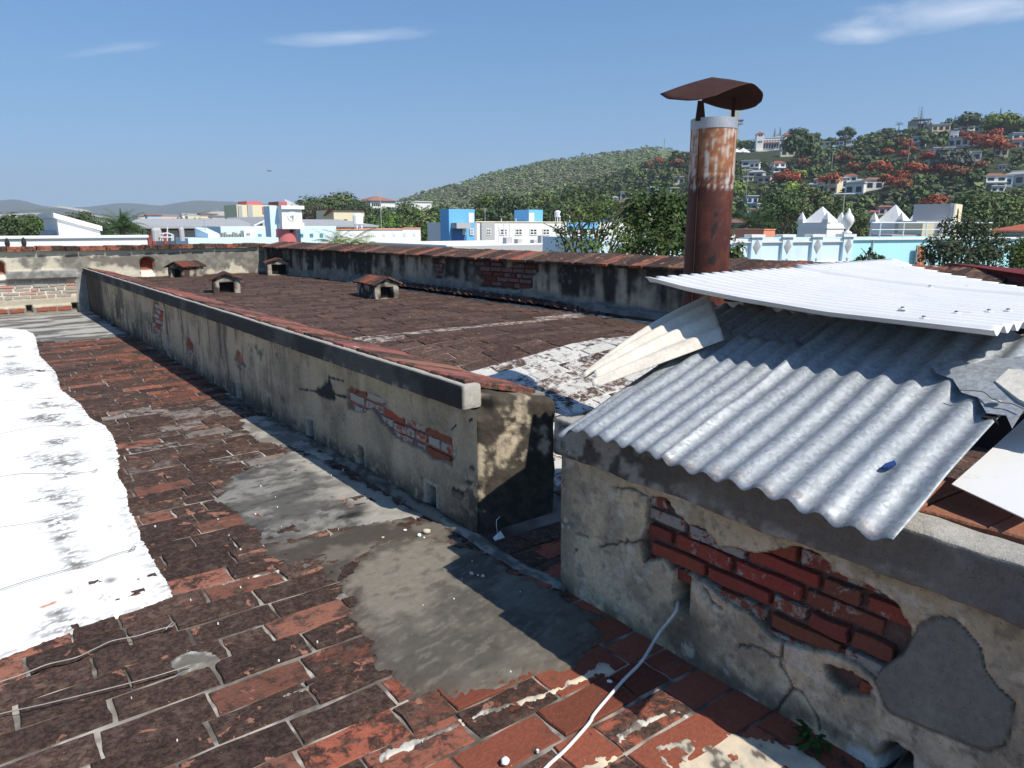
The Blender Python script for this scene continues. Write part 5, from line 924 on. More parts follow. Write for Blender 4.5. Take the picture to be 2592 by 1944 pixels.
# clock tower
YC = 72.0
(cx0, czt), (cx1, czb), (c2, z255), (c3_, z440), (lx, _) = [(26.408,3.386),(28.730,3.042),(26.499,3.014),(28.526,1.729),(25.656,1.724)]
q = [(26.388,1.725),(28.667,1.131)]; zb_ = q[1][1]
tw = bld('clock_tower', cx0, YC, ZG, 'white square clock tower head standing on a red cylinder', 'clock tower')
wd = cx1 - cx0; MB().box(cx0, cx1, YC, YC + wd, czb, czt).build('cornice', WHITE_P, tw); MB().box(c2, c3_ + .02, YC + .25, YC + wd - .2, z440 - .02, czb).build('head', WHITE_P, tw); MB().box(q[0][0], q[1][0], YC + .05, YC + wd, zb_, z440).build('base_block', WHITE_P, tw)
MB().box(lx, cx0 + .5, YC + 1.2, YC + wd + .6, ZG, czt - .05).build('side_pier', PALEBLUE, tw)
(rx0, rz), (rx1, _) = [(26.114,1.138),(28.204,1.132)]; rr_ = (rx1 - rx0) / 2; cyl = MB().lathe([(rr_, ZG), (rr_, rz)], (rx0 + rx1) / 2, YC + .4 + rr_, 40).build('drum', PINK, tw, smooth=False)
q = [(27.240,1.120),(27.643,0.791)]; opening(tw, q[0][0], q[1][0], q[1][1], q[0][1], YC + .42)
(kx, kz), (kr, _) = [(27.561,2.371),(28.066,2.375)]; kr = kr - kx; ck = MB(); N_ = 32
ck.add([(kx + kr * math.cos(2 * math.pi * k / N_), y, kz + kr * math.sin(2 * math.pi * k / N_)) for y in (YC + .20, YC + .26) for k in range(N_)], [tuple(range(N_))] + [(k, N_ + k, N_ + (k + 1) % N_, (k + 1) % N_) for k in range(N_)]); clock = ck.build('clock_face', paint('clock', (.74, .74, .73), .1), tw)
m = MB()
for k in range(12):
    a = k * math.pi / 6; c, s = math.sin(a), math.cos(a); fr_ = lambda u, v, w, c=c, s=s: (kx + u * s + v * c, YC + .175 + w, kz - u * c + v * s); m.box(-.022, .022, kr * .86, kr * .97, 0, .02, fr_)
m.build('hour_marks', GREY_P, clock); m = MB(); m.box(kx - .028, kx + .028, YC + .15, YC + .17, kz - kr * .78, kz + .1); m.build('minute_hand', M_DARK, clock); MB().box(kx - kr * .55, kx + .1, YC + .12, YC + .14, kz - .035, kz + .035).build('hour_hand', GREY_P, clock)
# pale blue wing and long white block
(x0, zt), (x1, _) = [(28.965,1.421),(32.886,1.434)]; b = bld('street_building', x0, 74, ZG, 'pale blue wing beside the clock tower with small teal windows'); MB().box(x0, x1, 74, 84, ZG, zt).build('wall', PALEBLUE, b)
for a, c in ((405, 440), (522, 566), (648, 692)):
    pass
for q in ([(28.949,0.649),(29.228,0.307)], [(29.940,0.659),(30.291,0.297)], [(31.013,0.652),(31.370,0.271)]): window(b, q[0][0], q[1][0], q[1][1], q[0][1], 74, M_TEAL, M_GLASS, (1, 1), .2)
q = [(32.054,0.669),(32.489,0.301)]; window(b, q[0][0], q[1][0], q[1][1], q[0][1], 74, WHITE_P, PALEBLUE, (0, 1), .1)
(x0, zt), (x1, _), (xs, zs), (_, zb2) = [(33.307,1.006),(43.679,1.118),(41.385,1.116),(33.583,-0.883)]; b = bld('street_building', x0, 75, ZG, 'long white building with a row of small windows over dark shop openings'); MB().box(x0, xs, 75, 86, ZG, zt).build('wall', WHITE_P, b); MB().box(xs, x1, 75, 86, ZG, zs).build('end_wall', WHITE_P, b); MB().box(x0, xs, 74.9, 75.3, zt, zt + .12).build('roof_edge', ORANGE, b); MB().box(xs, x1, 74.9, 75.3, zs, zs + .12).build('roof_edge', ORANGE, b)
for q in ([(33.595,0.675),(33.848,0.359)], [(34.849,0.684),(35.184,0.390)], [(36.165,0.693),(36.479,0.404)], [(37.468,0.702),(37.797,0.351)], [(38.796,0.694),(39.113,0.340)], [(40.091,0.696),(40.415,0.329)], [(41.370,0.697),(41.711,0.318)], [(42.694,0.707),(43.012,0.325)]): window(b, q[0][0], q[1][0], q[1][1], q[0][1], 75, PALEBLUE, M_GLASS, (1, 1), .1)
for q in ([(35.861,-0.374),(36.680,-0.939)], [(37.182,-0.367),(38.086,-0.964)], [(38.499,-0.368),(39.418,-0.832)], [(39.782,-0.386),(40.690,-0.853)], [(41.099,-0.386),(41.976,-0.857)], [(42.390,-0.403),(42.665,-0.824)]): opening(b, q[0][0], q[1][0], q[1][1], q[0][1], 75)
q = [(43.085,-0.609),(43.308,-0.808)]; opening(b, q[0][0], q[1][0], q[1][1], q[0][1], 75)
# apartment blocks farther off
(x0, zt), (x1, _) = [(82.935,8.572),(97.160,8.987)]; b = bld('apartment_block', x0, 270, ZG, 'tall cream apartment block with grey stair recesses left of the clock tower'); MB().box(x0, x1, 270, 285, ZG, zt).build('wall', CREAM, b)
for q in ([(83.383,8.322),(84.682,4.199)], [(86.660,8.710),(88.372,3.960)]): MB().box(q[0][0], q[1][0], 269.6, 270.02, ZG, q[0][1]).build('stair_recess', GREY_P, b)
q = [(92.031,8.010),(93.213,5.574)]; MB().box(q[0][0], q[1][0], 269.7, 270.02, q[1][1], q[0][1]).build('red_panel', PINK, b); q = [(87.204,9.909),(92.629,8.771)]; MB().box(q[0][0], q[1][0], 272, 282, zt, q[0][1]).build('roof_house', PINK, b)
(x0, zt), (x1, zb_) = [(109.0,10.887),(112.5,9.395)]; b = bld('apartment_block', x0, 300, ZG, 'small red roofed block peeping over the clock tower'); MB().box(x0, x1, 300, 312, ZG, zt).build('wall', PINK, b); (x0, zt), (x1, _) = [(112.5,9.551),(117.8,9.635)]; MB().box(x0, x1, 301, 312, ZG, zt).build('lower_wall', WHITE_P, b); MB().add([(x0, 301, zt), (x1, 301, zt), ((x0 * .75 + x1 * .25), 306, zt + 2.6)], [(0, 1, 2)]).build('gable', GREY_P, b)
(x0, zt), (x1, _) = [(142.4,12.603),(147.9,12.702)]; b = bld('apartment_block', x0, 360, ZG, 'distant pink building on the skyline right of the clock tower'); MB().box(x0, x1, 360, 372, ZG, zt).build('wall', paint('dull_pink', (.5, .3, .28)), b); q = [(142.7,13.817),(144.1,12.632)]; MB().box(q[0][0], q[1][0], 360, 366, zt, q[0][1]).build('roof_house', paint('dull_red', (.25, .14, .13)), b)
(x0, ze), (x1, _), (_, zr) = [(69.171,2.661),(78.752,2.754),(72.024,3.495)]; b = bld('tiled_house', x0, 160, ZG, 'cream building with an orange tiled roof above the grey hall roof', 'house'); MB().box(x0 + 1.5, x1 - .5, 160, 170, ZG, ze + 2.2).build('wall', CREAM, b); m = MB(); m.add([(x0, 159.4, ze + 2.4), (x1, 159.4, ze + 2.4), (x1 - .5, 165, zr), (x0 + 1, 165, zr)], [(0, 1, 2, 3)]); m.build('roof', M_ROOFRED, b)
for q in ([(70.841,2.790),(71.678,2.409)], [(73.044,2.800),(73.896,2.416)], [(75.578,2.847),(76.444,2.424)]): opening(b, q[0][0], q[1][0], q[1][1], q[0][1], 160)

# blue and white building
YN = 92.0
b = bld('office_building', [(66.356,0.138)][0][0], YN, ZG, 'white building with bright blue stair towers and a row of four-pane windows')
(x0, zt), (x1, _) = [(63.042,1.931),(81.020,1.973)]; MB().box(x0, x1, YN, YN + 14, ZG, zt).build('wall', WHITE_P, b); MB().box(x0 - .1, x1, YN - .12, YN + .3, zt, zt + .14).build('roof_edge', CREAM, b)
for q in ([(67.491,0.991),(68.873,0.007)], [(70.424,0.983),(71.805,-0.016)], [(73.299,0.975),(74.778,-0.039)], [(75.899,0.968),(77.371,-0.060)], [(78.809,0.960),(80.356,-0.043)]): window(b, q[0][0], q[1][0], q[1][1], q[0][1], YN, WHITE_P, M_GLASS, (1, 1), .16, .10)
(t0, tz), (t1, _) = [(55.825,3.707),(60.174,3.763)]; MB().box(t0, t1 - .02, 88, 90.3, ZG, tz).build('stair_tower', BLUE_P, b); (l0, _), = [(54.852,3.695)]; 
q = [(59.143,3.201),(59.978,1.859)]; opening(b, q[0][0], q[1][0], q[1][1], q[0][1], 88, WHITE_P, 'door_panel'); q = [(56.172,1.817),(58.577,1.064)]; MB().box(q[0][0], q[1][0], 86.6, 87.95, q[1][1], q[0][1]).build('canopy', GREY_P, b); q = [(56.197,1.070),(58.689,-1.244)]; opening(b, q[0][0], q[1][0], ZG, q[0][1], 87.99, paint('deep_blue', (.06, .16, .34), .1), 'porch')
for q in ([(57.985,0.996),(58.478,0.166)], [(59.256,1.027),(59.886,0.120)]): window(b, q[0][0], q[1][0], q[1][1], q[0][1], 87.9, WHITE_P, M_GLASS, (1, 1), .12)
(q0, qz), (q1, _) = [(60.206,1.865),(61.737,1.868)]; MB().box(q0, q1, 89.8, 92.5, ZG, qz).build('grey_bay', GREY_P, b); (q0, qz), (q1, _) = [(63.896,1.877),(66.312,1.882)]; MB().box(q0, q1, 91.7, 91.99, ZG, qz).build('grey_panel', GREY_P, b); q = [(64.755,0.999),(65.601,0.037)]; window(b, q[0][0], q[1][0], q[1][1], q[0][1], 91.69, WHITE_P, M_GLASS, (1, 1), .12)
(t0, tz), (t1, _) = [(76.310,3.987),(79.271,4.023)]; MB().box(t0, t1, 96, 99.9, zt, tz).build('roof_tower', BLUE_P, b); q = [(76.417,3.471),(77.426,2.037)]; opening(b, q[0][0], q[1][0], q[1][1], q[0][1], 96, WHITE_P, 'door_panel')
(x2, z2), (x3, _), (_, z4) = [(81.901,1.938),(88.940,1.953),(81.922,0.928)]; MB().box(x2, x3, 93, 105, ZG, z2).build('blue_wing', WHITE_P, b); MB().box(x2, x3, 92.8, 93.0, z4, z2 + .05).build('blue_band', BLUE_P, b); (_, z5), (_, z6) = [(81.948,-0.289),(81.972,-1.409)]; MB().box(x2, x3, 92.8, 93.0, z6, z5).build('blue_band', BLUE_P, b)
for q in ([(82.143,0.907),(82.855,0.009)], [(83.196,0.904),(84.128,-0.616)], [(84.936,0.899),(86.532,-0.018)], [(87.226,0.892),(88.420,-0.031)]): opening(b, q[0][0], q[1][0], q[1][1], q[0][1], 93, M_GLASS, 'window')
(x4, z7), (x5, _) = [(89.417,1.997),(98.496,2.018)]; MB().box(x4, x5, 93.5, 104, ZG, z7).build('end_wall', WHITE_P, b)
for q in ([(93.368,0.958),(94.651,-0.168)], [(96.733,0.950),(97.802,-0.104)]): window(b, q[0][0], q[1][0], q[1][1], q[0][1], 93.5, WHITE_P, M_GLASS, (1, 1), .14)
(q0, qz), (q1, _) = [(99.299,2.609),(101.6,2.620)]; MB().box(q0, q1, 100, 104, z7, qz).build('roof_house', BLUE_P, b)
for p in [(68.066,2.521),(70.911,2.536),(82.032,3.035),(87.445,2.461)]: MB().tube([(p[0], YN + .4, zt), (p[0], YN + .4, p[1])], .08, 6).build('vent_pipe', M_STEEL, b)
# low grey roofs in front of it
(x0, zt), (x1, z2) = [(35.211,-0.225),(47.407,-0.985)]; b = bld('flat_roofed_building', x0, 55, ZG, 'low grey flat roof with white gear in front of the blue and white building'); MB().box(x0, x1 + 9, 55, 72, ZG, zt - .1).build('wall', GREY_P, b); MB().box(x0, x1 + 9, 56, 71, zt - .1, zt).build('roof', WHITE_P, b)
for p in [(44.273,-0.562),(44.899,-0.573)]: 
    h_ = 2.1; MB().tube([(p[0] - .35, 60, zt), (p[0] - .35, 60, zt + h_ * .8), (p[0], 60, zt + h_), (p[0] + .35, 60, zt + h_ * .8), (p[0] + .35, 60, zt)], .05, 6).build('pipe_hoop', M_STEEL, b)
for (x, z), w in zip([(42.944,-0.510),(44.229,-0.473),(46.174,-0.746),(47.371,-0.768),(48.181,-0.662)], (.7, .5, .4, .9, .5)): MB().box(x - w / 2, x + w / 2, 57, 57.6, zt, zt + w * .8).build('roof_unit', GREY_P, b)

# pale blue wall with pilasters and urns, cyan wall beyond
UW = Vector((.9461, -.3239)); P0W = Vector((31.752, 17.329)); A0 = P0W - UW * 14; NW = Vector((-.3239, -.9461))
def FW(s, t, z): return (A0.x + UW.x * s + NW.x * t, A0.y + UW.y * s + NW.y * t, z)
pw = bld('parapet_building', A0.x, A0.y, ZG, 'pale blue building front with diamond pilasters and white urn finials')
zt = [(9.002,0.897)][0][1]; zl = [(11.097,-0.057)][0][1]
MB().box(2.6, 14.0, -6, 0, ZG, zt - .12, FW).build('wall', PALEBLUE, pw); MB().box(2.6, 14.02, -.5, .10, zt - .12, zt + .04, FW).build('coping', WHITE_P, pw); MB().box(2.6, 14.0, .002, .16, zl - .12, zl, FW).build('ledge', WHITE_P, pw)
M_SLATE = m_plain('grey_relief', (.36, .36, .36), .8, .2, 3)
def urn(s):
    p = FW(s, .0, 0); z = zt + .22; return MB().lathe([(.20, z), (.20, z + .08), (.08, z + .14), (.07, z + .22), (.20, z + .42), (.25, z + .58), (.22, z + .74), (.13, z + .86), (.09, z + .92), (.05, z + 1.05), (.01, z + 1.12)], p[0], p[1], 16)
for i, px in enumerate([(4.068,1.036),(6.134,1.026),(7.734,1.018),(9.229,1.011),(10.791,1.003),(12.339,0.995),(14.000,0.987)]):
    s = px[0]; k = MB().box(s - .26, s + .26, .003, .14, zl, zt + .10, FW).build('pilaster', PALEBLUE, pw); MB().box(s - .34, s + .34, -.3, .22, zt + .10, zt + .22, FW).build('pilaster_cap', WHITE_P, k)
    dm = MB(); dm.add([FW(s, .185, zt + .05), FW(s + .19, .155, zt - .28), FW(s, .155, zt - .62), FW(s - .19, .155, zt - .28), FW(s, .19, zt - .28)], [(0, 3, 4), (3, 2, 4), (2, 1, 4), (1, 0, 4)]); dm.build('diamond', M_SLATE, k)
    for j in range(5): MB().box(s - .035, s + .035, .141, .165, zt - .92 - j * .17, zt - .80 - j * .17, FW).build('drop', M_SLATE, k)
    if i in (0, 6): urn(s).build('urn', WHITE_P, pw, smooth=True)
MB().box(1.9, 2.6, -6.02, .3, ZG, zt + .1, FW).build('corner_pier', PALEBLUE, pw)
cy = bld('blank_wall_building', P0W.x + 3, P0W.y - 1, ZG, 'plain cyan wall to the right of the urn, a poster leaning on it'); MB().box(14.03, 32, -8, -.15, ZG, zt - .05, FW).build('wall', CYAN, cy); MB().box(14.03, 32, -.55, -.05, zt - .05, zt + .03, FW).build('coping', WHITE_P, cy)
MB().tube([FW(15.6, -.1, zl - 3), FW(15.6, -.1, zt - .1), FW(15.5, -.1, zt + .02)], .03, 6).build('drain_pipe', M_SLATE, cy)
rl = MB()
for sx in np.arange(17, 24, 1.4): rl.tube([FW(sx, -1.2, zt), FW(sx, -1.2, zt + .75)], .03, 5)
rl.tube([FW(16.5, -1.2, zt + .72), FW(24, -1.2, zt + .72)], .03, 5); rl.tube([FW(16.5, -1.2, zt + .4), FW(24, -1.2, zt + .4)], .02, 5); rl.build('railing', M_STEEL, cy)
# poster
Q = [(18.011,-0.309),(18.540,-0.350),(18.540,0.595),(17.993,0.590)]
po = thing('wall_poster', FW(Q[0][0], .0, Q[0][1]), 'tall framed brown poster with orange lettering on the cyan wall', 'poster')
MB().add([FW(s, t, z) for t in (.10, .02) for s, z in Q], [(0, 1, 2, 3), (7, 6, 5, 4), (0, 4, 5, 1), (1, 5, 6, 2), (2, 6, 7, 3), (3, 7, 4, 0)]).build('frame', M_SLATE, po)
cx_ = sum(q[0] for q in Q) / 4; cz_ = sum(q[1] for q in Q) / 4; MB().add([FW(cx_ + (s - cx_) * .84, .115, cz_ + (z - cz_) * .93) for s, z in Q], [(0, 1, 2, 3)]).build('panel', m_plain('poster_print', (.34, .12, .09), .6, .45, 1.5), po)
L1 = [(18.138,0.233),(18.141,0.487),(18.285,0.359),(18.219,0.518),(18.256,0.135),(18.284,-0.185),(18.172,0.009),(18.371,0.070),(18.383,0.262),(18.320,0.262)]
M_ORL = m_plain('poster_orange', (.62, .30, .06), .6, .3, 4)
def stroke(m, pts, w):
    for (a, za), (b_, zb) in zip(pts[:-1], pts[1:]):
        d = Vector((b_ - a, zb - za)); n_ = Vector((-d.y, d.x)).normalized() * w; m.add([FW(a - n_.x, .125, za - n_.y), FW(b_ - n_.x, .125, zb - n_.y), FW(b_ + n_.x, .125, zb + n_.y), FW(a + n_.x, .125, za + n_.y)], [(0, 1, 2, 3)])
m = MB(); stroke(m, [(18.127,0.494),(18.162,0.264),(18.203,0.238)], .035); stroke(m, [(18.234,0.365),(18.313,0.390),(18.354,0.342),(18.371,0.230)], .03); stroke(m, [(18.359,0.310),(18.269,0.301),(18.249,0.263),(18.296,0.231),(18.366,0.262)], .025); stroke(m, [(18.194,0.136),(18.264,0.087),(18.239,-0.024),(18.288,-0.153),(18.279,-0.314)], .04); stroke(m, [(18.288,-0.153),(18.208,-0.232)], .03); m.build('lettering', M_ORL, po)

# white pavilions with pyramid roofs
def pavilion(px, D, label, cx, cy, s, zb, zc, za):
    p = bld('pavilion', cx, cy, ZG, label, 'pavilion', 'white pavilions with pyramid roofs'); h = s / 2
    MB().box(cx - h, cx + h, cy - h, cy + h, ZG, zc).build('wall', WHITE_P, p); MB().box(cx - h - .1, cx + h + .1, cy - h - .1, cy + h + .1, zc, zc + .16).build('cornice', WHITE_P, p); MB().box(cx - h * .98, cx + h * .98, cy - h * .98, cy + h * .98, zc + .16, zc + .75).build('attic', WHITE_P, p)
    k = h * .80; MB().add([(cx - k, cy - k, zc + .75), (cx + k, cy - k, zc + .75), (cx + k, cy + k, zc + .75), (cx - k, cy + k, zc + .75), (cx, cy, za)], [(0, 1, 4), (1, 2, 4), (2, 3, 4), (3, 0, 4), (3, 2, 1, 0)]).build('roof', WHITE_P, p)
    for sx in (-1, 1):
        for sy in (-1, 1):
            a, b_ = cx + sx * h * .84, cy + sy * h * .84; w = h * .19; t = MB().box(a - w, a + w, b_ - w, b_ + w, zc + .75, zc + 1.15); t.add([(a - w, b_ - w, zc + 1.15), (a + w, b_ - w, zc + 1.15), (a + w, b_ + w, zc + 1.15), (a - w, b_ + w, zc + 1.15), (a, b_, zc + 2.1)], [(0, 1, 4), (1, 2, 4), (2, 3, 4), (3, 0, 4)]); t.build('pinnacle', WHITE_P, p)
    for i in (-1, 1):
        def arch(cu): return [(cu - .22, 0), (cu + .22, 0), (cu + .22, .45), (cu + .15, .62), (cu, .70), (cu - .15, .62), (cu - .22, .45)]
        A_ = arch(i * h * .4); m = MB(); m.add([(cx + u, cy - h - .02, zc - 1.75 + v) for u, v in A_] + [(cx + u, cy - h + .1, zc - 1.75 + v) for u, v in A_], [tuple(range(7))] + [(j, 7 + j, 7 + (j + 1) % 7, (j + 1) % 7) for j in range(7)]); m.build('arched_window', M_GLASS, p)
        m = MB(); m.add([(cx - h - .02, cy + u, zc - 1.75 + v) for u, v in A_] + [(cx - h + .1, cy + u, zc - 1.75 + v) for u, v in A_], [tuple(range(6, -1, -1))] + [(j, (j + 1) % 7, 7 + (j + 1) % 7, 7 + j) for j in range(7)]); m.build('arched_window', M_GLASS, p)
for (ap, co_, lab) in (([(88.697,51.943,3.826)][0], [(87.147,50.608,1.063)][0], 'left of the two white pavilions with steep pyramid roofs'), ([(96.034,46.373,4.068)][0], [(94.521,45.011,1.033)][0], 'right of the two white pavilions with steep pyramid roofs')):
    pavilion(0, 0, lab, ap[0], ap[1], 4.0, 0, co_[2], ap[2])
# other blocks at right
def box_building(name, label, quad, D, depth, mat, cat='building', side=None, extra=None):
    """box whose front left/right top corners are seen at the given places; faces the viewer roughly"""
    (a, b_) = quad; u = (Vector(b_) - Vector(a)); u.z = 0; w = u.length; u.normalize(); n = Vector((-u.y, u.x, 0)); n = n if n.dot(Vector(a)) > 0 else -n
    fr = lambda s, t, z: (a[0] + u.x * s + n.x * t, a[1] + u.y * s + n.y * t, z)
    o = bld(name, a[0], a[1], ZG, label, cat); MB().box(0, w, 0, depth, ZG, a[2], fr).build('wall', mat, o); return o, fr, w, a[2]
q = [(52.391,35.560,1.119),(54.891,36.173,1.128)]; o, fr, w, z = box_building('chimney_block', 'plain orange block standing above the pale blue parapet', q, 60, 3, ORANGE); MB().box(-.05, w + .05, -.05, 3.05, z, z + .08, fr).build('cap', ORANGE, o)
q = [(90.293,36.921,3.842),(95.202,38.217,3.984)]; o, fr, w, z = box_building('stair_tower', 'tall cream stair tower above the bushes at right', q, 84, 4, CREAM, 'tower'); q2 = [(92.619,38.922,3.881),(90.293,36.921,3.842)]; opening(o, 0, 0.01, 0, 0.01, 0) if False else None
MB().box(-1.2, -.01, .0, 4, ZG, z - .02, fr).build('shaded_wall', GREY_P, o); MB().box(w * .28, w * .42, -.03, .02, z - 1.6, z - .5, fr).build('window', M_GLASS, o)  # grey colour stands in for the shade on the cream tower's left side
q = [(83.366,37.157,1.695),(84.336,36.421,1.723)]; o, fr, w, z = box_building('flat_house', 'cream flat roofed block to the right of the pavilions', q, 80, 5, CREAM, 'house'); MB().box(-3, -.01, .3, 5, ZG, z - 1.2, fr).build('grey_wing', GREY_P, o); MB().box(.4, w - .3, -.4, 0, z - 3.4, z - 3.2, fr).build('awning', M_STEEL, o); MB().box(w * .2, w * .8, -.03, .02, z - 5.2, z - 3.6, fr).build('window', M_GLASS, o)
q = [(87.133,36.809,1.872),(88.243,35.966,1.901)]; o, fr, w, z = box_building('flat_house', 'pale flat roofed block half hidden by the bush below the cream tower', q, 82, 5, WHITE_P, 'house'); MB().box(-2.6, -.01, .4, 5, ZG, z + .1, fr).build('grey_wing', GREY_P, o); MB().box(w * .3, w * .36, -.03, .02, z - 1.2, z - .9, fr).build('vent', M_DARK, o)
# red tiled house at the right edge
e0, e1, rg = [(49.102,17.969,1.142),(44.555,13.888,1.149),(51.190,16.385,2.219)]; e0 = Vector(e0); e1 = Vector(e1); u = e1 - e0; u.z = 0; W_ = u.length; u.normalize(); n = Vector((-u.y, u.x, 0)); n = n if n.dot(e0) > 0 else -n
o = bld('tiled_house', e0.x, e0.y, ZG, 'house with a red barrel tile roof behind the bushes at the right edge', 'house'); fr = lambda s, t, z: (e0.x + u.x * s + n.x * t, e0.y + u.y * s + n.y * t, z)
MB().box(.5, W_, .5, 9, ZG, e0.z - .05, fr).build('wall', paint('pale_grey', (.55, .56, .55)), o); rise = (rg[2] - e0.z) * 1.15; rid = Vector(rg) ; sl = 5.0
M_BTILE = m_plain('barrel_tile', (.40, .12, .07), .8, .35, 3)
m = MB(); m.add([fr(0, 0, e0.z), fr(W_, 0, e0.z), fr(W_, sl, e0.z + rise), fr(2.6, sl, e0.z + rise)], [(0, 1, 2, 3)]); m.add([fr(0, 0, e0.z), fr(2.6, sl, e0.z + rise), fr(2.6, 9, e0.z + rise), fr(0, 9.5, e0.z)], [(0, 1, 2, 3)]); rf = m.build('roof', M_BTILE, o)
for i in range(int(W_ / .26)):
    s = .13 + i * .26; top = 1 if s > 2.6 else s / 2.6; MB().tube([fr(s, -.05, e0.z + .02), fr(s, sl * top, e0.z + rise * top + .02)], .10, 6).build('barrel_tile', M_BTILE, rf)
q = [(47.514,16.664,0.745),(47.922,16.354,0.396)]; wx = (Vector(q[0]) - e0).dot(u); wx2 = (Vector(q[1]) - e0).dot(u); wn = MB().box(wx, wx2, .44, .52, q[1][2], q[0][2], fr).build('window', WHITE_P, o); MB().box(wx + .08, wx2 - .08, .41, .46, q[1][2] + .08, q[0][2] - .08, fr).build('pane', M_TEAL, wn)
zb_ = [(47.498,16.676,0.881)][0][2]; MB().box(.45, W_, .40, .5, zb_ - .1, zb_ + .05, fr).build('band', M_SLATE, o)

# roof clutter: tanks, aerials
def water_tank(p, r_, h, label, mat=WHITE_P):
    t = thing('water_tank', (p[0], p[1], p[2]), label, 'tank', 'rooftop water tanks'); MB().lathe([(r_ * .98, .35), (r_, .45), (r_, h), (r_ * .8, h + .15), (r_ * .25, h + .28)], 0, 0, 18).build('drum', mat, t, local=True, smooth=False)
    for a in range(4): MB().box(r_ * .7 * math.cos(a * 1.571 + .78) - .06, r_ * .7 * math.cos(a * 1.571 + .78) + .06, r_ * .7 * math.sin(a * 1.571 + .78) - .06, r_ * .7 * math.sin(a * 1.571 + .78) + .06, -.6, .36).build('leg', M_STEEL, t, local=True)
def aerial(p, h, label):
    t = thing('aerial', p, label, 'aerial', 'rooftop aerials'); MB().tube([(0, 0, -.3), (0, 0, h)], .035, 5).build('mast', M_SLATE, t, local=True); m = MB()
    for k in range(5): m.tube([(-.5 + .06 * k, 0, h - .12 * k), (.5 - .06 * k, 0, h - .12 * k)], .015, 4)
    m.build('rods', M_SLATE, t, local=True)
q = [(41.264,1.016),(38.772,0.997),(42.568,1.021)]; aerial((q[0][0], 80, q[0][1]), 4.2, 'thin mast on the roof of the long white building'); water_tank((q[1][0], 81, q[1][1] + .3), .6, 1.3, 'small white tank on the roof of the long white building')
q = [(68.995,1.960),(72.974,1.970),(83.382,1.994)]; aerial((q[0][0], 98, q[0][1]), 2.2, 'aerial beside the left blue stair tower'); water_tank((q[2][0], 97, q[2][1] + .5), .55, 1.2, 'white tank on the office roof right of the second blue tower')
q = [(19.074,0.447),(17.141,0.436)]; aerial((q[1][0], 64.5, q[1][1]), 1.6, 'aerial on the pale blue terrace beside the plank shed')
q = [(84.643,37.444,1.669),(88.851,36.760,1.847)]; aerial((q[1][0], q[1][1], q[1][2]), 2.0, 'aerial on the pale block below the cream tower')

# ------------------------------------------------------------------ hills, woods, hillside houses
def interp_tab(tab):
    t = sorted(tab); a = np.array([p[0] for p in t]); b_ = np.array([p[1] for p in t]); return lambda x: np.interp(x, a, b_)
SKY1 = interp_tab([(-40, .002), (-8, .004)] + [(2.7998,-0.0009),(9.4458,-0.0009),(17.0189,0.0010),(22.5408,0.0070),(25.4216,0.0141),(27.1800,0.0202),(30.1537,0.0386),(33.1672,0.0519),(35.3506,0.0646),(39.5779,0.0796),(43.7891,0.0885),(47.2573,0.0955),(48.3449,0.0952),(49.7245,0.0884),(51.8438,0.0823),(54.6109,0.0750),(62.4037,0.0598),(71.2969,0.0423)] + [(100, .03), (130, .01)])
SKY2 = interp_tab([(-40, -.02), (0, -.02)] + [(25.3469,-0.0152),(31.2826,-0.0051),(37.3208,0.0093),(40.3241,0.0297),(42.9063,0.0437),(45.2173,0.0565),(47.0623,0.0661),(48.4013,0.0722),(50.0866,0.0801),(51.5532,0.0863),(53.3011,0.0913),(56.9287,0.0941),(59.6389,0.0915),(61.7365,0.0936),(63.1726,0.0996),(65.2169,0.1048),(67.1901,0.1045),(69.3798,0.1042),(70.8354,0.0964),(73.1012,0.0890),(76.9402,0.0662)] + [(100, .04), (130, .0)])
D1A, D1B, D2A, D2B = 190., 960., 170., 500.
def terr1(b_, d): zc = 1.5 + SKY1(b_) * D1B; t = np.clip((d - D1A) / (D1B - D1A), 0, 1.6); p = np.where(t < 1, t ** 1.25, 1 - (t - 1) ** 2 * .6); return ZG + .02 + (np.maximum(zc, ZG) - ZG) * p
def terr2(b_, d):
    zc = np.maximum(1.5 + SKY2(b_) * D2B, ZG - 1); t = np.clip((d - D2A) / (D2B - D2A), 0, 1.7); p = np.where(t < 1, .55 * t + .45 * t * t * (3 - 2 * t), 1 - (t - 1) ** 2 * 1.4); return ZG - .3 + (zc - ZG + .3) * p
def pol(b_, d): return d * np.sin(np.radians(b_)), d * np.cos(np.radians(b_))
M_HILL = m_plain('hill_soil', (.030, .040, .016), .95, .5, .05)
for nm, fn, ds in (('hill_ridge', terr1, np.linspace(D1A, D1B * 1.55, 60)), ('hillside', terr2, np.linspace(D2A, D2B * 1.6, 60))):
    bs = np.linspace(-45, 135, 240); Bm, Dm = np.meshgrid(bs, ds, indexing='ij'); X, Y = pol(Bm, Dm); Z = fn(Bm, Dm) + 1.2 * (fbm(X, Y, .03, 4, 7) - .5)
    tag(link(nm, raw_mesh(nm, np.stack([X, Y, Z], -1).reshape(-1, 3), grid_faces(len(bs), len(ds))[:, ::-1], None, M_HILL if nm == 'hillside' else m_plain('ridge_scrub', (.11, .14, .058), .95, .5, .03), True)), kind='structure')
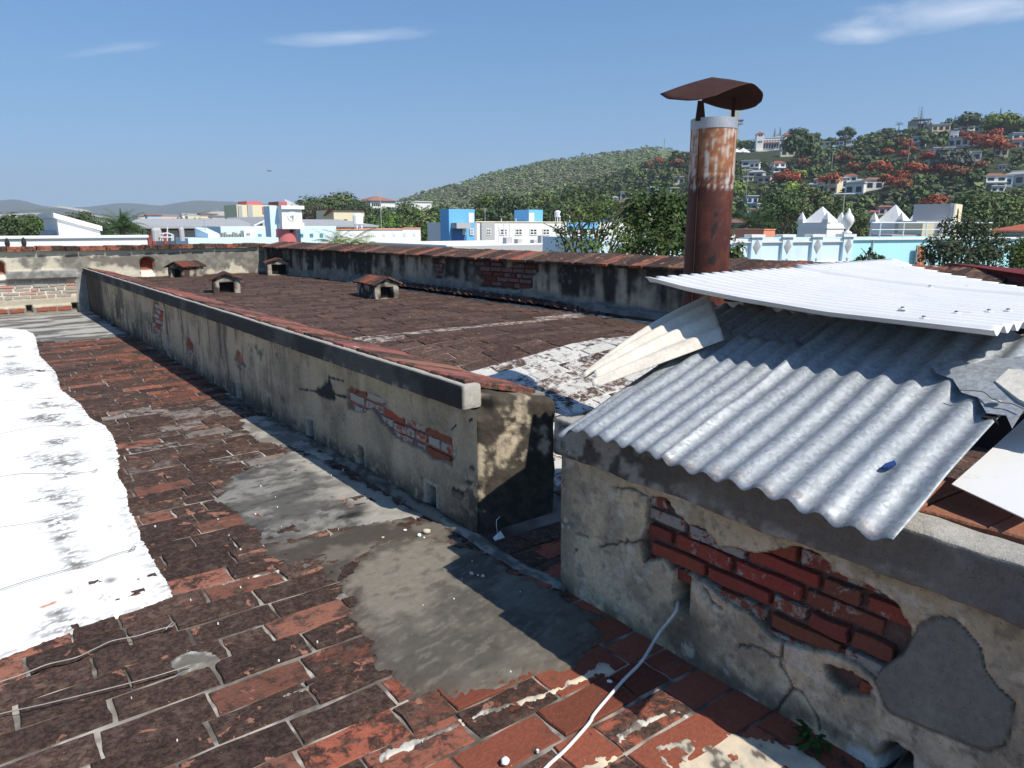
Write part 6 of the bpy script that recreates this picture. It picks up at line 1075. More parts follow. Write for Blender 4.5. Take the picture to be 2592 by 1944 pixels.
# far hills
FAR = [(-60, .03), (-20, .033)] + [(2.9907,0.0263),(3.7908,0.0282),(4.4455,0.0254),(5.1456,0.0213),(6.3584,0.0194),(7.7372,0.0206),(9.7669,0.0259),(11.0290,0.0249),(12.1173,0.0228),(13.2550,0.0263),(14.3811,0.0288),(16.3408,0.0273),(18.1952,0.0262),(21.4758,0.0247),(24.3091,0.0280),(25.6091,0.0311),(26.9083,0.0293),(28.6528,0.0234)] + [(40, .022), (120, .02)]
NEARF = [(-60, .018), (-25, .02)] + [(2.8955,0.0127),(3.7475,0.0159),(5.2555,0.0183),(6.1510,0.0216),(7.2519,0.0191),(8.5895,0.0131),(10.2136,0.0083),(10.9352,0.0079),(12.4231,0.0103),(14.4640,0.0142),(15.5089,0.0167),(16.8094,0.0140),(18.1241,0.0088),(21.4155,0.0069)] + [(40, .004), (120, .004)]
def m_far(name, col, pale, thr):
    t = NT(name); n = t.noise(.006, 6, .65, stretch=(1, 1, 3)); g = t.noise(.03, 4, .6); c = t.mix(t.ramp(n, thr, thr + .06), (*col, 1), (*pale, 1)); t.set('Base Color', t.gain(c, t.math('ADD', t.math('MULTIPLY', g, .8), .6))).set('Roughness', 1.0); return t.m
for nm, tab, D, dep, mt in (('far_hills', FAR, 5200, 1800, m_far('far_wood', (.06, .075, .045), (.10, .11, .07), .6)), ('quarry_hills', NEARF, 3000, 900, m_far('quarry', (.075, .085, .05), (.52, .46, .36), .50))):
    f = interp_tab(tab); bs = np.linspace(-60, 120, 420); ts = np.linspace(0, 1.5, 26); Bm, Tm = np.meshgrid(bs, ts, indexing='ij'); Dm = D - dep + dep * Tm; X, Y = pol(Bm, Dm); zc = 1.5 + f(Bm) * D
    rough = fbm(X, Y, .004 * 3000 / D, 5, 17) - .5; p = np.where(Tm < 1, sstep(0, 1, Tm), 1 - (Tm - 1) ** 2); Z = ZG - 2 + (zc - ZG + 2) * p + rough * 30 * sstep(.05, .5, Tm) * sstep(1.0, .85, Tm)
    tag(link(nm, raw_mesh(nm, np.stack([X, Y, Z], -1).reshape(-1, 3), grid_faces(len(bs), len(ts))[:, ::-1], None, mt, True)), kind='structure')

# ---- foliage
def leaf_cloud(P, R_, n, leaf, rg, flat=.75, clumps=9, up=.35):
    """n leaf quads for a crown of radius R_ at P; clustered into clumps; returns verts (n,4,3)"""
    d = rg.normal(size=(clumps, 3)); d /= np.linalg.norm(d, axis=1)[:, None]; d[:, 2] = np.abs(d[:, 2]) * 1.2 - .35; cc = d * rg.uniform(.45, .82, (clumps, 1))
    k = rg.integers(0, clumps, n); o = rg.normal(size=(n, 3)); o /= np.linalg.norm(o, axis=1)[:, None]; q = cc[k] + o * (rg.uniform(0, 1, (n, 1)) ** .45) * .42
    nr = q * .6 + o * .8 + np.array([0, 0, up]) + rg.normal(size=(n, 3)) * .35; nr /= np.linalg.norm(nr, axis=1)[:, None]
    t = np.cross(nr, rg.normal(size=(n, 3))); t /= np.linalg.norm(t, axis=1)[:, None] + 1e-9; s = np.cross(nr, t); lf = leaf * rg.uniform(.6, 1.35, (n, 1))
    c = np.asarray(P) + q * np.array([R_, R_, R_ * flat]); return np.stack([c - t * lf, c + s * lf * .55 + nr * lf * .12, c + t * lf, c - s * lf * .55 + nr * lf * .12], 1)
M_FOL = m_leaf('foliage'); M_BARK = m_plain('bark', (.11, .085, .06), .95, .4, 2)
def crown_object(name, V, C_, parent, mat=M_FOL):
    off = root_loc(parent) if parent else Vector((0, 0, 0)); n = len(V); me = raw_mesh(name, V.reshape(-1, 3) - np.array(off), np.arange(n * 4).reshape(n, 4), np.repeat(C_, 4, 0), mat); return link(name, me, None, parent)
def shades(n, col, rg, v=.28): return np.clip(np.asarray(col) * (1 + v * rg.normal(size=(n, 1))) * (1 + .10 * rg.normal(size=(n, 3))), .004, .9)
def tree(base, h, R_, n, leaf, col, label, seed, flat=.75, group=None, name='broadleaf_tree', clumps=14, lobes=None, mat=M_FOL, cat='tree', limbs=5, trunk_r=None):
    """tapered trunk with limbs and an open leafy crown"""
    rg = np.random.default_rng(seed); t = thing(name, base, label, cat, group); b0 = Vector(base); top = b0 + Vector((0, 0, h)); cz = h - R_ * flat
    tr = trunk_r or max(.05, R_ * .05); m = MB(); m.tube([b0, b0 + Vector((R_ * .05, 0, cz * .5)), b0 + Vector((0, R_ * .04, cz))], [tr, tr * .8, tr * .5], 7)
    for k in range(limbs):
        a = 2 * math.pi * k / limbs + rg.uniform(-.4, .4); s = b0 + Vector((0, 0, cz * rg.uniform(.45, .9))); e = b0 + Vector((math.cos(a) * R_ * .65, math.sin(a) * R_ * .65, cz + R_ * flat * rg.uniform(-.2, .5))); m.tube([s, s.lerp(e, .5) + Vector((0, 0, R_ * .06)), e], [tr * .45, tr * .3, tr * .12], 5)
    m.build('trunk', M_BARK, t, smooth=True); V = []
    lobes = lobes or [(0, 0, 0, 1)]
    for lx, ly, lz, lr in lobes: V.append(leaf_cloud((b0.x + lx * R_, b0.y + ly * R_, b0.z + cz + lz * R_), R_ * lr, int(n * lr * lr), leaf, rg, flat, clumps))
    V = np.concatenate(V); crown_object('crown', V, shades(len(V), col, rg), t, mat); return t
def view_hit(b_, tan, fn, h=0.0, d0=175, d1=1000):
    ds = np.linspace(d0, d1, 400); z = fn(np.full(400, b_), ds) + h; ok = np.where(z >= 1.5 + tan * ds)[0]; return float(ds[ok[0]]) if len(ok) else None

CLEAR = []                 # bearings/elevations that houses and marked trees need free of the general wood
def clear(b_, wdeg, t0, t1, d): CLEAR.append((b_, wdeg, t0, t1, d))
# ---- hillside houses
HROOF = {'red': M_ROOFRED, 'flat': m_plain('pale_roof', (.55, .53, .5), .8, .2, .5), 'grey': M_ROOFGREY, 'rust': m_plain('rust_roof', (.22, .11, .08), .8, .4, .6)}
def house(bt, w, h, roof, wall, label, fn=None, floors=1, yaw=None, d=None, depth=None, arches=0, name='hillside_house'):
    fn = fn or terr2; w *= .70; h *= .82; b_, tn = bt; d = d or view_hit(b_, tn, fn) or 480.; x, y = pol(b_, d); z = 1.5 + tn * d; r = random.Random(int(b_ * 1000) + int(tn * 1e5)); ya = -R(b_) + (yaw if yaw is not None else r.uniform(-.5, .5)); ca, sa = math.cos(ya), math.sin(ya); dp = depth or w * .7
    fr = lambda u, v, zz: (x + u * ca - v * sa, y + u * sa + v * ca, z + zz)
    o = thing(name, (x, y, z - 3), label, 'house', 'houses on the wooded hillside'); MB().box(-w / 2, w / 2, 0, dp, -4, h, fr).build('wall', wall, o)
    if roof in ('red', 'rust', 'grey'):
        e = .35; m = MB(); k = h + min(1.5, w * .16); m.add([fr(-w / 2 - e, -e, h), fr(w / 2 + e, -e, h), fr(w / 2 + e, dp + e, h), fr(-w / 2 - e, dp + e, h), fr(-w * .28, dp / 2, k), fr(w * .28, dp / 2, k)], [(0, 1, 5, 4), (1, 2, 5), (2, 3, 4, 5), (3, 0, 4), (3, 2, 1, 0)]); m.build('roof', HROOF[roof], o)
    else: MB().box(-w / 2 - .3, w / 2 + .3, -.5, dp + .3, h, h + .28, fr).build('roof', HROOF['flat'], o)
    nw = max(2, int(w / 2.6)); fh = h / floors
    for f in range(floors):
        for i in range(nw):
            u = -w / 2 + w * (i + .5) / nw; ww = w / nw * (.30 if not arches else .36); z0 = f * fh + (.25 if not arches else .05) * fh; MB().box(u - ww, u + ww, -.06, .02, z0, f * fh + .72 * fh, fr).build('window', M_GLASS, o)
        if f: MB().box(-w / 2 - .2, w / 2 + .2, -.9, 0, f * fh - .12, f * fh + .05, fr).build('balcony', wall, o)
    clear(b_, math.degrees(w * .50 / d), tn + .35 * h / d, tn + (h + .6) / d, d); return o
LB = paint('light_blue_house', (.45, .56, .66)); PK = paint('pink_house', (.72, .50, .46)); PE = paint('peach_house', (.74, .55, .38)); WH = WHITE_P; GY = paint('grey_house', (.38, .39, .40)); CR_ = CREAM
HS = [
 ([(54.5619,0.0721)][0], 11, 3.2, 'flat', WH, 'white flat roofed house below and left of the hilltop mansion', 1), ([(54.8795,0.0638)][0], 6, 5.5, 'flat', WH, 'narrow white two storey house under the one below the mansion', 2), ([(56.5989,0.0641)][0], 8, 5, 'red', WH, 'white house with striped front right of the narrow white one', 2),
 ([(54.9901,0.0579)][0], 9, 3, 'grey', GY, 'grey house on the slope above the pink one', 1), ([(55.5843,0.0519)][0], 8, 3, 'flat', PK, 'pink fronted house beneath the grey house', 1), ([(54.5217,0.0534)][0], 6, 2.6, 'flat', CR_, 'small cream house left of the pink one', 1),
 ([(58.4197,0.0339)][0], 8, 3.3, 'red', WH, 'white arcaded house with red roof lowest in the row on the slope', 1), ([(58.9336,0.0371)][0], 5, 4.4, 'grey', LB, 'pale blue house next up the row from the arcaded one', 1), ([(59.3274,0.0381)][0], 5.5, 4.6, 'rust', WH, 'white gabled house in the middle of the row on the slope', 1), ([(59.9340,0.0376)][0], 9, 7, 'flat', CR_, 'cream two storey house in the row on the slope', 2),
 ([(60.7944,0.0426)][0], 5, 5, 'flat', WH, 'white cube house right of the cream two storey one', 1), ([(61.2762,0.0439)][0], 6.5, 5.5, 'red', WH, 'white house with deep porch above the white block', 2), ([(61.8385,0.0445)][0], 7, 3, 'grey', WH, 'white house with a low pyramid roof at the right end of the row', 1), ([(61.5623,0.0356)][0], 9, 5, 'flat', WH, 'bright white block house at the right end of the row, lower down', 1), ([(59.1447,0.0458)][0], 4, 3.6, 'grey', CR_, 'tiny pale house alone above the row', 1),
 ([(59.2285,0.0940)][0], 14, 2.4, 'flat', CR_, 'long low pale house near the hill crest right of the mansion', 1), ([(60.3761,0.0936)][0], 6, 3, 'red', WH, 'white house with red roof on the crest', 1), ([(60.9726,0.0953)][0], 4, 2, 'flat', WH, 'tiny white house on the crest beside the red roofed one', 1), ([(57.0765,0.0828)][0], 10, 4.5, 'flat', CR_, 'cream building just right of the mansion under trees', 1),
 ([(66.3878,0.1041)][0], 13, 4.5, 'flat', PE, 'peach coloured house near the top of the hill', 1), ([(67.8812,0.0992)][0], 9, 4.6, 'flat', WH, 'cream stepped modern house high on the hill', 2), ([(68.5170,0.1011)][0], 8, 4, 'flat', LB, 'blue grey wing of the stepped modern house', 1), ([(65.1855,0.0872)][0], 8, 6, 'flat', LB, 'small pale blue house standing alone among dark trees', 2), ([(67.1587,0.0878)][0], 5, 7.5, 'flat', WH, 'tall white end of the pink and white house', 1), ([(67.6363,0.0862)][0], 15, 5, 'flat', paint('pinkish', (.78, .66, .66)), 'long pinkish white house beside red flowering trees', 1),
 ([(66.6929,0.0645)][0], 11, 9, 'flat', LB, 'light blue two storey house in the middle of the hill', 2), ([(68.1474,0.0700)][0], 12, 4.5, 'flat', WH, 'white modern house right of the light blue one', 1), ([(69.8612,0.0739)][0], 7, 4, 'rust', CR_, 'pale house with a domed brown roof among dark trees', 1), ([(70.0139,0.0596)][0], 3, 2.2, 'flat', WH, 'tiny white hut in the trees at right', 1),
 ([(69.7932,0.0399)][0], 9, 5, 'rust', WH, 'white house with rusty roof in the right hand cluster', 2), ([(70.2328,0.0412)][0], 7, 4.4, 'flat', LB, 'pale blue house in the right hand cluster', 1), ([(70.7414,0.0424)][0], 9, 4.6, 'grey', GY, 'grey house in the right hand cluster', 1), ([(71.0901,0.0475)][0], 9, 4, 'flat', PK, 'pink grey house topmost of the right hand cluster', 1), ([(69.9531,0.0357)][0], 6, 2.4, 'flat', WH, 'low white house at the foot of the right hand cluster', 1), ([(62.8091,0.0407)][0], 9, 4.5, 'rust', WH, 'white house with brown roof left of the pale green trees', 1),
 ([(70.7775,0.0895)][0], 10, 4.4, 'flat', WH, 'white house cut by the right edge, upper one', 1), ([(70.8339,0.0815)][0], 10, 4.6, 'red', PK, 'reddish house cut by the right edge, lower one', 1),
 ([(54.9182,0.0261)][0], 6, 3.4, 'flat', LB, 'blue grey house half way down by the chimney', 1), ([(54.8334,0.0185)][0], 6, 2.6, 'flat', LB, 'pale blue roofed house under the blue grey one', 1), ([(54.8206,0.0068)][0], 4.5, 4, 'rust', WH, 'white gable end low on the slope by the chimney', 1), ([(53.8946,-0.0071)][0], 10, 3, 'rust', GY, 'low house with rusty roof at the foot of the hill by the chimney', 1), ([(56.2156,0.0118)][0], 6, 3, 'grey', GY, 'grey roofed house in dark trees above the orange block', 1), ([(63.6708,0.0116)][0], 6, 3, 'rust', PK, 'low brick red house between the two pavilions', 1), ([(62.8584,0.0074)][0], 5, 2.5, 'red', PK, 'second small red roof between the pavilions, lower down', 1),
 ([(45.7827,0.0328)][0], 7, 4, 'flat', WH, 'white house on the lower slope left of the chimney', 1), ([(47.6540,0.0353)][0], 6, 5, 'grey', LB, 'blue grey house on the lower slope left of the chimney', 2), ([(49.3969,0.0394)][0], 6, 3, 'flat', LB, 'pale blue house nearest the chimney on its left', 1), ([(49.6177,0.0515)][0], 7, 4, 'flat', CR_, 'cream house high up left of the chimney', 1), ([(44.8609,0.0268)][0], 7, 3.5, 'grey', WH, 'small white house at the left end of the hillside houses', 1), ([(45.2898,0.0220)][0], 7, 3, 'rust', PK, 'pinkish house below the left end of the hillside houses', 1)]
for bt, w, h, rf, wl, lab, fl in HS: house(bt, w, h, rf, wl, lab, None, fl)
# hilltop mansion with tower
mb, mt = [(55.9865,0.0817)][0]; md_ = 455.; mx, my = pol(mb, md_); mz = 1.5 + mt * md_; ya = -R(mb) + .15; ca, sa = math.cos(ya), math.sin(ya); fr = lambda u, v, zz: (mx + u * ca - v * sa, my + u * sa + v * ca, mz + zz)
man = thing('mansion', (mx, my, mz - 4), 'large white hilltop mansion with a square tower and red tiled roofs', 'mansion'); S = md_ / 1850 * .16275 / math.cos(R(20))
def pxm(x): return (x - 690) * S
def pzm(y): return (612 - y) * S
def mbox(n_, x0, x1, y0, y1, v0, v1, mt_=WHITE_P): return MB().box(pxm(x0), pxm(x1), v0, v1, pzm(y1), pzm(y0), fr).build(n_, mt_, man)
mbox('tower', 487, 577, 305, 700, 0, 6.5); mbox('main_wall', 577, 840, 350, 700, 1.5, 12); mbox('end_wing', 835, 905, 325, 700, .8, 11); mbox('terrace', 500, 640, 520, 700, -2.5, -.01, CREAM)
def hip(n_, x0, x1, zb, zt, v0, v1): m = MB(); a, c = pxm(x0), pxm(x1); e = (c - a) * .5; m.add([fr(a, v0, pzm(zb)), fr(c, v0, pzm(zb)), fr(c, v1, pzm(zb)), fr(a, v1, pzm(zb)), fr((a + c) / 2, (v0 + v1) / 2, pzm(zt))], [(0, 1, 4), (1, 2, 4), (2, 3, 4), (3, 0, 4), (3, 2, 1, 0)]); m.build(n_, M_ROOFRED, man)
hip('tower_roof', 480, 584, 304, 265, -.4, 6.9); hip('wing_roof', 828, 915, 324, 275, .4, 11.4); hip('turret_roof', 745, 795, 320, 302, 2, 5); mbox('turret', 752, 788, 320, 352, 2.4, 4.6)
for x in (515, 540): mbox('window', x, x + 14, 312, 335, -.1, .05, M_GLASS)
for x in (505, 525, 545): mbox('window', x, x + 12, 392, 418, -.1, .05, M_GLASS)
for x in range(585, 830, 34): mbox('window', x, x + 22, 385, 402, 1.3, 1.52, M_GLASS); mbox('arcade_opening', x, x + 20, 435, 485, 1.3, 1.52, M_GLASS)
mbox('balustrade', 577, 835, 345, 352, 1.2, 1.5); mbox('balcony', 577, 800, 404, 412, .6, 1.5); mbox('awning', 577, 770, 420, 432, .2, 1.5, M_ROOFRED)
clear(mb, 1.6, mt, mt + .1, md_)
# concrete cross monument
b1, t1 = [(53.2866,0.1032)][0]; d1 = 520.; cx_, cy_ = pol(b1, d1); cz_ = 1.5 + t1 * d1; ya = -R(b1); ca, sa = math.cos(ya), math.sin(ya); fr2 = lambda u, v, zz: (cx_ + u * ca - v * sa, cy_ + u * sa + v * ca, cz_ + zz)
cr = thing('cross_monument', (cx_, cy_, cz_ - 8), 'tall concrete cross tower partly hidden behind the chimney', 'monument'); px_m = d1 / 1850
MB().box(-3.4, 3.2, 0, 3, -10, 74 * px_m, fr2).build('shaft', paint('concrete', (.60, .56, .46), .3), cr); MB().box(-8, 5.6, -.5, 3.4, 37 * px_m, 45 * px_m, fr2).build('arm', GREY_P, cr); MB().box(-8.3, 5.9, -.8, 3.7, 44.9 * px_m, 46 * px_m, fr2).build('gallery_roof', M_DARK, cr)
# white tents beside the mansion
for i, (q, w) in enumerate((([(53.4532,0.0847)][0], 7.0), ([(54.0309,0.0843)][0], 6.5))):
    x, y = pol(q[0], 452.); z = 1.5 + q[1] * 452.; t = thing('event_tent', (x, y, z), 'white peaked event tent ' + ('nearest the chimney' if i == 0 else 'between chimney and mansion'), 'tent', 'event tents'); h = w / 2
    MB().add([(-h, -h, 2), (h, -h, 2), (h, h, 2), (-h, h, 2), (0, 0, 4.6)], [(0, 1, 4), (1, 2, 4), (2, 3, 4), (3, 0, 4)]).build('canopy', WHITE_P, t, local=True); m = MB()
    for sx in (-1, 1):
        for sy in (-1, 1): MB().box(sx * h - .1, sx * h + .1, sy * h - .1, sy * h + .1, -1, 2).build('pole', M_STEEL, t, local=True)
    clear(q[0], .55, q[1], q[1] + .012, 452.)
# ruin on the crest
rb, rt_ = [(65.0611,0.1115)][0]; rd = 488.; rx, ry = pol(rb, rd); rz = 1.5 + rt_ * rd; ru = thing('ruined_building', (rx, ry, rz - 3), 'grey unfinished concrete building with mast on the hilltop skyline', 'building'); S2 = rd / 1850 * .17722; M_CONC = paint('raw_concrete', (.33, .31, .27), .5)
ya = -R(rb); ca, sa = math.cos(ya), math.sin(ya); fr3 = lambda u, v, zz: (rx + u * ca - v * sa, ry + u * sa + v * ca, rz + zz); RX = lambda x: (x - 705) * S2; RZ = lambda y: (275 - y) * S2
for n_, x0, x1, y0, y1, v0, v1 in (('block', 590, 700, 215, 330, 0, 6), ('block', 640, 690, 170, 215, 1, 5), ('slab', 620, 760, 196, 206, -.5, 7), ('column', 760, 775, 205, 330, 0, 1), ('column', 795, 810, 205, 330, 0, 1), ('column', 818, 828, 220, 330, 3, 4), ('slab', 740, 835, 198, 207, -.5, 6), ('wall', 700, 760, 240, 330, 3, 6)): MB().box(RX(x0), RX(x1), v0, v1, RZ(y1), RZ(y0), fr3).build(n_, M_CONC, ru)
MB().tube([fr3(RX(690), 3, RZ(170)), fr3(RX(697), 3, RZ(50))], .12, 5).build('mast', M_CONC, ru)
clear(rb, 2.0, rt_, rt_ + .06, rd)
# white houses on the slope behind the clock tower
(x0, zt), (x1, _), (_, zb2) = [(164.7,13.100),(178.3,13.363),(164.5,8.977)]; b = bld('hillside_villa', x0, 330, zb2, 'white two storey villa with red hipped roof in the trees, arcaded left front', 'house'); MB().box(x0, x1, 330, 345, zb2 - 8, zt).build('wall', WHITE_P, b); m = MB(); m.add([(x0 - .8, 329, zt), (x1 + .8, 329, zt), (x1 + .8, 346, zt), (x0 - .8, 346, zt), (x0 + 6, 337, zt + 2.4), (x1 - 6, 337, zt + 2.4)], [(0, 1, 5, 4), (1, 2, 5), (2, 3, 4, 5), (3, 0, 4)]); m.build('roof', m_plain('faded_red_roof', (.30, .14, .10), .85, .3, .8), b)
for k in range(5): xa = x0 + (x1 - x0) * (.06 + .075 * k); MB().box(xa, xa + .9, 329.9, 330.02, zt - 6.2, zt - 3.6).build('arcade_opening', M_GLASS, b); MB().box(xa, xa + .8, 329.9, 330.02, zt - 2.6, zt - 1.2).build('window', M_GLASS, b)
for k in range(3): xa = x0 + (x1 - x0) * (.62 + .12 * k); MB().box(xa, xa + 1.4, 329.9, 330.02, zt - 4.8, zt - 3).build('window', M_GLASS, b)
(x0, zt), (x1, zt2), (_, zb2) = [(181.4,12.139),(202.7,13.094),(181.2,7.735)]; b = bld('hillside_villa', x0, 335, zb2, 'long white villa in two steps to the right of the red hipped one', 'house'); MB().box(x0, (x0 + x1) / 2, 335, 348, zb2 - 8, zt).build('wall', WHITE_P, b); MB().box((x0 + x1) / 2, x1, 336, 350, zb2 - 8, zt2).build('upper_wing', WHITE_P, b); MB().box(x0 - .3, (x0 + x1) / 2, 334.5, 348, zt, zt + .5).build('roof', HROOF['flat'], b); MB().box((x0 + x1) / 2, x1 + .3, 335.5, 350, zt2, zt2 + .5).build('roof', HROOF['flat'], b)
for k in range(4): xa = x0 + (x1 - x0) * (.08 + .10 * k); MB().box(xa, xa + 1.6, 334.9, 335.02, zt - 4.4, zt - 2.4).build('window', M_GLASS, b)
for k in range(3): xa = x0 + (x1 - x0) * (.36 + .05 * k); MB().box(xa, xa + 1.1, 334.85, 335.02, zt - 9, zt - 5.8).build('arcade_opening', M_GLASS, b)
for q, w in (([(27.4374,0.0253)][0], 2.2), ([(29.7766,0.0245)][0], 2.6)): clear(q[0], w, q[1] - .006, q[1] + .03, 420.)

# ------------------------------------------------------------------ marked trees, general wood, near bushes
GREENS = [(.078, .114, .036), (.062, .096, .031), (.098, .128, .044), (.052, .080, .031), (.110, .150, .044), (.073, .091, .044)]
FLAME = (.29, .070, .030); LIME = (.17, .24, .035); DULLF = (.20, .085, .035)
def hill_tree(bt, R_, col, label, seed, fn=None, name='flame_tree', group='red flowering trees on the hillside', n=260, flat=.6, h=None):
    fn = fn or terr2; b_, tn = bt; h = h or R_ * 1.5; d = view_hit(b_, tn, fn, h - R_ * flat) or (480. if fn is terr2 else 900.); x, y = pol(b_, d); z = 1.5 + tn * d - (h - R_ * flat)
    tree((float(x), float(y), float(z)), h, R_ * .9, n * 2, R_ * .105, col, label, seed, flat, group, name, 12); clear(b_, math.degrees(R_ * .6 / d), tn - R_ * .1 / d, tn + R_ * .4 / d, d)
FT = [([(67.4563,0.0992)][0], 4, 0, 'small red flowering tree under the stepped modern house'), ([(68.1757,0.0951)][0], 5, 0, 'dark red flowering tree touching the pinkish house'), ([(69.3710,0.0969)][0], 5.5, 0, 'red flowering tree above the biggest red one at upper right'), ([(68.8551,0.0900)][0], 5.5, 0, 'left half of the biggest red flowering clump at upper right'), ([(69.4787,0.0864)][0], 7.5, 0, 'biggest red flowering tree at upper right'), ([(69.9812,0.0834)][0], 4.5, 0, 'red flowering tree at the right foot of the biggest one'), ([(66.0187,0.0765)][0], 5.5, 0, 'round red flowering tree left of the light blue house'), ([(63.4702,0.0830)][0], 4, 0, 'flat red flowering tree left of the pole on the hill'), ([(64.3622,0.0804)][0], 3.6, 0, 'small red flowering tree right beside the hill pole'), ([(64.6164,0.0900)][0], 4, 0, 'red flowering tree left of the lone pale blue house'), ([(64.3268,0.0937)][0], 4.4, 1, 'dull orange flowering tree above the lone red one'), ([(64.9531,0.0850)][0], 3.5, 1, 'faded orange tree below the lone pale blue house'),
 ([(63.0145,0.0659)][0], 5.5, 0, 'red flowering tree at the left of the lower red band'), ([(65.0364,0.0639)][0], 5.2, 0, 'red flowering tree in the middle of the lower red band'), ([(65.8292,0.0611)][0], 3.2, 0, 'small red flowering tree right of the middle of the lower band'), ([(66.7920,0.0613)][0], 5, 0, 'red flowering tree below the light blue house'), ([(67.5549,0.0593)][0], 5, 1, 'dull red tree at the right end of the lower band'), ([(64.3802,0.0556)][0], 4, 0, 'red flowering tree above the long red streak'), ([(63.7667,0.0527)][0], 4.6, 0, 'upper end of the long red streak of blossom'), ([(64.2137,0.0481)][0], 4.2, 0, 'middle of the long red streak of blossom'), ([(64.6490,0.0452)][0], 4, 1, 'lower end of the long red streak of blossom'), ([(68.7859,0.0661)][0], 3.8, 1, 'orange tinged tree below the white modern house'), ([(70.1056,0.1026)][0], 3.4, 1, 'orange tinged tree beside the lime tree on the crest'),
 ([(60.5874,0.0797)][0], 5, 1, 'orange flowering tree on the slope right of the mansion'), ([(61.4217,0.0666)][0], 5, 1, 'second orange flowering tree lower to the right of the mansion'), ([(57.2085,0.0572)][0], 6.5, 0, 'large dark red flowering tree below the mansion'), ([(60.0014,0.0534)][0], 5.5, 0, 'round red flowering tree above the row of white houses'), ([(58.1084,0.0747)][0], 4, 1, 'rusty coloured tree right below the mansion'), ([(58.5133,0.0289)][0], 2.6, 1, 'small orange tree below the arcaded house'), ([(66.6276,0.0238)][0], 5.5, 0, 'red flowering tree low down left of the cream tower'),
 ([(48.0687,0.0806)][0], 5, 0, 'red flowering tree on the shoulder left of the chimney'), ([(49.3866,0.0772)][0], 5.5, 1, 'brownish red tree just left of the chimney'), ([(47.3076,0.0754)][0], 4.4, 1, 'dull red tree on the shoulder farther left')]
for i, (bt, r_, k, lab) in enumerate(FT): hill_tree(bt, r_, (FLAME, DULLF)[k], lab, 500 + i)
LT = [([(57.8836,0.0588)][0], 4.5, LIME, 'lime green tree right of the large dark red one'), ([(57.4983,0.0397)][0], 6.0, LIME, 'bright lime tree left of the arcaded house'), ([(53.4917,0.0422)][0], 5.5, (.13, .20, .03), 'bright green tree touching the chimney'), ([(69.5995,0.1069)][0], 9, (.14, .18, .03), 'broad lime crowned tree on the right crest'), ([(67.7913,0.1130)][0], 8, GREENS[3], 'big dark round tree on the crest left of the lime one'), ([(70.2487,0.1083)][0], 8, GREENS[1], 'dark tree under the right hand pine on the crest'), ([(57.5799,0.1082)][0], 7.0, GREENS[3], 'dark dome shaped tree on the skyline right of the mansion'), ([(58.5581,0.1045)][0], 6.0, GREENS[3], 'second dark dome tree on the skyline'), ([(60.7146,0.1065)][0], 6.5, GREENS[3], 'tall dark tree on the skyline far right of the mansion'), ([(57.9103,0.0907)][0], 11, GREENS[1], 'large spreading dark tree beside the mansion'), ([(67.2502,0.0702)][0], 8, (.085, .095, .075), 'grey green feathery tree in front of the light blue house'), ([(63.4304,0.0901)][0], 4, (.12, .16, .04), 'pale green tree on the left of the upper slope'), ([(65.4294,0.0939)][0], 4, (.07, .10, .03), 'green tree behind the lone pale blue house')]
for i, (bt, r_, c, lab) in enumerate(LT): hill_tree(bt, r_, c, lab, 600 + i, None, 'broadleaf_tree', 'marked green trees on the hillside', 420, .72)
# Norfolk pines on the crest
def pine(bt, h, label, seed, d=486.):
    b_, tn = bt; x, y = pol(b_, d); z = 1.5 + tn * d; rg = np.random.default_rng(seed); t = thing('norfolk_pine', (float(x), float(y), float(z)), label, 'tree', 'pines on the hill crest'); MB().tube([(0, 0, -2), (0, 0, h)], [.3, .05], 6).build('trunk', M_BARK, t, local=True); V = []
    for k in range(11):
        zz = h * (.15 + .08 * k); r_ = h * .19 * (1.08 - k / 11)
        for a in np.linspace(0, 2 * np.pi, 7)[:-1] + rg.uniform(0, 1):
            p = np.array([math.cos(a), math.sin(a), .12]); q = np.array([-math.sin(a), math.cos(a), 0]) * .3; V.append([np.array([0, 0, zz]), p * r_ * .6 + q * .9 + [0, 0, zz], p * r_ + [0, 0, zz + .15], p * r_ * .6 - q * .9 + [0, 0, zz]])
    V = np.array(V); n = len(V); link('crown', raw_mesh('crown', V.reshape(-1, 3), np.arange(n * 4).reshape(n, 4), np.repeat(shades(n, (.035, .05, .03), rg), 4, 0), M_FOL), None, t)
pine([(65.1560,0.1126)][0], 9.5, 'tall slim pine in front of the concrete ruin on the skyline', 1, 480.); pine([(69.5309,0.1142)][0], 5.5, 'small pine on the rightmost crest', 2); pine([(67.1009,0.1123)][0], 4, 'small pine left of the big dark round tree', 3)
pine([(56.0926,0.1031)][0], 6.5, 'left of two small pines behind the mansion', 4, 470.); pine([(56.4567,0.1052)][0], 6, 'right of two small pines behind the mansion', 5, 470.)
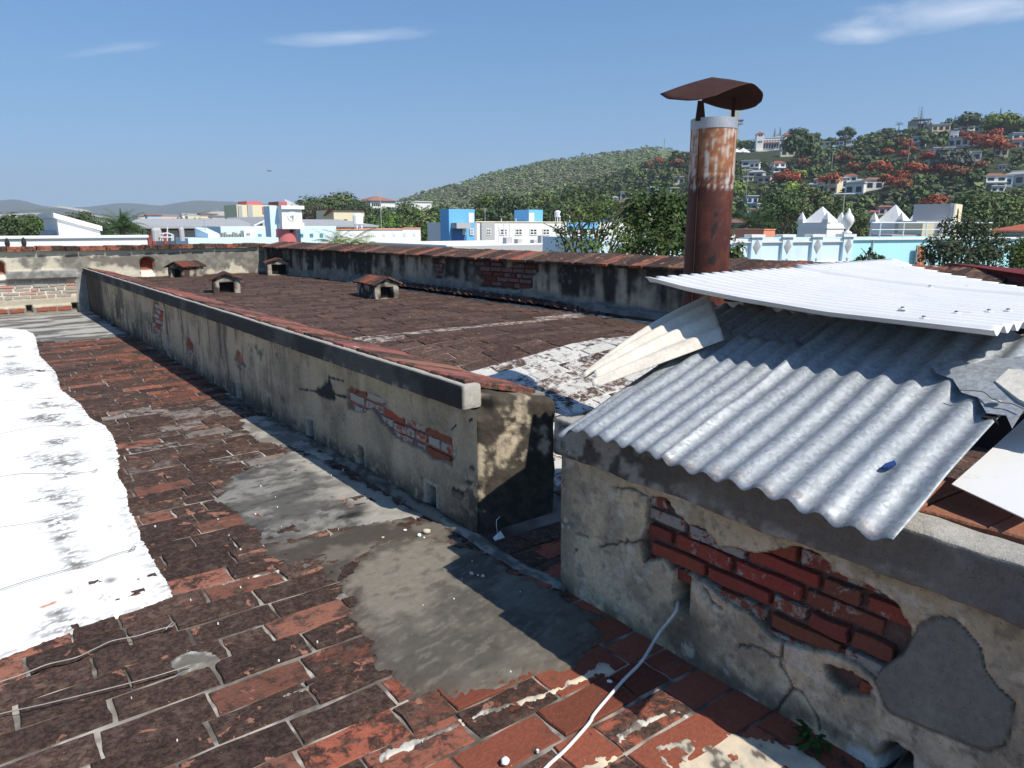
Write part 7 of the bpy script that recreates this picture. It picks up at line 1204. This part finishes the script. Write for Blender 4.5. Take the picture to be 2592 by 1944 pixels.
# poles
def pole(bt, h, label, d, cross=False, r_=.14):
    b_, tn = bt; x, y = pol(b_, d); z = 1.5 + tn * d; t = thing('utility_pole', (float(x), float(y), float(z)), label, 'pole', 'poles'); MB().tube([(0, 0, -2), (0, 0, h)], r_, 6).build('shaft', M_CONC, t, local=True)
    if cross: c, s = math.cos(R(b_)), -math.sin(R(b_)); MB().tube([(-c * cross, -s * cross, h), (c * cross, s * cross, h)], r_ * .8, 5).build('arm', M_STEEL, t, local=True)
    clear(b_, .12, tn, tn + h / d, d)
pole([(64.6653,0.0724)][0], 5.5, 'concrete pole on the slope left of the pale blue house', 330.); pole([(54.4540,0.0408)][0], 7, 'utility pole with crossarm near the chimney', 260., 1.6); pole([(60.9829,0.0021)][0], 4.2, 'white T shaped lamp post between the two pavilions', 120., 1.4, .10); pole([(60.0038,0.0715)][0], 4.5, 'thin pole on the slope among the trees', 330.); pole([(48.4638,0.0856)][0], 22, 'thin white mast on the green ridge', 940., False, .5)

# general wood on both hills, one mass each
def in_clear(b_, t0, t1, d):
    for cb, cw, c0, c1, cd in CLEAR:
        if abs(b_ - cb) < cw and d < cd + 2 and t1 > c0 and t0 < c1: return True
    return False
def wood(name, fn, dA, dB, N_, rr, nq, b0, b1, cols, seed, zmin=None, col_f=None, lf=.30, up=.45, var=.22):
    rg = np.random.default_rng(seed); VV = []; CC = []; k = 0; tries = 0
    while k < N_ and tries < N_ * 4:
        tries += 1; b_ = rg.uniform(b0, b1); d = math.sqrt(rg.uniform(dA ** 2, dB ** 2)) if rg.random() < .6 else rg.uniform(dA, dB); z = float(fn(np.array(b_), np.array(d)))
        if zmin is not None and z < zmin: continue
        r_ = rg.uniform(*rr) * (1.35 if rg.random() < .08 else 1); h = r_ * rg.uniform(.9, 1.35); cz = z + h * .75; tn0 = (cz - r_ * .8 - 1.5) / d; tn1 = (cz + r_ * .8 - 1.5) / d; wd = math.degrees(r_ / d)
        if in_clear(b_, tn0, tn1, d) or in_clear(b_ - wd * .6, tn0, tn1, d) or in_clear(b_ + wd * .6, tn0, tn1, d): continue
        x, y = pol(b_, d); V = leaf_cloud((x, y, cz), r_, nq, r_ * lf, rg, rg.uniform(.6, .9), 7, up); c = np.array(cols[rg.integers(len(cols))]) * rg.uniform(.75, 1.3)
        if col_f is not None: c = col_f(x, y, c, rg)
        VV.append(V); CC.append(shades(nq, c, rg, var)); k += 1
    o = crown_object(name, np.concatenate(VV), np.concatenate(CC), None); return tag(o, None, None, None, 'stuff')
def scrub(x, y, c, rg):
    f = float(sstep(.42, .60, fbm(np.array([x]), np.array([y]), .012, 4, 3))[0]); return c * (1 - f) + np.array((.205, .215, .115)) * f
w1 = wood('ridge_wood', terr1, 260, 975, 8500, (1.5, 3.2), 20, 12, 58, [(.190, .248, .098), (.170, .228, .088), (.208, .262, .106), (.192, .226, .102)], 21, None, scrub, .42, 1.8, .06)
w2 = wood('hillside_wood', terr2, 172, 512, 5900, (1.7, 4.2), 62, 30, 92, GREENS + [(.10, .135, .04), (.068, .075, .04)], 22, ZG + 1.0, None, .25)
tag(w1, 'scrubby olive green wood covering the long ridge', None); tag(w2, 'dense green wood covering the hillside between the houses', None)
w3 = wood('town_trees', lambda b_, d: ZG + 0 * b_ + 4.5, 300, 900, 700, (3, 5.5), 90, -12, 26, GREENS, 23, None, None, .19); tag(w3, 'belt of dark trees beyond the town roofs at left', None)
# distant town houses scattered in that belt
M_FARH = [WHITE_P, CREAM, PK, LB, PE]
for i, p in enumerate([(134.8,676.1,6.151),(161.2,756.5,7.572),(143.6,644.3,6.411),(157.5,683.9,6.864),(179.5,730.0,7.822),(158.0,633.3,7.173),(151.7,587.9,6.084),(147.1,541.2,6.010),(125.8,607.6,5.811),(137.7,711.5,6.821)]):
    r = random.Random(i); w = r.uniform(8, 16); t = thing('town_house', (p[0], p[1], ZG), 'tiny distant town house number %s from the left above the grey roof' % ('first second third fourth fifth sixth seventh eighth ninth tenth'.split()[[9, 0, 8, 1, 2, 3, 4, 5, 6, 7].index(i)] if False else ['second', 'fourth', 'fifth', 'sixth', 'seventh', 'eighth', 'ninth', 'tenth', 'third', 'first'][i]), 'house', 'distant town houses'); t['label'] = ['second', 'fourth', 'fifth', 'sixth', 'seventh', 'eighth', 'ninth', 'tenth', 'third', 'first'][i] + ' from left of the tiny distant houses above the long grey roof'
    MB().box(p[0] - w / 2, p[0] + w / 2, p[1], p[1] + 8, ZG, p[2] + r.uniform(0, 2.5)).build('wall', M_FARH[i % 5], t); MB().box(p[0] - w / 2 - .5, p[0] + w / 2 + .5, p[1] - .5, p[1] + 8.5, p[2] + 2.5, p[2] + 3.3).build('roof', HROOF[['red', 'flat', 'grey', 'rust'][i % 4]], t)

# trees of the town, one by one
def town_tree(p, R_, col, label, seed, n=700, flat=.8, group='trees between the town roofs', h=None, lf=.11, lobes=None):
    h = h or (p[2] - ZG) + R_ * flat; tree((p[0], p[1], ZG), h, R_, n, R_ * lf, col, label, seed, flat, group, 'broadleaf_tree', 16, lobes)
LOB = [(0, 0, 0, .8), (.7, .1, -.15, .55), (-.7, -.1, -.2, .6), (.2, .4, .2, .55)]
for i, (p, r_, c, lab) in enumerate([
 ([(6.996,126.5,0.888)][0], 5.5, (.055, .085, .025), 'dark green tree at the far left edge above the white parapet'), ([(10.026,136.8,1.394)][0], 4.5, (.05, .08, .025), 'second green tree from the left edge'), ([(11.084,127.2,0.870)][0], 5, (.085, .13, .03), 'brighter green tree left of the sloping white wall'), ([(21.868,171.7,1.362)][0], 7, (.06, .08, .03), 'olive tree behind the sloping white wall'),
 ([(82.491,201.0,5.469)][0], 10, GREENS[1], 'dark tree right beside the clock tower'), ([(88.378,202.8,5.861)][0], 10, GREENS[0], 'middle tree of the clump right of the clock tower'), ([(93.469,205.3,6.878)][0], 11, GREENS[2], 'tallest round tree of the clump right of the clock tower'), ([(90.293,188.8,4.804)][0], 9, GREENS[3], 'dark tree at the right end of the clump by the tiled roof'), ([(79.637,190.6,3.889)][0], 8, (.075, .07, .04), 'brownish low tree in front of the clump by the clock tower'),
 ([(79.266,153.3,2.345)][0], 8, GREENS[0], 'green tree below the villa with red hipped roof'), ([(78.985,147.2,1.628)][0], 7, (.10, .17, .03), 'bright green tree behind the end of the long white building'), ([(86.409,154.1,3.346)][0], 9, GREENS[2], 'tree in front of the stepped white villa'), ([(76.760,130.1,1.196)][0], 9, GREENS[4], 'large green tree left of the blue stair tower'), ([(81.818,132.5,2.487)][0], 8, GREENS[0], 'green tree touching the blue stair tower'), ([(72.561,120.7,-0.949)][0], 6, (.09, .14, .03), 'lighter green tree low beside the long white building'),
 ([(92.798,130.4,4.797)][0], 8, (.09, .13, .035), 'yellow green tree between the two blue towers'), ([(94.008,123.2,4.192)][0], 9, GREENS[3], 'dark rounded tree left of the second blue tower'), ([(104.3,121.7,3.499)][0], 8, GREENS[1], 'dark tree right of the second blue tower'), ([(118.2,130.0,6.238)][0], 10, GREENS[0], 'broad green tree above the white end of the office building'), ([(124.0,129.4,6.606)][0], 9, (.065, .10, .03), 'domed green tree right of the broad one'), ([(114.9,138.8,6.082)][0], 9, GREENS[2], 'grey green tree behind the second blue tower'),
 ([(107.3,69.246,3.846)][0], 8, GREENS[1], 'dark tree behind the orange block'), ([(114.5,76.319,1.771)][0], 7, GREENS[3], 'very dark tree left of the left pavilion'), ([(134.6,73.587,2.772)][0], 8, GREENS[0], 'green tree between the two pavilions'), ([(142.3,74.063,1.038)][0], 7, GREENS[4], 'lower green tree left of the right pavilion'), ([(157.1,69.053,2.338)][0], 8, GREENS[3], 'dark tree behind the cream block'), ([(121.4,45.963,3.267)][0], 8, GREENS[0], 'green tree above the red tile roof'), ([(130.6,45.243,3.948)][0], 7, GREENS[4], 'lighter tree above the right end of the red tile roof'), ([(128.8,78.013,6.179)][0], 7, GREENS[2], 'tree above the left pavilion')]): town_tree(p, r_ * .72, c, lab, 700 + i, 1700, .8, lobes=LOB, lf=.052)
# palms
def palm(p, base_z, L, nf, label, seed, col, droop=1.0, spike=0.0, group='palms'):
    rg = np.random.default_rng(seed); t = thing('palm_tree', (p[0], p[1], base_z), label, 'palm', group); MB().tube([(0, 0, 0), (.1, 0, (p[2] - base_z) * .5), (0, 0, p[2] - base_z)], [.25, .2, .18], 8).build('trunk', M_BARK, t, local=True); V = []; h = p[2] - base_z
    for k in range(nf):
        a = 2 * math.pi * k / nf + rg.uniform(-.25, .25); e = rg.uniform(.15, 1.2); pts = [np.array([math.cos(a) * L * s * math.cos(e * (1 - .5 * s)), math.sin(a) * L * s * math.cos(e * (1 - .5 * s)), h + L * (math.sin(e) * s - droop * .75 * s * s * math.cos(e))]) for s in np.linspace(0, 1, 9)]
        for i in range(8):
            d = pts[i + 1] - pts[i]; d /= np.linalg.norm(d); sd = np.cross(d, [0, 0, 1.]); sd /= np.linalg.norm(sd) + 1e-6; w = L * .23 * (1 - abs(i / 8 - .4) * .9)
            for sg in (-1, 1):
                for q in (0, .5): b_ = pts[i] * (1 - q) + pts[i + 1] * q; tip = b_ + sd * sg * w + d * w * .7 - np.array([0, 0, w * .45]); V.append([b_ - d * w * .07, b_ + d * w * .10, tip, tip])
    if spike: V += [[np.array([-.12, 0, h]), np.array([.12, 0, h]), np.array([.05, 0, h + spike]), np.array([-.03, 0, h + spike])], [np.array([0, -.12, h]), np.array([0, .12, h]), np.array([0, .05, h + spike * .9]), np.array([0, -.03, h + spike * .9])]]
    V = np.array(V); n = len(V); link('fronds', raw_mesh('fronds', V.reshape(-1, 3), np.arange(n * 4).reshape(n, 4), np.repeat(shades(n, col, rg), 4, 0), M_LEAF), None, t)
palm([(9.446,55.602,1.372)][0], ZG, 1.9, 40, 'fan of dark palm fronds in front of the grey roof with a pale new spear', 31, (.06, .11, .035), .9, 1.2)
palm([(19.945,45.122,0.270)][0], ZG, 1.7, 14, 'young yellow green palm at the left in front of the long white building', 32, (.15, .20, .03), .9); palm([(20.714,44.538,0.320)][0], ZG, 2.0, 16, 'larger yellow green palm in front of the long white building', 33, (.14, .20, .03), .8); palm([(21.049,43.029,0.198)][0], ZG, 1.4, 10, 'low palm frond tips before the dark shop openings', 35, (.12, .18, .03), .9)
palm([(72.975,51.322,1.329)][0], ZG, 3.6, 20, 'dark palm above the pale blue parapet beside the chimney', 34, (.045, .075, .025), .9)
palm([(492.7,241.2,64.156)][0], 60., 3.2, 14, 'tiny palm silhouette on the skyline of the hill', 36, (.04, .06, .03), .9)

# leafy bushes close behind the parapets
def bush(base, lobes, n, leaf, col, label, seed, stems, mat=M_LEAF, group=None):
    rg = np.random.default_rng(seed); b0 = Vector(base); t = thing('leafy_bush', base, label, 'bush', group); m = MB()
    for lx, ly, lz, lr in stems or lobes:
        e = Vector((lx, ly, lz)); mid_ = b0.lerp(e, .5) + Vector((rg.uniform(-.15, .15), rg.uniform(-.15, .15), -.1)); m.tube([b0, mid_, e], [.035, .022, .008], 6)
        for k in range(4): f = e + Vector((rg.uniform(-1, 1), rg.uniform(-1, 1), rg.uniform(-.3, 1))) * lr * .8; m.tube([mid_.lerp(e, .6 + .1 * k), e.lerp(f, .5), f], [.014, .010, .004], 5)
    m.build('branches', M_BARK, t, smooth=True); V = []
    for lx, ly, lz, lr in lobes: V.append(leaf_cloud((lx, ly, lz), lr, max(30, int(n * lr * lr)), leaf, rg, .8, 11, .5))
    V = np.concatenate(V); crown_object('leaves', V, shades(len(V), col, rg, .3), t, mat)
def lob(pts, rs): return [(p[0], p[1], p[2], r_) for p, r_ in zip(pts, rs)]
bA = [(8.440,9.287,1.013)][0]
bush((bA[0], bA[1], -.8), lob([(8.352,9.103,1.638),(8.704,9.212,1.669),(9.006,9.234,1.672),(8.637,9.012,1.501),(8.177,9.110,1.364),(8.208,9.337,1.403),(8.415,9.180,1.235),(8.999,9.114,1.415),(8.642,9.133,1.290),(8.024,9.100,1.105),(8.539,8.835,1.129),(8.828,8.866,1.067),(8.212,8.832,1.108),(9.201,9.086,1.314),(9.245,9.052,1.429)], (.42, .40, .48, .42, .34, .28, .34, .36, .38, .36, .42, .4, .36, .30, .28)), 620, .034, (.085, .13, .034), 'sparse leafy bush with bare twigs behind the tiled parapet left of the chimney', 41, lob([(8.353,9.102,1.569),(9.007,9.233,1.615),(8.638,9.011,1.459),(8.177,9.110,1.350),(8.220,9.328,1.361),(9.057,9.069,1.401)], (.5, .5, .5, .4, .4, .4)))
bB = [(10.681,9.469,0.851)][0]
bush((bB[0], bB[1], -1.2), lob([(10.793,10.011,1.776),(11.093,9.909,1.778),(11.256,9.660,1.743),(10.560,9.938,1.549),(10.723,9.437,1.501),(11.073,9.423,1.453),(10.392,9.814,1.342),(10.626,9.260,1.346),(9.890,9.567,1.210),(9.966,9.007,1.129),(10.090,8.913,1.054),(9.862,9.212,1.005),(10.424,8.910,1.123),(9.641,9.254,1.039),(11.274,9.521,1.629),(11.302,8.370,0.998),(11.271,8.268,0.940),(11.528,9.454,1.549),(11.587,9.284,1.388),(11.563,9.051,1.229),(11.146,9.116,1.154),(11.372,8.693,1.049)], (.75, .75, .75, .6, .65, .6, .42, .6, .32, .46, .42, .42, .5, .4, .65, .36, .32, .8, .8, .6, .7, .5)), 850, .050, (.058, .094, .026), 'dense dark green tree crown behind the chimney and the urn', 42, None)
bC = [(19.737,7.617,0.279)][0]
bush((bC[0], bC[1], -3), lob([(19.942,8.089,1.533),(20.337,7.915,1.448),(19.757,8.103,1.347),(20.235,7.615,1.247),(19.677,7.788,1.233),(19.112,8.091,1.085),(18.782,8.090,0.925),(18.983,7.813,0.928),(19.239,7.493,0.866),(19.900,7.368,0.888),(18.618,7.838,0.723),(18.846,7.540,0.663),(19.350,7.283,0.658),(20.161,7.295,0.751),(20.465,7.441,1.027),(20.736,7.361,0.837),(18.735,8.126,0.726)], (.42, .46, .36, .48, .5, .44, .34, .5, .52, .5, .46, .52, .5, .48, .42, .44, .32)), 1050, .046, (.05, .068, .034), 'large dark bush in front of the cyan wall at right', 43, None)
bD = [(12.873,6.550,0.695)][0]
bush((bD[0], bD[1], -.5), lob([(12.852,6.566,0.952),(12.845,6.697,0.854),(13.169,6.576,0.884),(13.147,6.468,0.866),(12.655,6.715,0.824)], (.22, .20, .18, .12, .14)), 700, .05, (.045, .08, .028), 'small bush top showing over the white sheet before the cyan wall', 44, None)
bE = [(24.297,7.922,0.076)][0]
bush((bE[0], bE[1], -3), lob([(24.011,8.139,0.899),(24.598,8.070,0.851),(23.912,8.215,0.665),(23.928,7.951,0.596),(24.390,7.851,0.626),(23.809,8.041,0.402),(24.069,7.844,0.324),(24.884,7.853,0.733)], (.6, .6, .5, .6, .6, .5, .55, .7)), 900, .05, (.085, .125, .03), 'lighter green bush at the right edge below the tiled house', 45, None)
# bird
p = [(24.512,69.275,6.375)][0]; bd = thing('bird', p, 'small dark bird gliding in the sky above the clock tower', 'bird'); m = MB(); m.add([(-.32, 0, .06), (0, .10, 0), (0, -.16, .0), (.30, .02, .08), (0, 0, -.05), (0, -.05, .05)], [(0, 1, 5), (0, 5, 2), (3, 5, 1), (3, 2, 5), (0, 4, 1), (0, 2, 4), (3, 1, 4), (3, 4, 2)]); bo = m.build('body', M_DARK, bd, local=True); bo.rotation_euler = (R(20), R(8), R(-37))

# ------------------------------------------------------------------ haze
hz = MB().box(-7400, 7400, -200, 8000, ZG - 2, 420).build('haze', None); tag(hz, kind='stuff'); hm = bpy.data.materials.new('haze'); hm.use_nodes = True; nt = hm.node_tree; nt.nodes.clear(); pv = nt.nodes.new('ShaderNodeVolumePrincipled'); pv.inputs['Color'].default_value = (.78, .88, 1.0, 1); pv.inputs['Density'].default_value = .00019; pv.inputs['Anisotropy'].default_value = .1; ou = nt.nodes.new('ShaderNodeOutputMaterial'); nt.links.new(pv.outputs[0], ou.inputs['Volume']); hz.data.materials.append(hm)
